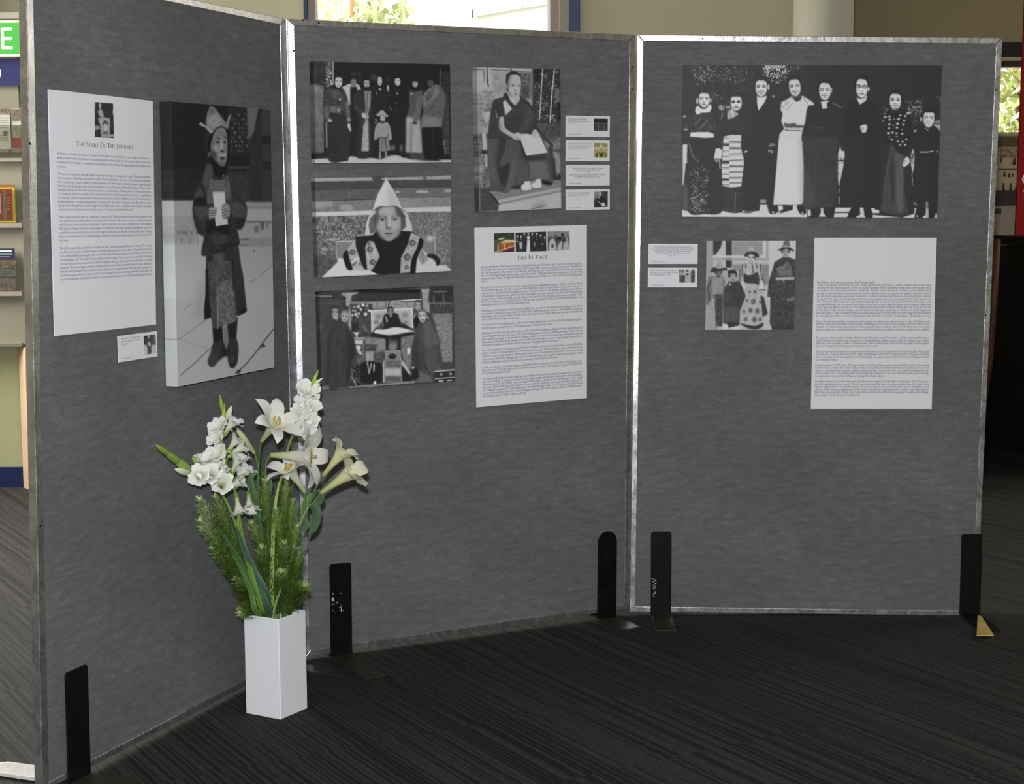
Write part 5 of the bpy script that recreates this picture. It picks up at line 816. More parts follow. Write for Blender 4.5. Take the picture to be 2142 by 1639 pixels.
def pic_family_four():
    p = Pic(1472, 499, 1669, 694, 168, seed=15); p.z(1470, 495, 7.995)
    p.rect(60, 60, 170, 1600, 140, 1.2); p.poly([(170, 60), (335, 60), (300, 180), (215, 300), (175, 315)], 40, .7); p.rect(385, 60, 488, 515, 40, .6); p.rect(490, 70, 1010, 310, 130, 1.2, tex=6, cell=9); p.rect(170, 310, 1080, 355, 180, 1); p.rect(170, 355, 1100, 390, 140, 1); p.rect(1010, 60, 1060, 340, 182, 1); p.rect(1060, 60, 1090, 350, 140, 1); p.rect(500, 460, 1110, 800, 120, 1.5, tex=12); p.rect(320, 560, 620, 760, 150, 1.5, tex=14, cell=3); p.rect(1110, 60, 1580, 1560, 178, 1.5)
    p.rect(50, 1160, 220, 1560, 150, 1.5, tex=10, cell=(8, 4))
    # figure 1
    p.poly([(100, 670), (200, 650), (330, 650), (380, 740), (350, 960), (330, 1500), (220, 1500), (150, 960), (140, 1100), (60, 1140), (50, 880), (80, 740)], 96, 1, 0, tex=14, cell=(8, 3)); p.poly([(160, 680), (340, 660), (340, 960), (150, 970)], 128, 1.5, tex=16, cell=(5, 3)); p.line([(130, 740), (90, 860), (120, 1060), (130, 1110)], 30, 66, 1, tex=24); p.el(95, 1130, 46, 30, 96, .3); p.rect(215, 965, 325, 1490, 50, 1.2, tex=34, cell=2.5); p.poly([(60, 1160), (215, 965), (225, 1540), (60, 1540)], 140, 1.5, tex=12)
    p.line([(205, 970), (225, 1540)], 14, 40, .6); p.face(262, 610, 104, 130, 100, 40); p.poly([(135, 560), (180, 510), (270, 520), (390, 520), (405, 565), (330, 570), (210, 585), (150, 595)], 34, .7, 1); p.poly([(205, 510), (230, 450), (290, 400), (330, 430), (345, 515), (270, 535)], 142, 1, tex=14)
    p.el(262, 1525, 34, 22, 160); p.el(375, 1500, 44, 54, 188); p.poly([(430, 1545), (560, 1480), (620, 1500), (600, 1555)], 184, .8)
    # figure 2 monk child
    p.poly([(440, 740), (510, 760), (600, 730), (660, 830), (720, 980), (690, 1180), (630, 1260), (610, 1480), (500, 1500), (345, 1440), (340, 1100), (360, 850)], 46, 1, 0, tex=6); p.poly([(345, 1170), (600, 1180), (600, 1440), (345, 1430)], 66, 1.5, tex=16, cell=(16, 3)); p.poly([(350, 900), (480, 980), (400, 1110), (345, 1160)], 56, 2); p.face(508, 665, 104, 150, 150, 36); p.poly([(425, 570), (540, 560), (570, 640), (540, 620), (460, 620), (440, 700)], 34, .8, 1); p.el(453, 790, 12, 24, 176); p.poly([(420, 1430), (600, 1430), (590, 1480), (430, 1520)], 30, 1)
    # woman
    p.poly([(700, 460), (760, 430), (870, 430), (960, 460), (1000, 640), (990, 740), (1050, 880), (960, 900), (950, 1000), (1010, 1200), (1010, 1450), (860, 1500), (625, 1460), (620, 1240), (720, 1000), (720, 900), (640, 780), (650, 640), (660, 500)], 156, .8, 0, tex=14, cell=3)
    for q in (((670, 460), (660, 660)), ((720, 450), (715, 520)), ((960, 460), (985, 720)), ((895, 450), (910, 520)), ((830, 470), (840, 600)), ((620, 560), (610, 740)), ((1000, 640), (1040, 860))): p.line(q, 16, 60, .8, tex=20)
    p.poly([(690, 620), (760, 640), (830, 630), (920, 600), (950, 790), (860, 780), (700, 760)], 42, 1, 1, tex=12); p.poly([(740, 540), (800, 620), (740, 640)], 176, 1.4)
    for x, y, r in ((785, 920, 26), (875, 920, 30), (845, 1080, 50), (740, 1070, 26), (960, 1090, 24), (800, 1230, 44), (915, 1240, 46), (690, 1250, 32), (720, 1380, 36), (865, 1385, 48), (960, 1380, 34)): p.el(x, y, r*.8, r, 80, 0, 1.2, tex=44, cell=1.4)
    p.poly([(960, 980), (1020, 1000), (1090, 1290), (1000, 1340), (990, 1200)], 44, 1); p.poly([(625, 1450), (860, 1490), (1010, 1440), (990, 1510), (900, 1545), (760, 1530)], 36, 1, 1); p.face(812, 360, 112, 160, 172, 40, .05); p.poly([(690, 320), (740, 260), (840, 240), (920, 280), (945, 330), (910, 350), (850, 300), (780, 285), (740, 330)], 36, .7, 1); p.poly([(765, 240), (780, 180), (800, 160), (850, 170), (868, 245), (810, 235)], 156, 1); p.el(745, 365, 14, 22, 180)
    p.line([(940, 890), (1050, 885)], 12, 50, .6); p.poly([(950, 740), (1010, 740), (1045, 870), (940, 880)], 182, .9); p.poly([(640, 740), (700, 770), (720, 870), (680, 880)], 180, .9); p.el(705, 900, 22, 30, 150); p.el(985, 930, 40, 30, 150, 0, 1, tex=20)
    # man right
    p.poly([(1200, 420), (1340, 340), (1440, 340), (1560, 390), (1560, 700), (1530, 1550), (1170, 1550), (1120, 1450), (1130, 1010), (1080, 1000), (1100, 760), (1160, 560)], 50, .8, 0, tex=26, cell=3); p.poly([(1230, 530), (1320, 480), (1420, 400), (1500, 540), (1500, 650), (1250, 660)], 92, 1.2, tex=40, cell=2.4); p.poly([(1215, 680), (1530, 670), (1530, 715), (1230, 730)], 158, .8); p.poly([(1230, 740), (1540, 730), (1540, 1500), (1150, 1500)], 54, 2, tex=34, cell=2.6, al=.8); p.line([(1330, 720), (1370, 760)], 10, 150, .6); p.poly([(1400, 1040), (1545, 1000), (1540, 1060), (1420, 1075)], 110, 1.6)
    p.face(1385, 260, 118, 170, 150, 40, 0, .2, 50, 1); p.poly([(1248, 220), (1330, 185), (1400, 170), (1480, 190), (1535, 235), (1470, 230), (1400, 200), (1310, 230)], 40, .7, 1); p.poly([(1330, 190), (1350, 100), (1380, 60), (1450, 70), (1468, 190), (1400, 165)], 92, .8, tex=34, cell=2.4); p.rect(1345, 150, 1465, 172, 160, .7)
    p.rect(1150, 1500, 1540, 1560, 40, 1.5)
    p.z(0, 0, 1); return p
def pic_blank_thumb(x0, y0, x1, y1, kind):
    p = Pic(x0, y0, x1, y1, 50, seed=21, S=2.5); w, h = x1-x0, y1-y0; p.z(x0, y0, 1)
    R = lambda a, b, c, d, v, bl=.5, **k: p.rect(a*w, b*h, c*w, d*h, v, bl, **k)
    E = lambda a, b, r, q, v, **k: p.el(a*w, b*h, r*w, q*h, v, **k)
    Q = lambda pts, v, bl=.5, **k: p.poly([(a*w, b*h) for a, b in pts], v, bl, **k)
    if kind == 'shrine':
        R(0, 0, 1, 1, 44, tex=14, cell=3); Q([(.02, 0), (.1, 0), (.06, .25), (.05, .4), (0, .4)], 120, 1); E(.3, .13, .06, .08, 150); Q([(.2, .28), (.3, .2), (.42, .26), (.5, .42), (.26, .42)], 140, .8)
        Q([(.2, .46), (.4, .42), (.78, .46), (.76, .88), (.34, .88), (.3, .62)], 140, .8, tex=24, cell=2); E(.55, .6, .12, .09, 60); E(.56, .7, .1, .1, 160); R(.45, .8, .66, .88, 90); R(.36, .88, .96, .95, 140); R(.5, .94, .8, .99, 110); E(.95, .3, .06, .09, 120); Q([(.02, .66), (.24, .66), (.3, .74), (.06, .78)], 130, .8)
    elif kind == 'roofs':
        R(0, 0, 1, .45, (48, 58, 42), 1, tex=14, cell=3); R(0, .4, 1, 1, (84, 78, 62), 1, tex=16, cell=3); Q([(.25, .3), (.5, .26), (.55, .32), (.35, .38), (.2, .36)], (170, 160, 120)); Q([(.35, .48), (.6, .36), (1, .38), (1, .5), (.36, .56)], (180, 168, 130), .6, tex=10)
        Q([(.34, .54), (1, .5), (1, .62), (.3, .86)], (150, 84, 34), .8, tex=16, cell=2); R(.48, .56, .54, .8, (190, 150, 90)); Q([(.28, .88), (1, .62), (1, .68), (.3, .94)], (196, 176, 130)); Q([(.3, .92), (1, .68), (1, 1), (.2, 1)], (90, 40, 48), .8, tex=12, cell=2); R(.2, .6, .25, .9, (170, 160, 110)); Q([(.02, .95), (.3, .85), (.26, .93), (.1, 1)], (160, 150, 120))
    elif kind == 'family':
        R(0, 0, 1, 1, 44)
        for x, y in ((.07, .24), (.19, .26), (.29, .14), (.42, .12), (.54, .14), (.68, .14), (.81, .2), (.93, .3)): E(x, y, .024, .06, 185); E(x, y+.12, .01, .05, 130)
        Q([(.37, .24), (.48, .22), (.46, .4), (.39, .4)], 188); Q([(.385, .42), (.465, .42), (.48, .97), (.36, .97)], 190); R(.03, .47, .11, .51, 180); R(.15, .5, .23, .83, 150, tex=20, cell=(1.5, 4)); E(.13, .6, .014, .05, 180); Q([(.6, .54), (.635, .54), (.61, .8)], 170); E(.86, .6, .03, .05, 110); E(.69, .4, .016, .03, 150); Q([(0, .96), (.32, .95), (.33, 1), (0, 1)], 120, 1); R(.56, .95, 1, 1, 130, 1, tex=50, cell=2)
    elif kind == 'hooded':
        R(0, 0, 1, 1, 70, tex=40, cell=3); R(0, 0, 1, .3, 120, 1.5, tex=30, cell=4); Q([(.1, .6), (.16, .42), (.3, .38), (.38, .6), (.4, 1), (.06, 1)], 165, .8, tex=8); E(.24, .75, .05, .1, 60); Q([(.42, .85), (.58, .5), (.66, .6), (.62, 1), (.45, .95)], 160, .8); Q([(.66, .95), (.72, .6), (.82, .5), (1, .8), (1, 1), (.68, 1)], 155, .8, tex=10); Q([(.78, .3), (.86, .3), (.95, .7), (.88, .7)], 150); E(.66, .2, .06, .08, 36); E(.25, .25, .05, .07, 120); E(.37, .24, .04, .07, 60); R(.42, .3, .6, .5, 40, 1, tex=30, cell=2)
    elif kind == 'men':
        R(0, 0, 1, 1, 36, tex=12, cell=3); R(0, .3, 1, 1, 48, 1, tex=34, cell=(6, 1.6))
        for x in (.2, .34, .5, .68, .82): E(x, .4, .04, .05, 130); R(x-.03, .5, x+.03, .95, 110 if x in (.34, .68) else 66, .8)
        R(0, .95, 1, 1, 150)
    elif kind == 'sepia':
        R(0, 0, 1, 1, (150, 142, 104), 1, tex=30, cell=3); R(0, 0, 1, .3, (128, 120, 84), 1, tex=12); R(0, .3, 1, .4, (182, 174, 132), 1); Q([(.52, .02), (.62, .36), (.42, .36)], (196, 188, 140)); E(.52, .45, .11, .16, (150, 136, 90)); Q([(.1, .7), (.35, .6), (.52, .66), (.72, .6), (.9, .72), (.8, .95), (.2, .95)], (70, 62, 30), .8, tex=20, cell=2); Q([(.28, .65), (.36, .63), (.4, .9), (.3, .9)], (170, 160, 110)); Q([(.72, .62), (.8, .66), (.72, .92), (.66, .9)], (170, 160, 110)); R(0, .92, 1, 1, (200, 190, 140), 1)
    elif kind == 'seated':
        R(0, 0, 1, 1, 56, tex=26, cell=3); R(0, 0, .4, .5, 120, 1.5, tex=16); Q([(.2, .4), (.4, .3), (.7, .34), (.85, .7), (.8, 1), (.15, 1)], 40, .8); E(.45, .18, .1, .14, 150); Q([(.34, .3), (.44, .38), (.38, .45), (.28, .38)], 160); Q([(.28, .5), (.34, .62), (.52, .72), (.48, .78), (.3, .66)], 150); Q([(.5, .75), (.7, .66), (.82, .86), (.56, .94)], 176)
    elif kind == 'four':
        R(0, 0, 1, 1, 160, 1, tex=10); R(0, .02, .14, .3, 60, 1); R(.2, 0, .28, .3, 50, 1); Q([(0, .35), (.14, .35), (.16, .95), (0, .95)], 90, .7, tex=20, cell=2); Q([(.14, .45), (.34, .42), (.42, .7), (.38, .95), (.1, .95)], 52, .7); E(.5, .14, .09, .06, 60); Q([(.4, .2), (.58, .2), (.64, .6), (.64, .92), (.38, .92)], 150, .7, tex=16, cell=2); R(.4, .34, .6, .44, 40, .6); Q([(.72, .2), (.84, .1), (.98, .2), (1, .95), (.72, .95)], 52, .7, tex=14, cell=2); E(.87, .06, .07, .06, 80); R(.74, .34, .98, .39, 130, .5)
    elif kind == 'boy':
        R(0, 0, 1, .5, 46, 1, tex=12); R(.7, 0, 1, .5, 84, 1, tex=16); R(0, .5, 1, 1, 165, 1, tex=6); E(.42, .14, .1, .1, 130); Q([(.3, .3), (.55, .28), (.68, .55), (.6, .62), (.28, .62), (.22, .5)], 78, .6); Q([(.4, .4), (.52, .4), (.54, .56), (.42, .56)], 180, .4); Q([(.32, .6), (.6, .6), (.62, .86), (.34, .88)], 60, .6, tex=12); R(.36, .86, .44, .98, 30); R(.5, .86, .58, .98, 30)
    p.z(0, 0, 1); return p
# ---------------------------------------------------------------- the three display panels
class Board:
    def __init__(s, px, fit, label, feet):
        x, y, a, t, r = fit; u = np.array([math.cos(a), math.sin(a), 0]); n = np.array([math.sin(a), -math.cos(a), 0]); v = math.cos(t)*EZ-math.sin(t)*n
        s.O = np.array([x, y, CZ-1.4057]); s.n = np.cross(u, v); s.n = s.n if s.n@n > 0 else -s.n; s.u = u; s.v = v
        s.C = [s.P(*p) for p in px]                                   # TL TR BR BL of the front face
        s.root = empty('display_board', (s.C[3]+s.C[2])/2*[1, 1, 0]+[0, 0, 0], label, 'display board', 'folding display boards')
    def P(s, px, py, off=0.):
        d = ray(px, py); return CAM+d*(((s.O+s.n*off-CAM)@s.n)/(d@s.n))
    def uv(s, p): q = np.asarray(p)-s.O; return (q@s.u, q@s.v)
def make_board(b, rails, TH=.032, rec=(0, 0, 0, 0)):
    TL, TR, BR, BL = b.C; n = b.n
    ins = [b.P(*p) for p in rails]                                    # inner frame corners
    V = []; F = []; prism(V, F, [p-n*.003 for p in ins], -n*(TH-.006)); V = np.array(V); uv = [b.uv(p) for p in V]
    # slightly larger so that the felt tucks under the rails
    c = V.mean(0); o = mesh_obj('felt_board', V, F, FELT, b.root, uv=uv)
    out = b.C
    for i in range(4):
        j = (i+1) % 4; V, F = [], []; g = .0006
        e = out[j]-out[i]; e = e/np.linalg.norm(e); A, B_, C_, D = out[i]+e*g, out[j]-e*g, ins[j]-e*g, ins[i]+e*g
        r_ = n*rec[i]; V = [A-r_, B_-r_, C_, D, A-n*TH, B_-n*TH, C_-n*TH, D-n*TH]; F = [(3, 2, 1, 0), (4, 5, 6, 7), (0, 1, 5, 4), (1, 2, 6, 5), (2, 3, 7, 6), (3, 0, 4, 7)]; o = mesh_obj('frame_rail', V, F, ALU, b.root); bevel(o, .0016, 2)
def screws(b, pts):
    m = mat('dark_screw', (.05, .05, .055), .4, 1)
    for px, py in pts:
        c = b.P(px, py); V, F = [], []; prism(V, F, [c+.0032*(b.u*math.cos(q)+b.v*math.sin(q)) for q in np.linspace(0, 2*math.pi, 10, endpoint=False)], b.n*.0012); mesh_obj('screw', V, F, m, b.root)
def foot(b, px0, px1, pytop, basel=.25, back=.12, rnd=0, tipm=None, basem=None, skew=0., chips=(), pm=BLACK, w2=None, zb=0.):
    nh = b.n*[1, 1, 0]; nh /= np.linalg.norm(nh); u = b.u
    a = b.P(px0, pytop, .007); c = b.P(px1, pytop, .007); w = (c-a)@u; ztop = (a[2]+c[2])/2; x0 = a+u*w/2; x0 = x0*[1, 1, 0]
    lean = b.v/b.v[2]; x0 = x0-(lean*ztop)*[1, 1, 0]
    f = empty('foot', root_loc(b.root), None, None); f.parent = b.root; f.location = (0, 0, 0)
    pts = [(-w/2, .004), (w/2, .004)]
    if rnd: pts += [(w/2, ztop-w/2)]+[(w/2*math.cos(q), ztop-w/2+w/2*math.sin(q)) for q in np.linspace(.2, math.pi-.2, 9)]+[(-w/2, ztop-w/2)]
    else: r = .008; pts += [(w/2, ztop-r), (w/2-r*.3, ztop-r*.3), (w/2-r, ztop), (-w/2+r, ztop), (-w/2+r*.3, ztop-r*.3), (-w/2, ztop-r)]
    V, F = [], []; prism(V, F, [x0+u*p+lean*q for p, q in pts], -nh*.006); bevel(mesh_obj('upright', V, F, pm, f), .0012)
    V, F = [], []; prism(V, F, [x0-nh*.052+u*p*1.0+lean*q for p, q in pts], -nh*.006); mesh_obj('rear_upright', V, F, pm, f)
    ww = w2 or w; V, F = [], []; s0 = x0+u*skew
    prism(V, F, [x0-u*w/2+EZ*zb, x0+u*w/2+EZ*zb, s0+u*ww/2+nh*basel+EZ*zb, s0-u*ww/2+nh*basel+EZ*zb], EZ*.006); bevel(mesh_obj('base_plate', V, F, basem or BRONZE, f), .001)
    V, F = [], []; prism(V, F, [x0-u*w/2+EZ*zb, x0+u*w/2+EZ*zb, x0+u*w/2-nh*(back+.06)+EZ*zb, x0-u*w/2-nh*(back+.06)+EZ*zb][::-1], EZ*.006); mesh_obj('rear_base_plate', V, F, tipm or BRONZE, f)
    rr = random.Random(int(px0))
    V, F = [], []
    for (cx_, cy_, sx, sy) in chips:
        c_ = b.P(cx_, cy_, .0078); box(V, F, c_, u, b.v, b.n, sx, sy, .0006)
    if V: mesh_obj('paint_chips', V, F, CHIP, f)['kind'] = 'stuff'
    return f, x0, w
BL_ = Board([(54, -74), (599, 40), (635, 1372), (89.5, 1656)], (-1.1366, 3.8423, 1.2015, -.0069, 0), 'grey felt display panel at the left, angled towards the white vase', None)
BM = Board([(602, 39), (1330, 72.5), (1317, 1272), (637, 1375)], (-.6561, 5.0482, .4834, -.0141, 0), 'middle grey felt display panel with aluminium frame, between the other two', None)
BR_ = Board([(1335, 73), (2097, 79), (2044, 1288), (1317, 1279)], (.3983, 5.5936, -.0086, -.0079, 0), 'grey felt display panel at the right, with the bright left frame edge', None)
make_board(BL_, [(69, -56), (586.5, 52), (621, 1364), (103, 1635)], .0235)
make_board(BM, [(616, 53), (1317, 86), (1306, 1263), (649, 1359)], rec=(0, 0, 0, .0058))
make_board(BR_, [(1346, 86), (2084, 92), (2033, 1277), (1329, 1268)], rec=(-.0012, 0, 0, .0018))
screws(BM, [(633, 42), (614, 106), (667, 48), (1322, 140), (1322, 187)]); screws(BR_, [(1341, 190), (2083, 188), (2062, 659), (2013, 1281), (1470, 81)]); screws(BL_, [(84, 1100), (62, 300)])
def chipset(b, x0, y0, x1, y1, n, seed): r = random.Random(seed); return [(r.uniform(x0, x1), r.uniform(y0, y1), r.uniform(.001, .006), r.uniform(.0008, .004)) for _ in range(n)]
foot(BM, 690, 735, 1178, .27, chips=chipset(BM, 694, 1240, 718, 1282, 16, 1)+[(696, 1253, .007, .011), (714, 1275, .003, .012)])
foot(BM, 1252, 1291, 1111, .16, rnd=1, zb=.0)
foot(BR_, 1362, 1405, 1112, .2, chips=chipset(BR_, 1363, 1208, 1372, 1248, 22, 2))
foot(BR_, 2012, 2055.5, 1117, .21, basem=BLACK, skew=.012)  # black base carries the shaded part of this plate in its colour
_, fx, fw = foot(BL_, 138, 184, 1398, .14)
foot(BL_, 592, 612, 1150, .20, pm=BLACK, w2=.07)
_, sx_, sw_ = None, None, None
# pale rear foot plate of the left panel and the lit part of the right foot plate, painted as a brass wedge
nL = BL_.n*[1, 1, 0]; nL /= np.linalg.norm(nL)
V, F = [], []; prism(V, F, [at_z(-30, 1611, .012), at_z(-24, 1596, .012), at_z(17, 1591.5, .012), at_z(80, 1600, .012), at_z(80, 1627, .012)][::-1], -EZ*.009); ff = empty('rear_foot', root_loc(BL_.root), None, None); ff.parent = BL_.root; ff.location = (0, 0, 0); bevel(mesh_obj('pale_base_plate', V, F, SILVER, ff), .001)
V, F = [], []; prism(V, F, [at_z(2045, 1286, .011), at_z(2043, 1327.5, .011), at_z(2079, 1327.5, .011), at_z(2053, 1288, .011)], -EZ*.004); ff = empty('lit_foot_part', root_loc(BR_.root), None, None); ff.parent = BR_.root; ff.location = (0, 0, 0); mesh_obj('lit_brass_wedge', V, F, LIT_BRASS, ff)  # light on the base plate put into a brass-coloured wedge
# ---------------------------------------------------------------- flat prints on the panels
def homog(src, dst):
    A = []
    for (x, y), (X, Y) in zip(src, dst): A += [[x, y, 1, 0, 0, 0, -X*x, -X*y, -X], [0, 0, 0, x, y, 1, -Y*x, -Y*y, -Y]]
    h = np.linalg.svd(np.array(A, float))[2][-1]; return h.reshape(3, 3)
def hmap(H, p): q = np.c_[p, np.ones(len(p))]@H.T; return q[:, :2]/q[:, 2:]
PAPER_SRGB = 188.
def albedo(a): return np.clip(lin(a)/lin(PAPER_SRGB)*.73, .004, .9)
def sample(pic, px):
    x = np.clip((px[:, 0]-pic.x0)*pic.S-.5, 0, pic.w-1.001); y = np.clip((px[:, 1]-pic.y0)*pic.S-.5, 0, pic.h-1.001); i = x.astype(int); j = y.astype(int); fx = (x-i)[:, None]; fy = (y-j)[:, None]; a = pic.a
    return (a[j, i]*(1-fx)+a[j, i+1]*fx)*(1-fy)+(a[j+1, i]*(1-fx)+a[j+1, i+1]*fx)*fy
def planar(b, quad, off):
    """true parallelogram on the plane parallel to the board nearest to four measured pixels: returns TL, eu, ev"""
    P = [b.P(x, y, off) for x, y in quad]; c = sum(P)/4; eu = ((P[1]-P[0])+(P[2]-P[3]))/2; ev = ((P[3]-P[0])+(P[2]-P[1]))/2; return P, c, eu, ev
def picture_grid(b, quad, pic, off, cell=1.25, margin=0.0):
    H = homog([(0, 0), (1, 0), (1, 1), (0, 1)], quad); w = np.hypot(quad[1][0]-quad[0][0], quad[1][1]-quad[0][1]); h = np.hypot(quad[3][0]-quad[0][0], quad[3][1]-quad[0][1])
    nx, ny = max(2, int(w/cell)), max(2, int(h/cell)); U, W_ = np.meshgrid(np.linspace(0, 1, nx), np.linspace(0, 1, ny)); px = hmap(H, np.c_[U.ravel(), W_.ravel()])
    D = CF+((px[:, 0]-1071)/FPX)[:, None]*CR-((px[:, 1]-819.5)/FPX)[:, None]*CU; t = ((b.O+b.n*off-CAM)@b.n)/(D@b.n); V = CAM+D*t[:, None]
    C = albedo(sample(pic, px)); i = np.arange(nx*ny).reshape(ny, nx); F = np.stack([i[:-1, :-1], i[1:, :-1], i[1:, 1:], i[:-1, 1:]], -1).reshape(-1, 4)
    return V, F, C, nx, ny
def canvas(b, quad, pic, depth, label, group=None, cell=1.25, name='canvas_print'):
    V, F, C, nx, ny = picture_grid(b, quad, pic, depth, cell); n = b.n
    idx = np.arange(nx*ny).reshape(ny, nx); V = list(V); F = [tuple(f) for f in F]; C = list(C); d = n*(depth-.0015)
    def side(edge, src):
        k = len(V); m = len(edge)
        for j, (a, s) in enumerate(zip(edge, src)):
            V.append(V[a].copy()); C.append(C[s]); V.append(V[a]-d); C.append(C[s])
        for j in range(m-1): F.append((k+2*j, k+2*j+1, k+2*j+3, k+2*j+2))
    side(idx[:, 0], idx[:, min(3, nx-1)]); side(idx[::-1, -1], idx[::-1, -4]); side(idx[0, ::-1], idx[2, ::-1]); side(idx[-1, :], idx[-3, :])
    k = len(V); V += [V[idx[0, 0]]-d, V[idx[0, -1]]-d, V[idx[-1, -1]]-d, V[idx[-1, 0]]-d]; C += [np.array([.3, .28, .24])]*4; F.append((k, k+1, k+2, k+3))
    o = mesh_obj(name, V, F, CANVAS if depth > .01 else PRINT, col=C, origin=(V[idx[-1, 0]]+V[idx[-1, -1]])/2); props(o, label, 'picture', group); return o
canvas(BL_, [(359, 212), (565.4, 229.3), (574, 768), (372, 808.6)], pic_boy_standing(), .038, 'tall canvas photograph of a standing boy in a peaked hat holding a paper', 'canvas photographs', 1.2)
canvas(BM, [(655.9, 128.7), (941, 134.5), (944, 339), (659.5, 342)], pic_men_and_child(), .035, 'canvas photograph of seven men behind a small child, topmost on the middle panel', 'canvas photographs', 1.15)
canvas(BM, [(658.7, 372), (943.3, 366.3), (944, 567), (665.4, 581)], pic_child_hat(), .035, 'canvas portrait of a child in a tall pale pointed hat, on the middle panel', 'canvas photographs', 1.15)
canvas(BM, [(667.6, 611), (948.5, 598.7), (951.5, 796), (672.9, 816)], pic_throne(), .035, 'canvas photograph of robed men around a throne, lowest on the middle panel', 'canvas photographs', 1.15)
canvas(BM, [(997.6, 140.7), (1171.8, 144.6), (1174, 435.6), (1002.8, 443.9)], pic_seated_boy(), .035, 'upright canvas photograph of a seated boy in a dark robe beside bamboo', 'canvas photographs', 1.15)
canvas(BR_, [(1428.9, 135.9), (1970.3, 136.8), (1960.8, 455.9), (1426.5, 452.7)], pic_family_row(), .005, 'wide black and white photograph of eight people standing in a row', None, 1.3, 'mounted_photograph')
canvas(BR_, [(1478, 503.8), (1665, 503.8), (1661.4, 689.5), (1475.6, 689.5)], pic_family_four(), .005, 'square black and white photograph of four people in hats and robes', None, 1.15, 'mounted_photograph')
# serif capitals for the headings, as strokes: thick (T) and thin (t) bars, arcs (A)
SER = {'T': (.62, [('l', .31, 0, .31, .98, .11), ('l', .02, .97, .60, .97, .06), ('l', .03, .86, .03, .98, .04), ('l', .59, .86, .59, .98, .04), ('s', .31, 0)]),
 'H': (.74, [('l', .14, 0, .14, 1, .11), ('l', .60, 0, .60, 1, .11), ('l', .14, .52, .6, .52, .055), ('s', .14, 0), ('s', .14, 1), ('s', .6, 0), ('s', .6, 1)]),
 'E': (.58, [('l', .14, 0, .14, 1, .11), ('l', .1, .97, .5, .97, .06), ('l', .1, .03, .53, .03, .06), ('l', .14, .52, .42, .52, .055), ('l', .5, .86, .5, 1, .04), ('l', .53, 0, .53, .15, .04), ('l', .42, .44, .42, .6, .04)]),
 'F': (.55, [('l', .14, 0, .14, 1, .11), ('l', .1, .97, .5, .97, .06), ('l', .14, .5, .42, .5, .055), ('l', .5, .84, .5, 1, .04), ('l', .42, .42, .42, .58, .04), ('s', .14, 0)]),
 'I': (.30, [('l', .15, 0, .15, 1, .11), ('s', .15, 0), ('s', .15, 1)]), 'L': (.55, [('l', .14, 0, .14, 1, .11), ('l', .1, .03, .5, .03, .06), ('l', .5, 0, .5, .17, .04), ('s', .14, 1)]),
 'J': (.32, [('l', .17, -.12, .17, 1, .11), ('s', .17, 1), ('l', .17, -.12, .02, -.26, .07)]),
 'N': (.76, [('l', .12, 0, .12, 1, .05), ('l', .62, 0, .62, 1, .05), ('l', .10, 1, .62, .02, .12), ('s', .12, 0), ('s', .1, 1), ('s', .62, 1)]),
 'Y': (.64, [('l', .31, 0, .31, .48, .11), ('l', .31, .45, .06, 1, .10), ('l', .31, .45, .57, 1, .05), ('s', .31, 0), ('s', .07, 1), ('s', .56, 1)]),
 'A': (.68, [('l', .08, 0, .34, 1, .05), ('l', .34, 1, .6, 0, .12), ('l', .18, .34, .5, .34, .05), ('s', .08, 0), ('s', .6, 0)]),
 'R': (.64, [('l', .14, 0, .14, 1, .11), ('a', .16, .75, .30, .23, 90, -90, .09), ('l', .3, .5, .6, .02, .12), ('s', .14, 0), ('s', .14, 1), ('s', .6, 0)]),
 'B': (.60, [('l', .14, 0, .14, 1, .11), ('a', .16, .75, .28, .22, 90, -90, .08), ('a', .16, .27, .34, .25, 90, -90, .09), ('s', .1, 0), ('s', .1, 1)]),
 'S': (.48, [('a', .24, .75, .17, .22, 40, 200, .08), ('l', .09, .68, .37, .34, .11), ('a', .22, .25, .18, .23, 20, -150, .08)]),
 'O': (.78, [('a', .38, .5, .31, .49, 0, 360, .09)]), 'U': (.72, [('l', .13, .3, .13, 1, .11), ('l', .58, .3, .58, 1, .05), ('a', .355, .3, .225, .28, 180, 360, .07), ('s', .13, 1), ('s', .58, 1)]), ' ': (.30, [])}
def serif(txt):
    """txt: capitals; a leading ^ makes the next letter full height, the others are small capitals"""
    V, F = [], []; x = 0.; big = False
    def bar(x0, y0, x1, y1, w, s, ox_):
        d = np.array([x1-x0, y1-y0]); L = np.hypot(*d)+1e-9; n = np.array([-d[1], d[0]])/L*w/2; i = len(V)
        for q in ((x0-n[0], y0-n[1]), (x1-n[0], y1-n[1]), (x1+n[0], y1+n[1]), (x0+n[0], y0+n[1])): V.append((ox_+q[0]*s, q[1]*s, 0))
        F.append((i, i+1, i+2, i+3))
    for ch in txt:
        if ch == '^': big = True; continue
        s = 1.3 if big else 1.; big = False; w, st = SER[ch]
        for q in st:
            if q[0] == 'l': bar(*q[1:6], s, x)
            elif q[0] == 's': y = .02 if q[2] == 0 else .98; bar(q[1]-.13, y, q[1]+.13, y, .04, s, x)
            else:
                _, cx_, cy_, rx_, ry_, a0_, a1_, t = q; m = 12
                for k in range(m):
                    a, c = math.radians(a0_+(a1_-a0_)*k/m), math.radians(a0_+(a1_-a0_)*(k+1)/m); tt = t*(.6+.6*abs(math.cos((a+c)/2)))
                    bar(cx_+rx_*math.cos(a), cy_+ry_*math.sin(a), cx_+rx_*math.cos(c), cy_+ry_*math.sin(c), tt, s, x)
        x += (w+.07)*s
    V = np.array(V, float); V[:, 0] -= V[:, 0].min(); return V, F
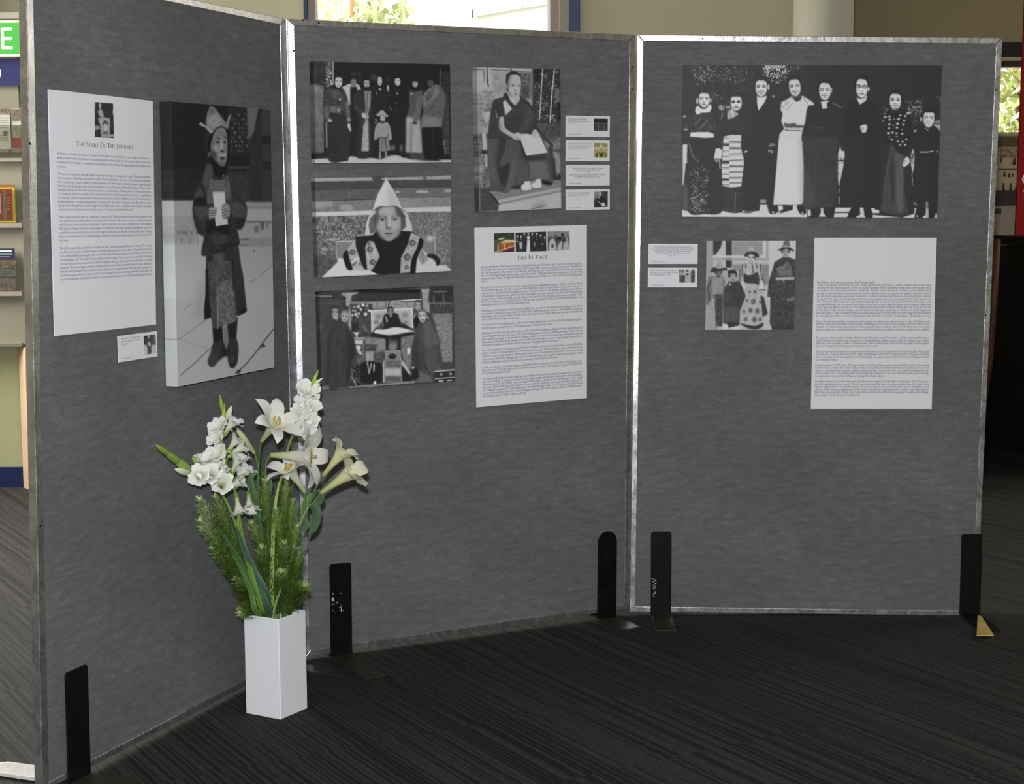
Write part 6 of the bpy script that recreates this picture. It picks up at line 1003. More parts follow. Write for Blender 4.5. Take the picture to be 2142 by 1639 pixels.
def put_text(b, V, F, left, right, height_px, off, out, stretch=True):
    """map text geometry (baseline y=0) between two measured baseline pixels on the panel"""
    A, B_ = b.P(*left, off), b.P(*right, off); e = B_-A; L = np.linalg.norm(e); e /= L; up = b.v-(b.v@e)*e; up /= np.linalg.norm(up)
    h = np.linalg.norm(b.P(left[0], left[1]-height_px, off)-A); wd = V[:, 0].max()-V[:, 0].min(); k = L/wd if stretch else h
    i = len(out[0]); out[0].extend(list(A+np.outer((V[:, 0]-V[:, 0].min())*k, e)+np.outer(V[:, 1]*h, up))); out[1].extend([tuple(int(q)+i for q in f) for f in F])
def poster(b, quad, label, name, cat, headings=(), lines=(), thumbs=(), group=None, th=.003):
    P = [b.P(x, y, .0035+th-.003) for x, y in quad]; root = empty(name, (P[3]+P[2])/2, label, cat, group)
    V, F = [], []; prism(V, F, P, -b.n*(th-.0006)); mesh_obj('sheet', V, F, PAPER, root); H = homog([(0, 0), (1, 0), (1, 1), (0, 1)], quad)
    off = .0035+th-.003+.0005
    for (txt, l, r, hh) in headings: tv, tf = serif(txt); out = ([], []); put_text(b, tv, tf, l, r, hh, off, out); mesh_obj('heading', out[0], out[1], INKB, root)
    for bold, grp in ((0, [q for q in lines if not q[-1]]), (1, [q for q in lines if q[-1]])):
        out = ([], [])
        for (txt, s0, s1, t, hp, shear, _) in grp:
            tv, tf = text_mesh(txt, 1., 0, shear, 1); l, r = hmap(H, np.array([(s0, t), (s1, t)])); put_text(b, tv, tf, l+[0, hp*.3], r+[0, hp*.3], hp, off, out)
        if out[0]: mesh_obj('bold_text' if bold else 'body_text', out[0], out[1], INKB if bold else INK, root)
    for q, pic in thumbs:
        V, F, C, nx, ny = picture_grid(b, q, pic, off, .8); mesh_obj('printed_photo', V, F, PRINT, root, col=C)
    return root
def block(txts, t0, t1, s0=.06, s1=.962, last=None, hp=7.4, shear=0, bold=0):
    n = len(txts); return [(x, s0, (s0+(s1-s0)*last if last and i == n-1 else s1), t0+(t1-t0)*i/max(1, n-1), hp, shear, bold) for i, x in enumerate(txts)]
T1 = block(['His Holiness the Dalai Lama was born on 6 July 1935, and named Lhamo Thondup, to a poor family in the province of', 'Amdo, in a small and poor settlement. In his autobiography Freedom in Exile His Holiness the Dalai Lama notes that', 'his family was one of twenty or so making a precarious living from the land there. They grew mainly barley, buckwheat and', 'potatoes.'], .2535, .3055, .062, .965, .085)
T1 += block(["'Of course, no one had any idea that I might be anything other than an ordinary baby', he said. Though the remarkable", 'recovery made by His Holiness the Dalai Lama\'s father from his critical illness at the time of His Holiness the Dalai Lama\'s', 'birth was auspicious, it was not taken to be of great significance. He likewise had no particular intimation of what lay ahead.', 'His Holiness the Dalai Lama is held to be the reincarnation of each of the previous thirteen Dalai Lamas of Tibet (the first', 'having been born in 1351 AD), who are in turn considered to be manifestations of Avalokiteshvara, or Chenrezig, Bodhisattva', 'of Compassion, holder of the White Lotus. Thus His Holiness the Dalai Lama is also believed to be a manifestation', 'of Chenrezig, in fact the seventy-fourth in a lineage that can be traced back to a Brahmin boy who lived in the time of', "Buddha Shakyamuni. 'I am often asked whether I truly believe this. The answer is not simple to give. But, when I consider", 'my experiences during this present life, and given my Buddhist beliefs, I have no difficulty accepting that I am spiritually', "connected both to the thirteen previous Dalai Lamas, to Chenrezig and to the Buddha himself.'"], .336, .4805, .064, .966, .79)
T1 += block(['When he was barely three years old, a search party, sent out by the Tibetan government to find the new incarnation of the', 'Dalai Lama arrived at nearby Kumbum monastery. It had been led there by a number of signs, according to traditional', 'methods used to locate the previous incarnations. They felt certain they were close to finding the heir to the lineage of', "Dalai Lamas and began searching the nearby villages. His Holiness the Dalai Lama's parents' house fitted the description", 'sought. Rather than reveal the purpose of their visit, the group asked only to stay the night. The leader of the party, Kewtsang', 'Rinpoche, then pretended to be a servant and spent much of the evening observing and playing with the youngest child in', 'the house.'], .5108, .607, .066, .967, .09)
T1 += block(["The child recognised him and called out 'Sera lama, Sera lama'. 'Sera' was Kewtsang Rinpoche's monastery. The next day", 'they left, some to return as a formal deputation. This time they brought with them a number of things that had belonged', 'to the Thirteenth Dalai Lama, together with several similar items that did not. In every case, the infant correctly identified', "those belonging to the Thirteenth Dalai Lama saying, 'It's mine, it's mine'. This more or less convinced the search party", 'that they had found the new incarnation. It was not long before this was confirmed and he was first taken to Kumbum', "monastery. 'There now began a somewhat unhappy period of my life,' His Holiness the Dalai Lama was to write later,", 'reflecting on his separation from his parents and the unfamiliar surroundings. However, there were two consolations to', "life at the monastery. First, His Holiness the Dalai Lama's immediate elder brother Lobsang Samten was already there. The", 'second consolation was the fact that his teacher was a very kind old monk, who often held his young disciple inside his gown.'], .6395, .768, .066, .966)
poster(BL_, [(101.1, 186.3), (319.6, 211.1), (326.5, 678.6), (114.5, 702.7)], 'tall white text poster headed The Start of the Journey, on the left panel', 'text_poster', 'poster', [('^THE ^START ^OF ^THE ^JOURNEY', (159.9, 305.4), (279.5, 311.6), 7.6)], T1, [([(197.5, 213), (236.4, 216.4), (238.8, 288.8), (198.3, 286.3)], pic_blank_thumb(196, 211, 240, 290, 'shrine'))], 'text posters')
T2 = block(['Immediately after his enthronement as a novice monk, His Holiness the Dalai Lama began to receive his primary education.', 'He remained with his brother, Lobsang Samten until the age of eight. Lobsang was now sent to school and His Holiness', 'the Dalai Lama was bereft of companion his own age - apart from sporadic reunions with his brother and occasional visits', 'from his mother and family. He particularly enjoyed these visits as they would invariably bring presents of food. Of his', 'younger brother, Tenzin Choegyal, His Holiness the Dalai Lama recalls: "If there was ever a more serious child than myself', 'it was he."'], .217, .297, .054, .956, .08)
T2 += block(['His studies were rigorous; his life was routine, varying only at times of important festivals or when he undertook retreat.', 'The most important part of his day, he says, was when it was time to play. He was fortunate to have a good collection of', 'toys and with a sharp inquisitiveness he was never short of ideas for adventures. His Holiness the Dalai Lama says that one', 'of the things he most enjoyed as a child was to take objects apart and try to reassemble them. He became quite good at it', 'though he was not always successful, especially when he first started out. His possessions had been given many gifts - often', 'from overseas dignitaries - and His Holiness the Dalai Lama was very grateful for all these items that formed the basis of his', 'rudimentary adventures to understand how things work.'], .331, .427, .055, .957, .47)
T2 += block(['His Holiness the Dalai Lama recalls in Freedom in Exile that up until his early twenties, when he began to live there', 'permanently, he moved each year to the Norbulingka Palace during early spring, returning to the Potala Palace around six', 'months later with the onset of winter. The day that he quit his gloomy room in the Potala to go out to air was undoubtedly', 'one of his favourites during the whole year.'], .4605, .5085, .055, .957, .36)
T2 += block(['The diversions at the Norbulingka were endless and he happily whiled away hours in the park there, walking through the', 'beautiful gardens and watching some of the many animals and birds that lived there.'], .5385, .5565, .055, .957, .7)
T2 += block(['His Holiness the Dalai Lama says of his studies - but by 1947 it then became more diligent and it was during this period', 'that he began meditating on the stages of the path to enlightenment - known as Lam Rim meditation. Thus around the', 'age of eight he had begun, in tandem with his monastic education, to receive Tantric teachings consisting of secret oral', 'transmissions handed down by initiation and over this period he began to notice some progress in himself as he', 'laid down the foundations of what he refers to as his own, "very slight, spiritual development".'], .586, .653, .055, .957, .77)
T2 += block(['One of these initiations he received was the Kalachakra initiation from his tutor, Ling Rinpoche - an esoteric Buddhist', 'practice considered of special significance for developing world peace and offered, unusually, to large public audiences. He', 'recalls it as a very moving experience. While reciting the last verse of the dedication prayer that he noted that he choked', 'with emotion, a fact that he subsequently took to be auspicious. He sees it as being premonitory of his being able to give', 'many more Kalachakra initiations than any of his predecessors and in all parts of the world.'], .681, .7495, .055, .957, .76)
T2 += block(['In 1954, soon after he received full ordination as a Buddhist bhikshu in front of the Chenrezig statue at the Jokhang temple,', 'His Holiness the Dalai Lama performed the Kalachakra initiation ceremony, at the request of a group of lay women, for', 'the first time during this lifetime.'], .7796, .811, .055, .957, .28)
T2 += block(["The Thirteenth Dalai Lama's political insight was extraordinary. In his last written testament he warned that unless there", 'were radical changes, "It may happen that here in Tibet, religion and government will be attacked from without and within.', 'Unless we guard our own country, it will now happen that the Dalai and Panchen Lamas, the Father and the Son, and all', 'the revered holders of the Faith, will disappear and become nameless. Monks and their monasteries will be destroyed. The', 'rule of law will be weakened. The lands and property of government officials will be seized. They themselves will be forced', 'to serve their enemies or wander the country like beggars. All beings will be sunk in great hardship and overwhelming fear;', 'the days and nights will drag on slowly in suffering."'], .843, .9395, .056, .957, .43)
poster(BM, [(992.6, 476.2), (1227.6, 470.1), (1227.6, 832), (996.5, 851.7)], 'white text poster headed Life in Tibet under three small photographs, on the middle panel', 'text_poster', 'poster', [('^LIFE ^IN ^TIBET', (1083.2, 543.2), (1145.1, 541.0), 6.4)], T2,
    [([(1033.2, 487.6), (1075.5, 486), (1075.9, 526.2), (1033.8, 528.1)], pic_blank_thumb(1032, 485, 1077, 529, 'roofs')), ([(1078.3, 486.4), (1142.2, 483.9), (1143, 524.8), (1079, 526.6)], pic_blank_thumb(1077, 483, 1144, 528, 'family')), ([(1145.1, 483.9), (1191.2, 483.1), (1191.8, 522.6), (1145.8, 524.4)], pic_blank_thumb(1144, 482, 1193, 525, 'hooded'))], 'text posters')
T3 = [("His Holiness the Dalai Lama' mother Diki Tsering recalls,", .03, .50, .258, 7.2, 0, 1)]
T3 += block(['"Lhamo Dhondup was different from my other children right from the start. He was a sombre child who liked to stay indoors', 'by himself. He was always packing his clothes and his little belongings. When I asked what he was doing, he would reply that he', 'was packing to go to Lhasa and would take us all with him. When we went to visit friends or relatives, he never drank tea from', 'any cup but mine. He never let anyone except me touch his blankets and he never placed them anywhere but next to mine. If', 'he came across a quarrelsome person, he would pick up a stick and try to beat him. If ever one of our guests lit up a cigarette,', 'he would fly into a rage. Our friends told us that for some unaccountable reason they were scared of him, tender in years as he', 'was. This was all when he was over a year old and could hardly talk. One day he told us that he had come from heaven. I had', 'a strange foreboding then, for a month before his birth I had had a dream in which two green snow lions and a brilliant blue', 'dragon appeared, flying about in the air. They smiled and greeted me in the traditional Tibetan style. Two hands raised to the', 'forehead. Later I was told that the dragon was His Holiness the Dalai Lama, and the two snow lions were the Nechung oracle', '(the state oracle of Tibet), showing His Holiness the Dalai Lama the path to rebirth. After my dream I knew that my child would', 'be some high lama, but never in my wildest dreams did I think that he would be the Dalai Lama." (Dalai Lama, my Son)'], .273, .452, .031, .968, None, 7.0, .22)
T3 += block(['Lhamo Thondup was eventually to be reunited with his parents and together they were to journey to Lhasa. This did not come', 'about for some eighteen months, however, because Ma Bufeng, the local Chinese Muslim warlord, refused to allow the boy-', 'incarnate to be taken to Lhasa without payment of a large ransom. It was not until the summer of 1939 that he left for the capital,', 'Lhasa, in a large party consisting of his parents, his brother Lobsang Samten, members of the search party and other pilgrims.'], .4855, .5325, .03, .964, None, 7.0)
T3 += block(['The journey to Lhasa took three months. His Holiness the Dalai Lama recalls, "I remember very little detail apart from a great', 'sense of wonder at everything I saw: the vast herds of drong (wild yaks) ranging across the plains, the smaller groups of kyang', '(wild asses) and occasionally a shimmer of gowa and nawa, small deer which were so light and fast they might have been ghosts.', 'I also loved the huge flocks of hooting geese we saw from time to time."'], .5815, .6285, .031, .963, .55, 7.0)
T3 += block(['The party was received by a group of senior government officials and escorted to a plain, two miles outside the gates of the capital.', 'The next day, a ceremony was held in which Lhamo Thondup was conferred the spiritual leadership of his people. Following', 'this, he was taken off with Lobsang Samten to the Norbulingka, the summer palace of His Holiness the Dalai Lama, which lay', 'just to the west of Lhasa.'], .6615, .709, .032, .965, .19, 7.0)
T3 += block(['During the winter of 1940, Lhamo Thondup was taken to the Potala Palace, where he was officially installed as the spiritual', 'leader of Tibet. Soon after, the newly recognised Dalai Lama was taken to Jokhang temple where he was inducted as a novice', 'monk in a ceremony known as taphue, meaning cutting of the hair. From now on, I was to be shaven-headed and attired in', 'maroon monk\'s robes. In accordance with ancient custom, His Holiness the Dalai Lama forfeited his name Lhamo Thondup', 'and assumed his new name, Jamphel Ngawang Lobsang Yeshe Tenzin Gyatso.'], .741, .805, .031, .966, .61, 7.0)
T3 += block(['During his first year in Lhasa His Holiness the Dalai Lama remained at the Norbulingka and saw a great deal of his parents', 'during the spring and summer months. When he was proclaimed Dalai Lama, they automatically acquired the status of the', 'highest nobility and with it considerable property. They also had the use of a house in the palace grounds during that period', 'each year. While he was not really allowed to, His Holiness the Dalai Lama would sneak over to visit them almost every day. His', 'Regent, who was responsible for him, chose to ignore this occurrence. He particularly enjoyed going at mealtimes thus enabling', 'him to partake of foods otherwise forbidden to boy.'], .8366, .9165, .031, .967, .40, 7.0)
poster(BR_, [(1703.6, 497), (1959.6, 497), (1948.8, 855), (1696, 855)], 'white text poster without heading, half empty at the top, on the right panel', 'text_poster', 'poster', (), T3, (), 'text posters')
def card(b, quad, label, L, thumb=None, kind=None, group='caption cards', hp=5.2):
    t = []
    for (x, s0, s1, tt, bold) in L: t.append((x, s0, s1, tt, hp if tt < .8 else 3.2, 0, bold))
    th = []
    if thumb: xs = [q[0] for q in thumb]; ys = [q[1] for q in thumb]; th = [(thumb, pic_blank_thumb(min(xs)-1, min(ys)-1, max(xs)+1, max(ys)+1, kind))]
    return poster(b, quad, label, 'caption_card', 'card', (), t, th, group, .0025)
CR_ = ('(c) Photographer unknown/DIIR', .06, .34, .88, 0)
card(BL_, [(246.4, 702.7), (328.5, 692), (329.5, 745), (248.4, 757.7)], 'small white caption card with a photo, under the tall poster on the left panel', [('His Holiness the Dalai Lama at the', .08, .56, .12, 0), ('age of four at Kumbum Monastery.', .08, .56, .23, 0), ('Tibet 1939.', .08, .25, .34, 0), CR_], [(300.3, 702.3), (325.5, 698.8), (326.6, 738.5), (302.8, 742)], 'boy')
M4 = [(1242.7, 247.8), (1271.5, 248.2), (1271.2, 273.9), (1242.8, 273.4)]
card(BM, [(1183.3, 241.4), (1275.9, 243.3), (1275.3, 286.5), (1182.9, 285.6)], 'topmost caption card of the column on the middle panel', [('His Holiness the Dalai Lama', .055, .47, .15, 0), ('with Ma Bufeng and his officials.', .055, .53, .26, 0), ('Tibet 1939', .055, .21, .36, 0), CR_], M4, 'men')
card(BM, [(1183.3, 293.3), (1275.5, 293.9), (1275.3, 337), (1183, 337)], 'caption card with a yellowish portrait photo, second of the column on the middle panel', [('Oil painting of His Holiness the Dalai', .055, .60, .16, 0), ('Lama at the time of his enthronement', .055, .60, .27, 0), ('at the Potala Palace. Tibet 1940.', .055, .51, .37, 0), CR_], [(1242.6, 298.8), (1271.3, 299.3), (1271.2, 330.8), (1242.5, 330.4)], 'sepia')
card(BM, [(1183.3, 344.9), (1275.5, 344.7), (1275.3, 387.6), (1183.3, 388.4)], 'caption card with centred text and no photo, third of the column on the middle panel', [('His Holiness the Dalai Lama with his entourage', .155, .85, .16, 0), ('at the Norbulingka Palace. Tibet 1956.', .23, .775, .265, 0), ('and', .485, .53, .365, 0), ('giving his first ever Kalachakra Initiation Ceremony', .09, .915, .47, 0), ('at Dungkar Monastery in Dromo, Tibet.', .215, .785, .57, 0), CR_])
card(BM, [(1183, 396.7), (1275.5, 395), (1275.5, 437.7), (1183.7, 439.9)], 'lowest caption card of the column, with a photo of the seated boy', [('His Holiness the Dalai Lama at the', .055, .55, .16, 0), ('Norbulingka Palace. Tibet 1944.', .055, .51, .265, 0), CR_], [(1242.6, 400.8), (1271.4, 400), (1271.2, 432.6), (1242.6, 433.6)], 'seated')
card(BR_, [(1356.3, 509.7), (1459.8, 509.9), (1459.1, 552), (1356.1, 551.9)], 'caption card with centred text only, upper of the two on the right panel', [('His Holiness the Dalai Lama with family members.', .125, .87, .15, 0), ('L to r: Great Mother Dikyi Tsering, Elder sister Tsering Dolma,', .07, .93, .255, 0), ('Taktser Rinpoche, Gyalo Thondup, Lobsang Samten,', .115, .89, .355, 0), ('His Holiness, Jetsun Pema & Tenzin Choegyal', .16, .84, .46, 0), ('(early 1950\'s)', .405, .59, .56, 0), CR_], group='caption cards on the right panel', hp=4.9)
card(BR_, [(1355.2, 559.6), (1458.4, 559.6), (1458.1, 601), (1355, 601)], 'caption card with a four-person photo, lower of the two on the right panel', [('His Holiness the Dalai Lama\'s parents', .05, .6, .14, 0), ('with two sons, brothers Gyalo Thondup', .05, .61, .25, 0), ('and Lobsang Samten. Tibet.', .05, .46, .35, 0), CR_], [(1420.8, 563.5), (1454, 563.2), (1453.3, 591), (1420.5, 591)], 'four', group='caption cards on the right panel', hp=4.9)
# ---------------------------------------------------------------- vase
vf, vl, vr = at_z(587.2, 1505.5), at_z(516.4, 1492), at_z(636.6, 1479)
W_ = (np.linalg.norm(vl-vf)+np.linalg.norm(vr-vf))/2; a1_ = (vl-vf)/np.linalg.norm(vl-vf); a2_ = np.array([-a1_[1], a1_[0], 0]); a2_ = a2_ if a2_@(vr-vf) > 0 else -a2_
vc = vf+(a1_+a2_)*W_/2
def top_z(px, py, p): d = ray(px, py); t = (p[1])/d[1]; return CZ+d[2]*t
VH = top_z(577.3, 1295.3, vf)
vase = empty('vase', vc*[1, 1, 0], 'tall square white ceramic vase standing on the carpet before the panels', 'vase')
V, F = [], []; T_ = .006
def ring(w, z): h = w/2; return [vc*[1, 1, 0]+a1_*h*i+a2_*h*j+EZ*z for i, j in ((-1, -1), (1, -1), (1, 1), (-1, 1))]
V = ring(W_, 0)+ring(W_, VH)+ring(W_-2*T_, VH)+ring(W_-2*T_, .01)
F = [(3, 2, 1, 0)]+[(4*k+i, 4*k+(i+1) % 4, 4*k+4+(i+1) % 4, 4*k+4+i) for k in range(3) for i in range(4)]+[(12, 13, 14, 15)]
o = mesh_obj('vessel', V, F, PORC, vase); bevel(o, .003, 3); o.data.shade_smooth(); mm = o.modifiers.new('wn', 'WEIGHTED_NORMAL')
# ---------------------------------------------------------------- flowers
def Yf(px): return float(np.interp(px, [320, 400, 460, 520, 620, 780], [4.20, 4.36, 4.44, 4.50, 4.53, 4.55]))
def Q(px, py, dy=0.): return at_y(px, py, Yf(px)+dy)
MOUTH = vc*[1, 1, 0]+EZ*(VH-.01); BOT = vc*[1, 1, 0]+EZ*.02
rg = random.Random(11)
def stalk_pts(px_list, k=0.): return [BOT+np.array([rg.uniform(-.02, .02), rg.uniform(-.02, .02), 0]), MOUTH+a1_*rg.uniform(-.035, .035)+a2_*rg.uniform(-.035, .035)+EZ*-.005]+px_list
def frame_of(ax): ax = ax/np.linalg.norm(ax); a = np.cross(ax, [.13, .2, 1.]); a /= np.linalg.norm(a); return ax, a, np.cross(ax, a)
def flower(V, F, C, base_p, axis, prof, wid, nP=6, ruffle=0., twist=0., cols=((.42, .5, .16), (.80, .77, .66), (.84, .83, .80)), inner=(.72, .72, .4), jit=.1, ns=13, nt=7, cup=.25):
    ax, A, B_ = frame_of(np.asarray(axis)); L = np.linalg.norm(axis)
    for k in range(nP):
        ph = 2*math.pi*k/nP+twist; j = 1+rg.uniform(-jit, jit); lay = .0015*(k % 2); wob = rg.uniform(0, 6)
        wk = 1. if k % 2 == 0 else .86; i0 = len(V)
        for s in range(ns):
            t = s/(ns-1); x = t*(len(prof)-1); i = min(int(x), len(prof)-2); f = x-i; f2 = f
            r = (prof[i][0]*(1-f2)+prof[i+1][0]*f2)*L; z = (prof[i][1]*(1-f2)+prof[i+1][1]*f2)*L*(j if t > .6 else 1); w = (wid[i]*(1-f2)+wid[i+1]*f2)*L*wk; r += lay
            for q in range(nt):
                c = -1+2*q/(nt-1); er = A*math.cos(ph)+B_*math.sin(ph); et = -A*math.sin(ph)+B_*math.cos(ph)
                half = min(w/max(r, 1e-4), math.radians(38)) if t < .55 else 0
                rad = er*math.cos(c*half)*r+et*math.sin(c*half)*r if half else er*(r-cup*abs(c)**2*w*(1-t)*.8)+et*c*w
                if t >= .55 and t < .7:
                    g = (t-.55)/.15; hh = min(w/max(r, 1e-4), math.radians(38)); r1 = er*math.cos(c*hh)*r+et*math.sin(c*hh)*r; rad = r1*(1-g)+rad*g
                p = base_p+ax*z+rad
                if ruffle and t > .4: p = p+ax*ruffle*L*abs(c)*math.sin(t*15+c*4+wob)*(t-.4)*1.6+et*ruffle*.5*L*math.sin(t*19+wob)*abs(c)
                V.append(p); e = t
                cc = np.array(cols[0])*(1-min(1, e/.45))+np.array(cols[1])*min(1, e/.45) if e < .45 else np.array(cols[1])*(1-(e-.45)/.55)+np.array(cols[2])*((e-.45)/.55)
                if abs(c) < .2 and e < .8: cc = cc*(1-.35*(1-e))+np.array(inner)*.35*(1-e)
                C.append(cc)
        for s in range(ns-1):
            for q in range(nt-1): a = i0+s*nt+q; F.append((a, a+1, a+nt+1, a+nt))
def strap(V, F, C, pts, w, col, fold=.3, tipc=None, wdir=None):
    p = spline(pts, 7); n = len(p); b = len(V); vd = np.array([0, 1, 0.])
    for i in range(n):
        t = p[min(i+1, n-1)]-p[max(i-1, 0)]; t /= np.linalg.norm(t)+1e-9; s = np.cross(t, vd if wdir is None else wdir); s /= np.linalg.norm(s)+1e-9; m = np.cross(s, t); x = i/(n-1); ww = w*min(1, .55+x*1.5)*(1-x**3)**.8+.0004
        for c in (-1, 0, 1): V.append(p[i]+s*c*ww/2+m*(abs(c)*ww*fold)); C.append(np.array(col)*(1-x)+np.array(tipc or col)*x if c else np.array(col)*.8)
    for i in range(n-1):
        for c in (0, 1): a = b+i*3+c; F.append((a, a+1, a+4, a+3))
LILY = [(.035, 0), (.05, .2), (.075, .42), (.12, .64), (.2, .82), (.34, .95), (.5, .99), (.62, .93)]
LW = [.03, .05, .075, .12, .165, .17, .115, .004]
GREEN1, GREEN2, GREEN3 = (.10, .19, .04), (.055, .12, .03), (.20, .28, .06)
def petals(parent, base_p, tip, flare=1., name='bloom', lw=1., twist=0., stam=True, closed=False, cols=None, ruf=0.):
    base_p, tip = np.asarray(base_p), np.asarray(tip); V, F, C = [], [], []; ax = tip-base_p
    prof = [(r*(flare if i > 3 else (1+(flare-1)*.3)), z) for i, (r, z) in enumerate(LILY)]
    if closed: prof = [(.035, 0), (.06, .2), (.085, .45), (.09, .65), (.075, .8), (.05, .92), (.02, .98), (.003, 1.)]
    wid = [w*lw for w in (LW if not closed else [.03, .05, .07, .08, .07, .045, .02, .002])]
    flower(V, F, C, base_p, ax, prof, wid, ruffle=ruf, twist=twist, **({'cols': cols} if cols else {})); o = mesh_obj(name, V, F, PETAL, parent, smooth=True, col=C)
    if stam:
        V, F, C = [], [], []; a, A, B_ = frame_of(ax); L = np.linalg.norm(ax)
        for k in range(6):
            q = k*math.pi/3; e = base_p+a*L*.86+(A*math.cos(q)+B_*math.sin(q))*L*.09; tube(V, F, [base_p+a*L*.2, base_p+a*L*.6+(A*math.cos(q)+B_*math.sin(q))*L*.03, e], .0009, 4, C, (.6, .62, .3)); tube(V, F, [e-B_*.006, e, e+B_*.006], [.0012, .0026, .0012], 5, C, (.72, .36, .03))
        tube(V, F, [base_p, base_p+a*L*.93], .0016, 5, C, (.5, .58, .2)); tube(V, F, [base_p+a*L*.93, base_p+a*L*.97], [.004, .0045], 7, C, (.45, .5, .25)); s = mesh_obj('stamens', V, F, LEAF, o, smooth=True, col=C)
    return o
def stem(parent, pts, r0, r1, col=GREEN2, name='stem', n=8):
    V, F, C = [], [], []; p = spline(pts, 7); tube(V, F, p, np.linspace(r0, r1, len(p)), n, C, np.array(col)); return mesh_obj(name, V, F, LEAF, parent, smooth=True, col=C)
def leaves(parent, items, name='leaf'):
    for pts, w, col in items: V, F, C = [], [], []; strap(V, F, C, pts, w, col, .16, tuple(np.array(col)*1.3)); mesh_obj(name, V, F, LEAF, parent, smooth=True, col=C)
# lily stem one: the wide open bloom, the sideways bloom and a closed bud
l1 = empty('lily_stem', MOUTH, 'left of two white lily stems, with a wide open upper bloom and a bud', 'flower')
pj = Q(540, 1040)
stem(l1, stalk_pts([Q(553, 1180), pj, Q(541, 975), Q(543, 940), Q(547, 922)]), .0045, .0032, GREEN2)
stem(l1, [pj, Q(541, 990), Q(537, 962), Q(532, 947)], .003, .0026, GREEN1, 'branch'); stem(l1, [Q(546, 1060), Q(555, 1000), Q(557, 965), Q(566.7, 951)], .003, .0026, GREEN1, 'branch')
petals(l1, Q(547, 922), Q(585, 872, -.075), 1.12, twist=.35, lw=1.15); petals(l1, Q(567, 951), Q(664, 955, -.06), 1.15, twist=.1, lw=1.15); petals(l1, Q(532.5, 948, .0), Q(496, 898), 1, 'bud', closed=True, stam=False, cols=((.35, .38, .12), (.55, .56, .28), (.62, .6, .38)))
leaves(l1, [([Q(546, 1070), Q(530, 1035), Q(524, 1000), Q(540, 985)], .022, GREEN2), ([Q(548, 1060), Q(560, 1030), Q(562, 1005), Q(545, 985)], .02, GREEN2), ([Q(549, 1090), Q(560, 1055), Q(556, 1015)], .02, (.04, .1, .03)), ([Q(550, 1120), Q(536, 1080), Q(520, 1030)], .018, (.04, .1, .03))])
# lily stem two
l2 = empty('lily_stem', MOUTH, 'white lily stem with two trumpets pointing right, right of the other stem', 'flower')
pk = Q(616, 1140)
stem(l2, stalk_pts([Q(604, 1190), pk, Q(629, 1092), Q(645, 1058)]), .0045, .0036, (.22, .28, .12)); pm_ = Q(645, 1058)
stem(l2, [pm_, Q(660, 1020), Q(677, 994)], .003, .0028, GREEN1, 'branch'); stem(l2, [pm_, Q(658, 1048), Q(672, 1030)], .003, .0028, GREEN1, 'branch'); stem(l2, [Q(636, 1078), Q(637, 1050), Q(637, 1028)], .003, .0026, GREEN1, 'branch')
petals(l2, Q(676, 994), Q(722, 938, -.01), .85, twist=.5, lw=1.25, cols=((.42, .45, .13), (.72, .68, .36), (.82, .8, .70)), stam=False); petals(l2, Q(672, 1030), Q(748, 978, -.02), .85, twist=.1, cols=((.42, .46, .14), (.72, .70, .38), (.84, .82, .72)), stam=False, lw=1.25); petals(l2, Q(637, 1028), Q(597, 968, -.03), 1.1, twist=.3)
leaves(l2, [([Q(640, 1065), Q(634, 1085), Q(640, 1100), Q(632, 1112)], .024, (.05, .11, .035)), ([Q(650, 1052), Q(662, 1070), Q(658, 1100), Q(644, 1120)], .028, (.045, .1, .035)), ([Q(630, 1090), Q(640, 1050), Q(652, 1030)], .02, GREEN1), ([Q(626, 1100), Q(616, 1090), Q(618, 1060)], .022, (.05, .11, .03)), ([Q(614, 1150), Q(630, 1146), Q(644, 1134)], .014, (.08, .14, .06)), ([Q(664, 1024), Q(672, 1044), Q(660, 1062)], .018, (.04, .09, .03))])
# gladioli
GP = [(.05, 0), (.09, .25), (.15, .48), (.24, .68), (.38, .84), (.52, .92), (.62, .92)]
GW = [.05, .09, .15, .23, .28, .22, .02]
def floret(parent, p, tip, size=1., ruf=.05, tw=0.):
    p = np.asarray(p); tip = np.asarray(tip); V, F, C = [], [], []; ax = (tip-p)/np.linalg.norm(tip-p)*size; flower(V, F, C, p, ax, GP, GW, ruffle=ruf, twist=tw, cols=((.5, .55, .25), (.78, .78, .66), (.86, .86, .87)), inner=(.75, .76, .4), jit=.16)
    o = mesh_obj('floret', V, F, PETAL, parent, smooth=True, col=C)
    V, F, C = [], [], []; a, A, B_ = frame_of(ax); L = np.linalg.norm(ax); strap(V, F, C, [p-a*L*.28, p+a*L*.1-EZ*.003, p+a*L*.45-EZ*.004], L*.26, (.22, .33, .05), .3, (.34, .42, .1)); mesh_obj('bract', V, F, LEAF, o, smooth=True, col=C); return o
def gbud(parent, p, tip, col=(.26, .38, .06), w=.2, white=0.):
    p = np.asarray(p); tip = np.asarray(tip); V, F, C = [], [], []; L = np.linalg.norm(tip-p); pts = [p+(tip-p)*t for t in np.linspace(0, 1, 7)]; r = [L*w*q for q in (.4, .8, 1, .95, .8, .5, .1)]; tube(V, F, pts, r, 7, C, [np.array(col)*(1-white*t)+np.array((.8, .8, .7))*white*t for t in np.linspace(0, 1, 7)]); return mesh_obj('bud', V, F, LEAF, parent, smooth=True, col=C)
g1 = empty('gladiolus_stem', MOUTH, 'upright white gladiolus with green tip, middle one of the three', 'flower')
stem(g1, stalk_pts([Q(520, 1160), Q(492, 1030), Q(473, 968), Q(465, 925), Q(466, 880), Q(462, 840)]), .0055, .0022, (.18, .27, .05))
gbud(g1, Q(466, 862), Q(460, 825), w=.12); gbud(g1, Q(466, 885), Q(470, 842), (.3, .42, .08), .11); gbud(g1, Q(472, 880), Q(485, 848), (.4, .46, .14), .2, 1.)
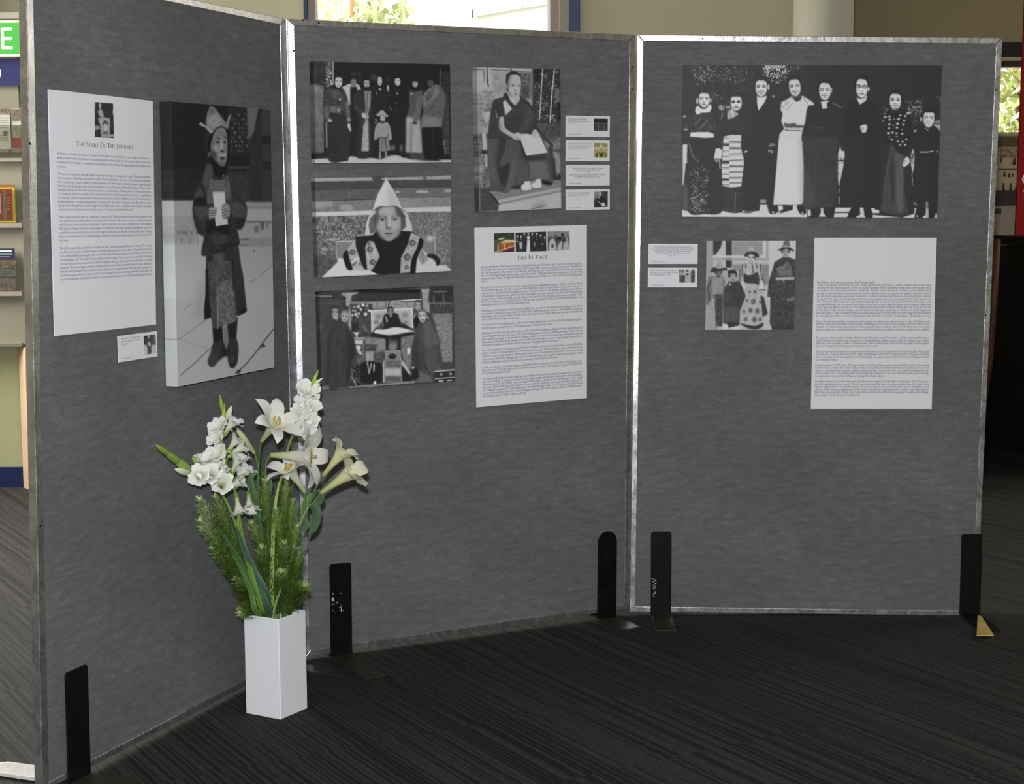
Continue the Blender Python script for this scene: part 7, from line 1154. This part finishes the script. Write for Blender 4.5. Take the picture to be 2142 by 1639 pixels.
for (a, b, s) in (((468, 905), (450, 884), 1.2), ((470, 905), (490, 878), 1.35), ((464, 928), (442, 908), .9), ((478, 940), (498, 915), 1.25), ((470, 960), (444, 938), 1.25), ((484, 950), (507, 934), 1.1), ((486, 985), (500, 955), 1.35), ((496, 1000), (515, 980), 1.1), ((496, 1012), (507, 985), 1.1), ((494, 1040), (500, 1068), 1.5), ((520, 1035), (522, 1058), 1.1)): floret(g1, Q(*a), Q(*b, -.016), .034+.012*s, .07, rg.uniform(0, 1))
g2 = empty('gladiolus_stem', MOUTH, 'white gladiolus leaning far left with a long green bud tip', 'flower')
stem(g2, stalk_pts([Q(507, 1140), Q(485, 1075), Q(462, 1030), Q(432, 1000), Q(396, 984), Q(360, 955), Q(330, 931)]), .0055, .0022, (.20, .30, .06))
gbud(g2, Q(352, 950), Q(326, 930), w=.13); gbud(g2, Q(378, 968), Q(342, 943), (.24, .36, .06), .13); gbud(g2, Q(398, 985), Q(360, 956), (.3, .42, .08), .14); gbud(g2, Q(396, 988), Q(366, 981), (.5, .55, .25), .17, 1.); gbud(g2, Q(388, 974), Q(383, 961), (.5, .55, .25), .2, 1.); gbud(g2, Q(414, 970), Q(402, 955), (.25, .38, .08), .3)
for (a, b, s) in (((425, 985), (428, 952), 1.25), ((420, 1000), (412, 988), 2.3), ((440, 1000), (436, 988), 2.3), ((450, 1010), (460, 975), 1.3), ((462, 1020), (465, 1008), 2.6), ((455, 1000), (448, 955), .9), ((478, 1020), (500, 1008), 1.3)): floret(g2, Q(*a), Q(*b, -.05 if s > 2 else -.018), .054 if s > 2 else .034+.012*s, .07, rg.uniform(0, 1))
g3 = empty('gladiolus_stem', MOUTH, 'tall white gladiolus behind the lilies, rising beside the panel joint', 'flower')
stem(g3, stalk_pts([Q(575, 1080, .03), Q(596, 970, .04), Q(606, 925, .04), Q(628, 880, .04), Q(648, 825, .03), Q(664, 780, .03)]), .0055, .0022, (.2, .3, .06))
gbud(g3, Q(652, 808, .0), Q(666, 773, .0), (.34, .5, .06), .12); gbud(g3, Q(655, 806), Q(661, 783), (.32, .46, .08), .16); gbud(g3, Q(654, 806), Q(675, 790), (.6, .65, .3), .15, 1.); gbud(g3, Q(655, 815), Q(670, 801), (.7, .72, .5), .22, 1.)
for (a, b, s) in (((642, 830), (642, 812), 1.9), ((646, 838), (652, 818), 1.5), ((634, 860), (634, 838), 1.7), ((642, 864), (652, 848), 2.0), ((630, 880), (628, 862), 1.8), ((640, 892), (648, 876), 2.0), ((630, 915), (634, 896), 2.0), ((624, 905), (618, 892), 1.6), ((640, 912), (648, 904), 1.5)): floret(g3, Q(*a, .02), Q(*b, -.012), .030+.01*s, .06, rg.uniform(0, 1))
# long blades of gladiolus leaf
for k, (pts, w, col, lab) in enumerate((([Q(563, 1240), Q(532, 1180), Q(512, 1130), Q(500, 1092)], .023, (.045, .10, .06), 'long blue-green blade leaf in the vase, widest one at the front'), ([Q(548, 1250), Q(520, 1190), Q(478, 1120), Q(455, 1090)], .016, (.055, .12, .045), 'long blade leaf curving left out of the vase'), ([Q(550, 1260), Q(522, 1160), Q(504, 1100), Q(505, 1060)], .014, (.13, .22, .03), 'yellow-green blade leaf rising behind the widest blade'), ([Q(540, 1270), Q(530, 1230), Q(508, 1180), Q(490, 1150)], .016, (.08, .16, .03), 'short yellow-green blade leaf low at the left of the vase'), ([Q(560, 1250), Q(540, 1190), Q(520, 1160), Q(510, 1110)], .018, (.06, .13, .07), 'narrow dark blade leaf overlapping the widest blade'), ([Q(572, 1240, .02), Q(588, 1100, .03), Q(600, 1000, .03), Q(608, 955, .03)], .014, (.2, .3, .08), 'pale green blade leaf rising between the lily stems'), ([Q(568, 1240), Q(572, 1100), Q(577, 1045), Q(586, 1000)], .012, (.3, .4, .1), 'slim light blade leaf under the sideways lily'))):
    pts = [MOUTH+a1_*(.03-.01*k)-a2_*.035+EZ*-.06, MOUTH+a1_*(.03-.01*k)-a2_*.03-EZ*.003]+[p-np.array([0, .045, 0]) for p in pts] if k < 5 else [MOUTH-EZ*.05, MOUTH]+pts
    V, F, C = [], [], []; strap(V, F, C, pts, w, col, .12, tuple(np.array(col)*1.5)); o = mesh_obj('blade_leaf', V, F, LEAF, smooth=True, col=C, origin=pts[1]); props(o, lab, 'leaf', 'blade leaves in the vase')
# needle-leaved foliage sprigs
TIPS = [((420, 1048), -.02, 'leftmost, its pale tip highest at the left'), ((422, 1092), -.02, 'pale-tipped, just under the leftmost one'), ((446, 1148), 0, 'short, low at the left under the pale-tipped ones'), ((452, 1044), 0, 'rising under the leaning white gladiolus'), ((554, 1010), .0, 'pale-tipped and upright below the open lily'), ((600, 1006), .02, 'upright below the sideways lily'), ((528, 1098), -.02, 'light-tipped in the middle of the bunch'), ((578, 1070), .0, 'dense and upright in the centre of the bunch'), ((612, 1052), .02, 'dark, upright at the right of the bunch'), ((626, 1160), .01, 'dark and feathery at the right edge'), ((634, 1228), -.01, 'lowest at the right rim of the vase'), ((497, 1212), -.01, 'low at the left rim, tips along its edge'), ((470, 1176), .0, 'curving left halfway up the bunch'), ((548, 1150), -.03, 'short bushy sprig in front of the centre'), ((596, 1140), -.02, 'short bushy sprig in front at the right'), ((588, 1200), -.03, 'lowest bushy sprig at the front of the vase'), ((510, 1290), -.0, 'hanging over the left corner of the vase'), ((620, 1106), .0, 'slender, in the gap beside the right lily stem')]
for k, ((tx, ty), dy, lab) in enumerate(TIPS):
    m0 = MOUTH+a1_*np.interp(tx, [420, 634], [.045, -.03])+a2_*np.interp(tx, [420, 634], [-.03, .035]); tip = Q(tx, ty, dy-.01); mid = m0*.5+tip*.5+np.array([rg.uniform(-.01, .01), 0, .012 if ty < 1270 else .02])
    if ty > 1270: tip = Q(508, 1278, -.02); mid = m0*.4+tip*.6+EZ*.01; 
    e = empty('foliage_sprig', m0, 'needle-leaved green foliage sprig, '+lab, 'foliage', 'foliage sprigs in the vase'); p = spline([m0-EZ*.08, m0, mid, tip], 9); V, F, C = [], [], []; tube(V, F, p, np.linspace(.0022, .0009, len(p)), 5, C, np.array((.10, .13, .04))); mesh_obj('stem', V, F, LEAF, e, col=C)
    V, F, C = [], [], []; Ls = np.linalg.norm(tip-m0); N = int(500+Ls*5200); q0 = 9; tone = rg.uniform(.8, 1.2)
    for i in range(N):
        s = rg.random()**.8; x = q0+s*(len(p)-1-q0); j = min(int(x), len(p)-2); c = p[j]+(p[j+1]-p[j])*(x-j); d = p[j+1]-p[j]; d /= np.linalg.norm(d); a = np.array([rg.gauss(0, 1) for _ in range(3)]); a -= (a@d)*d; a /= np.linalg.norm(a)
        br = rg.random(); c = c+a*.030*br*(1-s*.5)*(1 if s < .93 else .4)+d*.01*br; L = rg.uniform(.010, .021)*(1-.3*s); g = d*.80+a*.55; g /= np.linalg.norm(g); w = np.cross(g, a); w /= np.linalg.norm(w)+1e-9; w *= rg.uniform(.0007, .0013)
        b = len(V); V += [c-w, c+w, c+g*L*.6+w*.8, c+g*L, c+g*L*.6-w*.8]; F.append((b, b+1, b+2, b+3, b+4)); u_ = rg.random(); t_ = max(0, (s-.72)/.28)
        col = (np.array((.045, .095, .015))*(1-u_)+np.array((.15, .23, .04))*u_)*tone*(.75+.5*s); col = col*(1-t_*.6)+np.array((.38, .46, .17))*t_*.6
        if k in (0, 1) and s > .8: col = col*.6+np.array((.5, .55, .32))*.4
        C += [col, col, col*1.1, col*1.4, col*1.1]
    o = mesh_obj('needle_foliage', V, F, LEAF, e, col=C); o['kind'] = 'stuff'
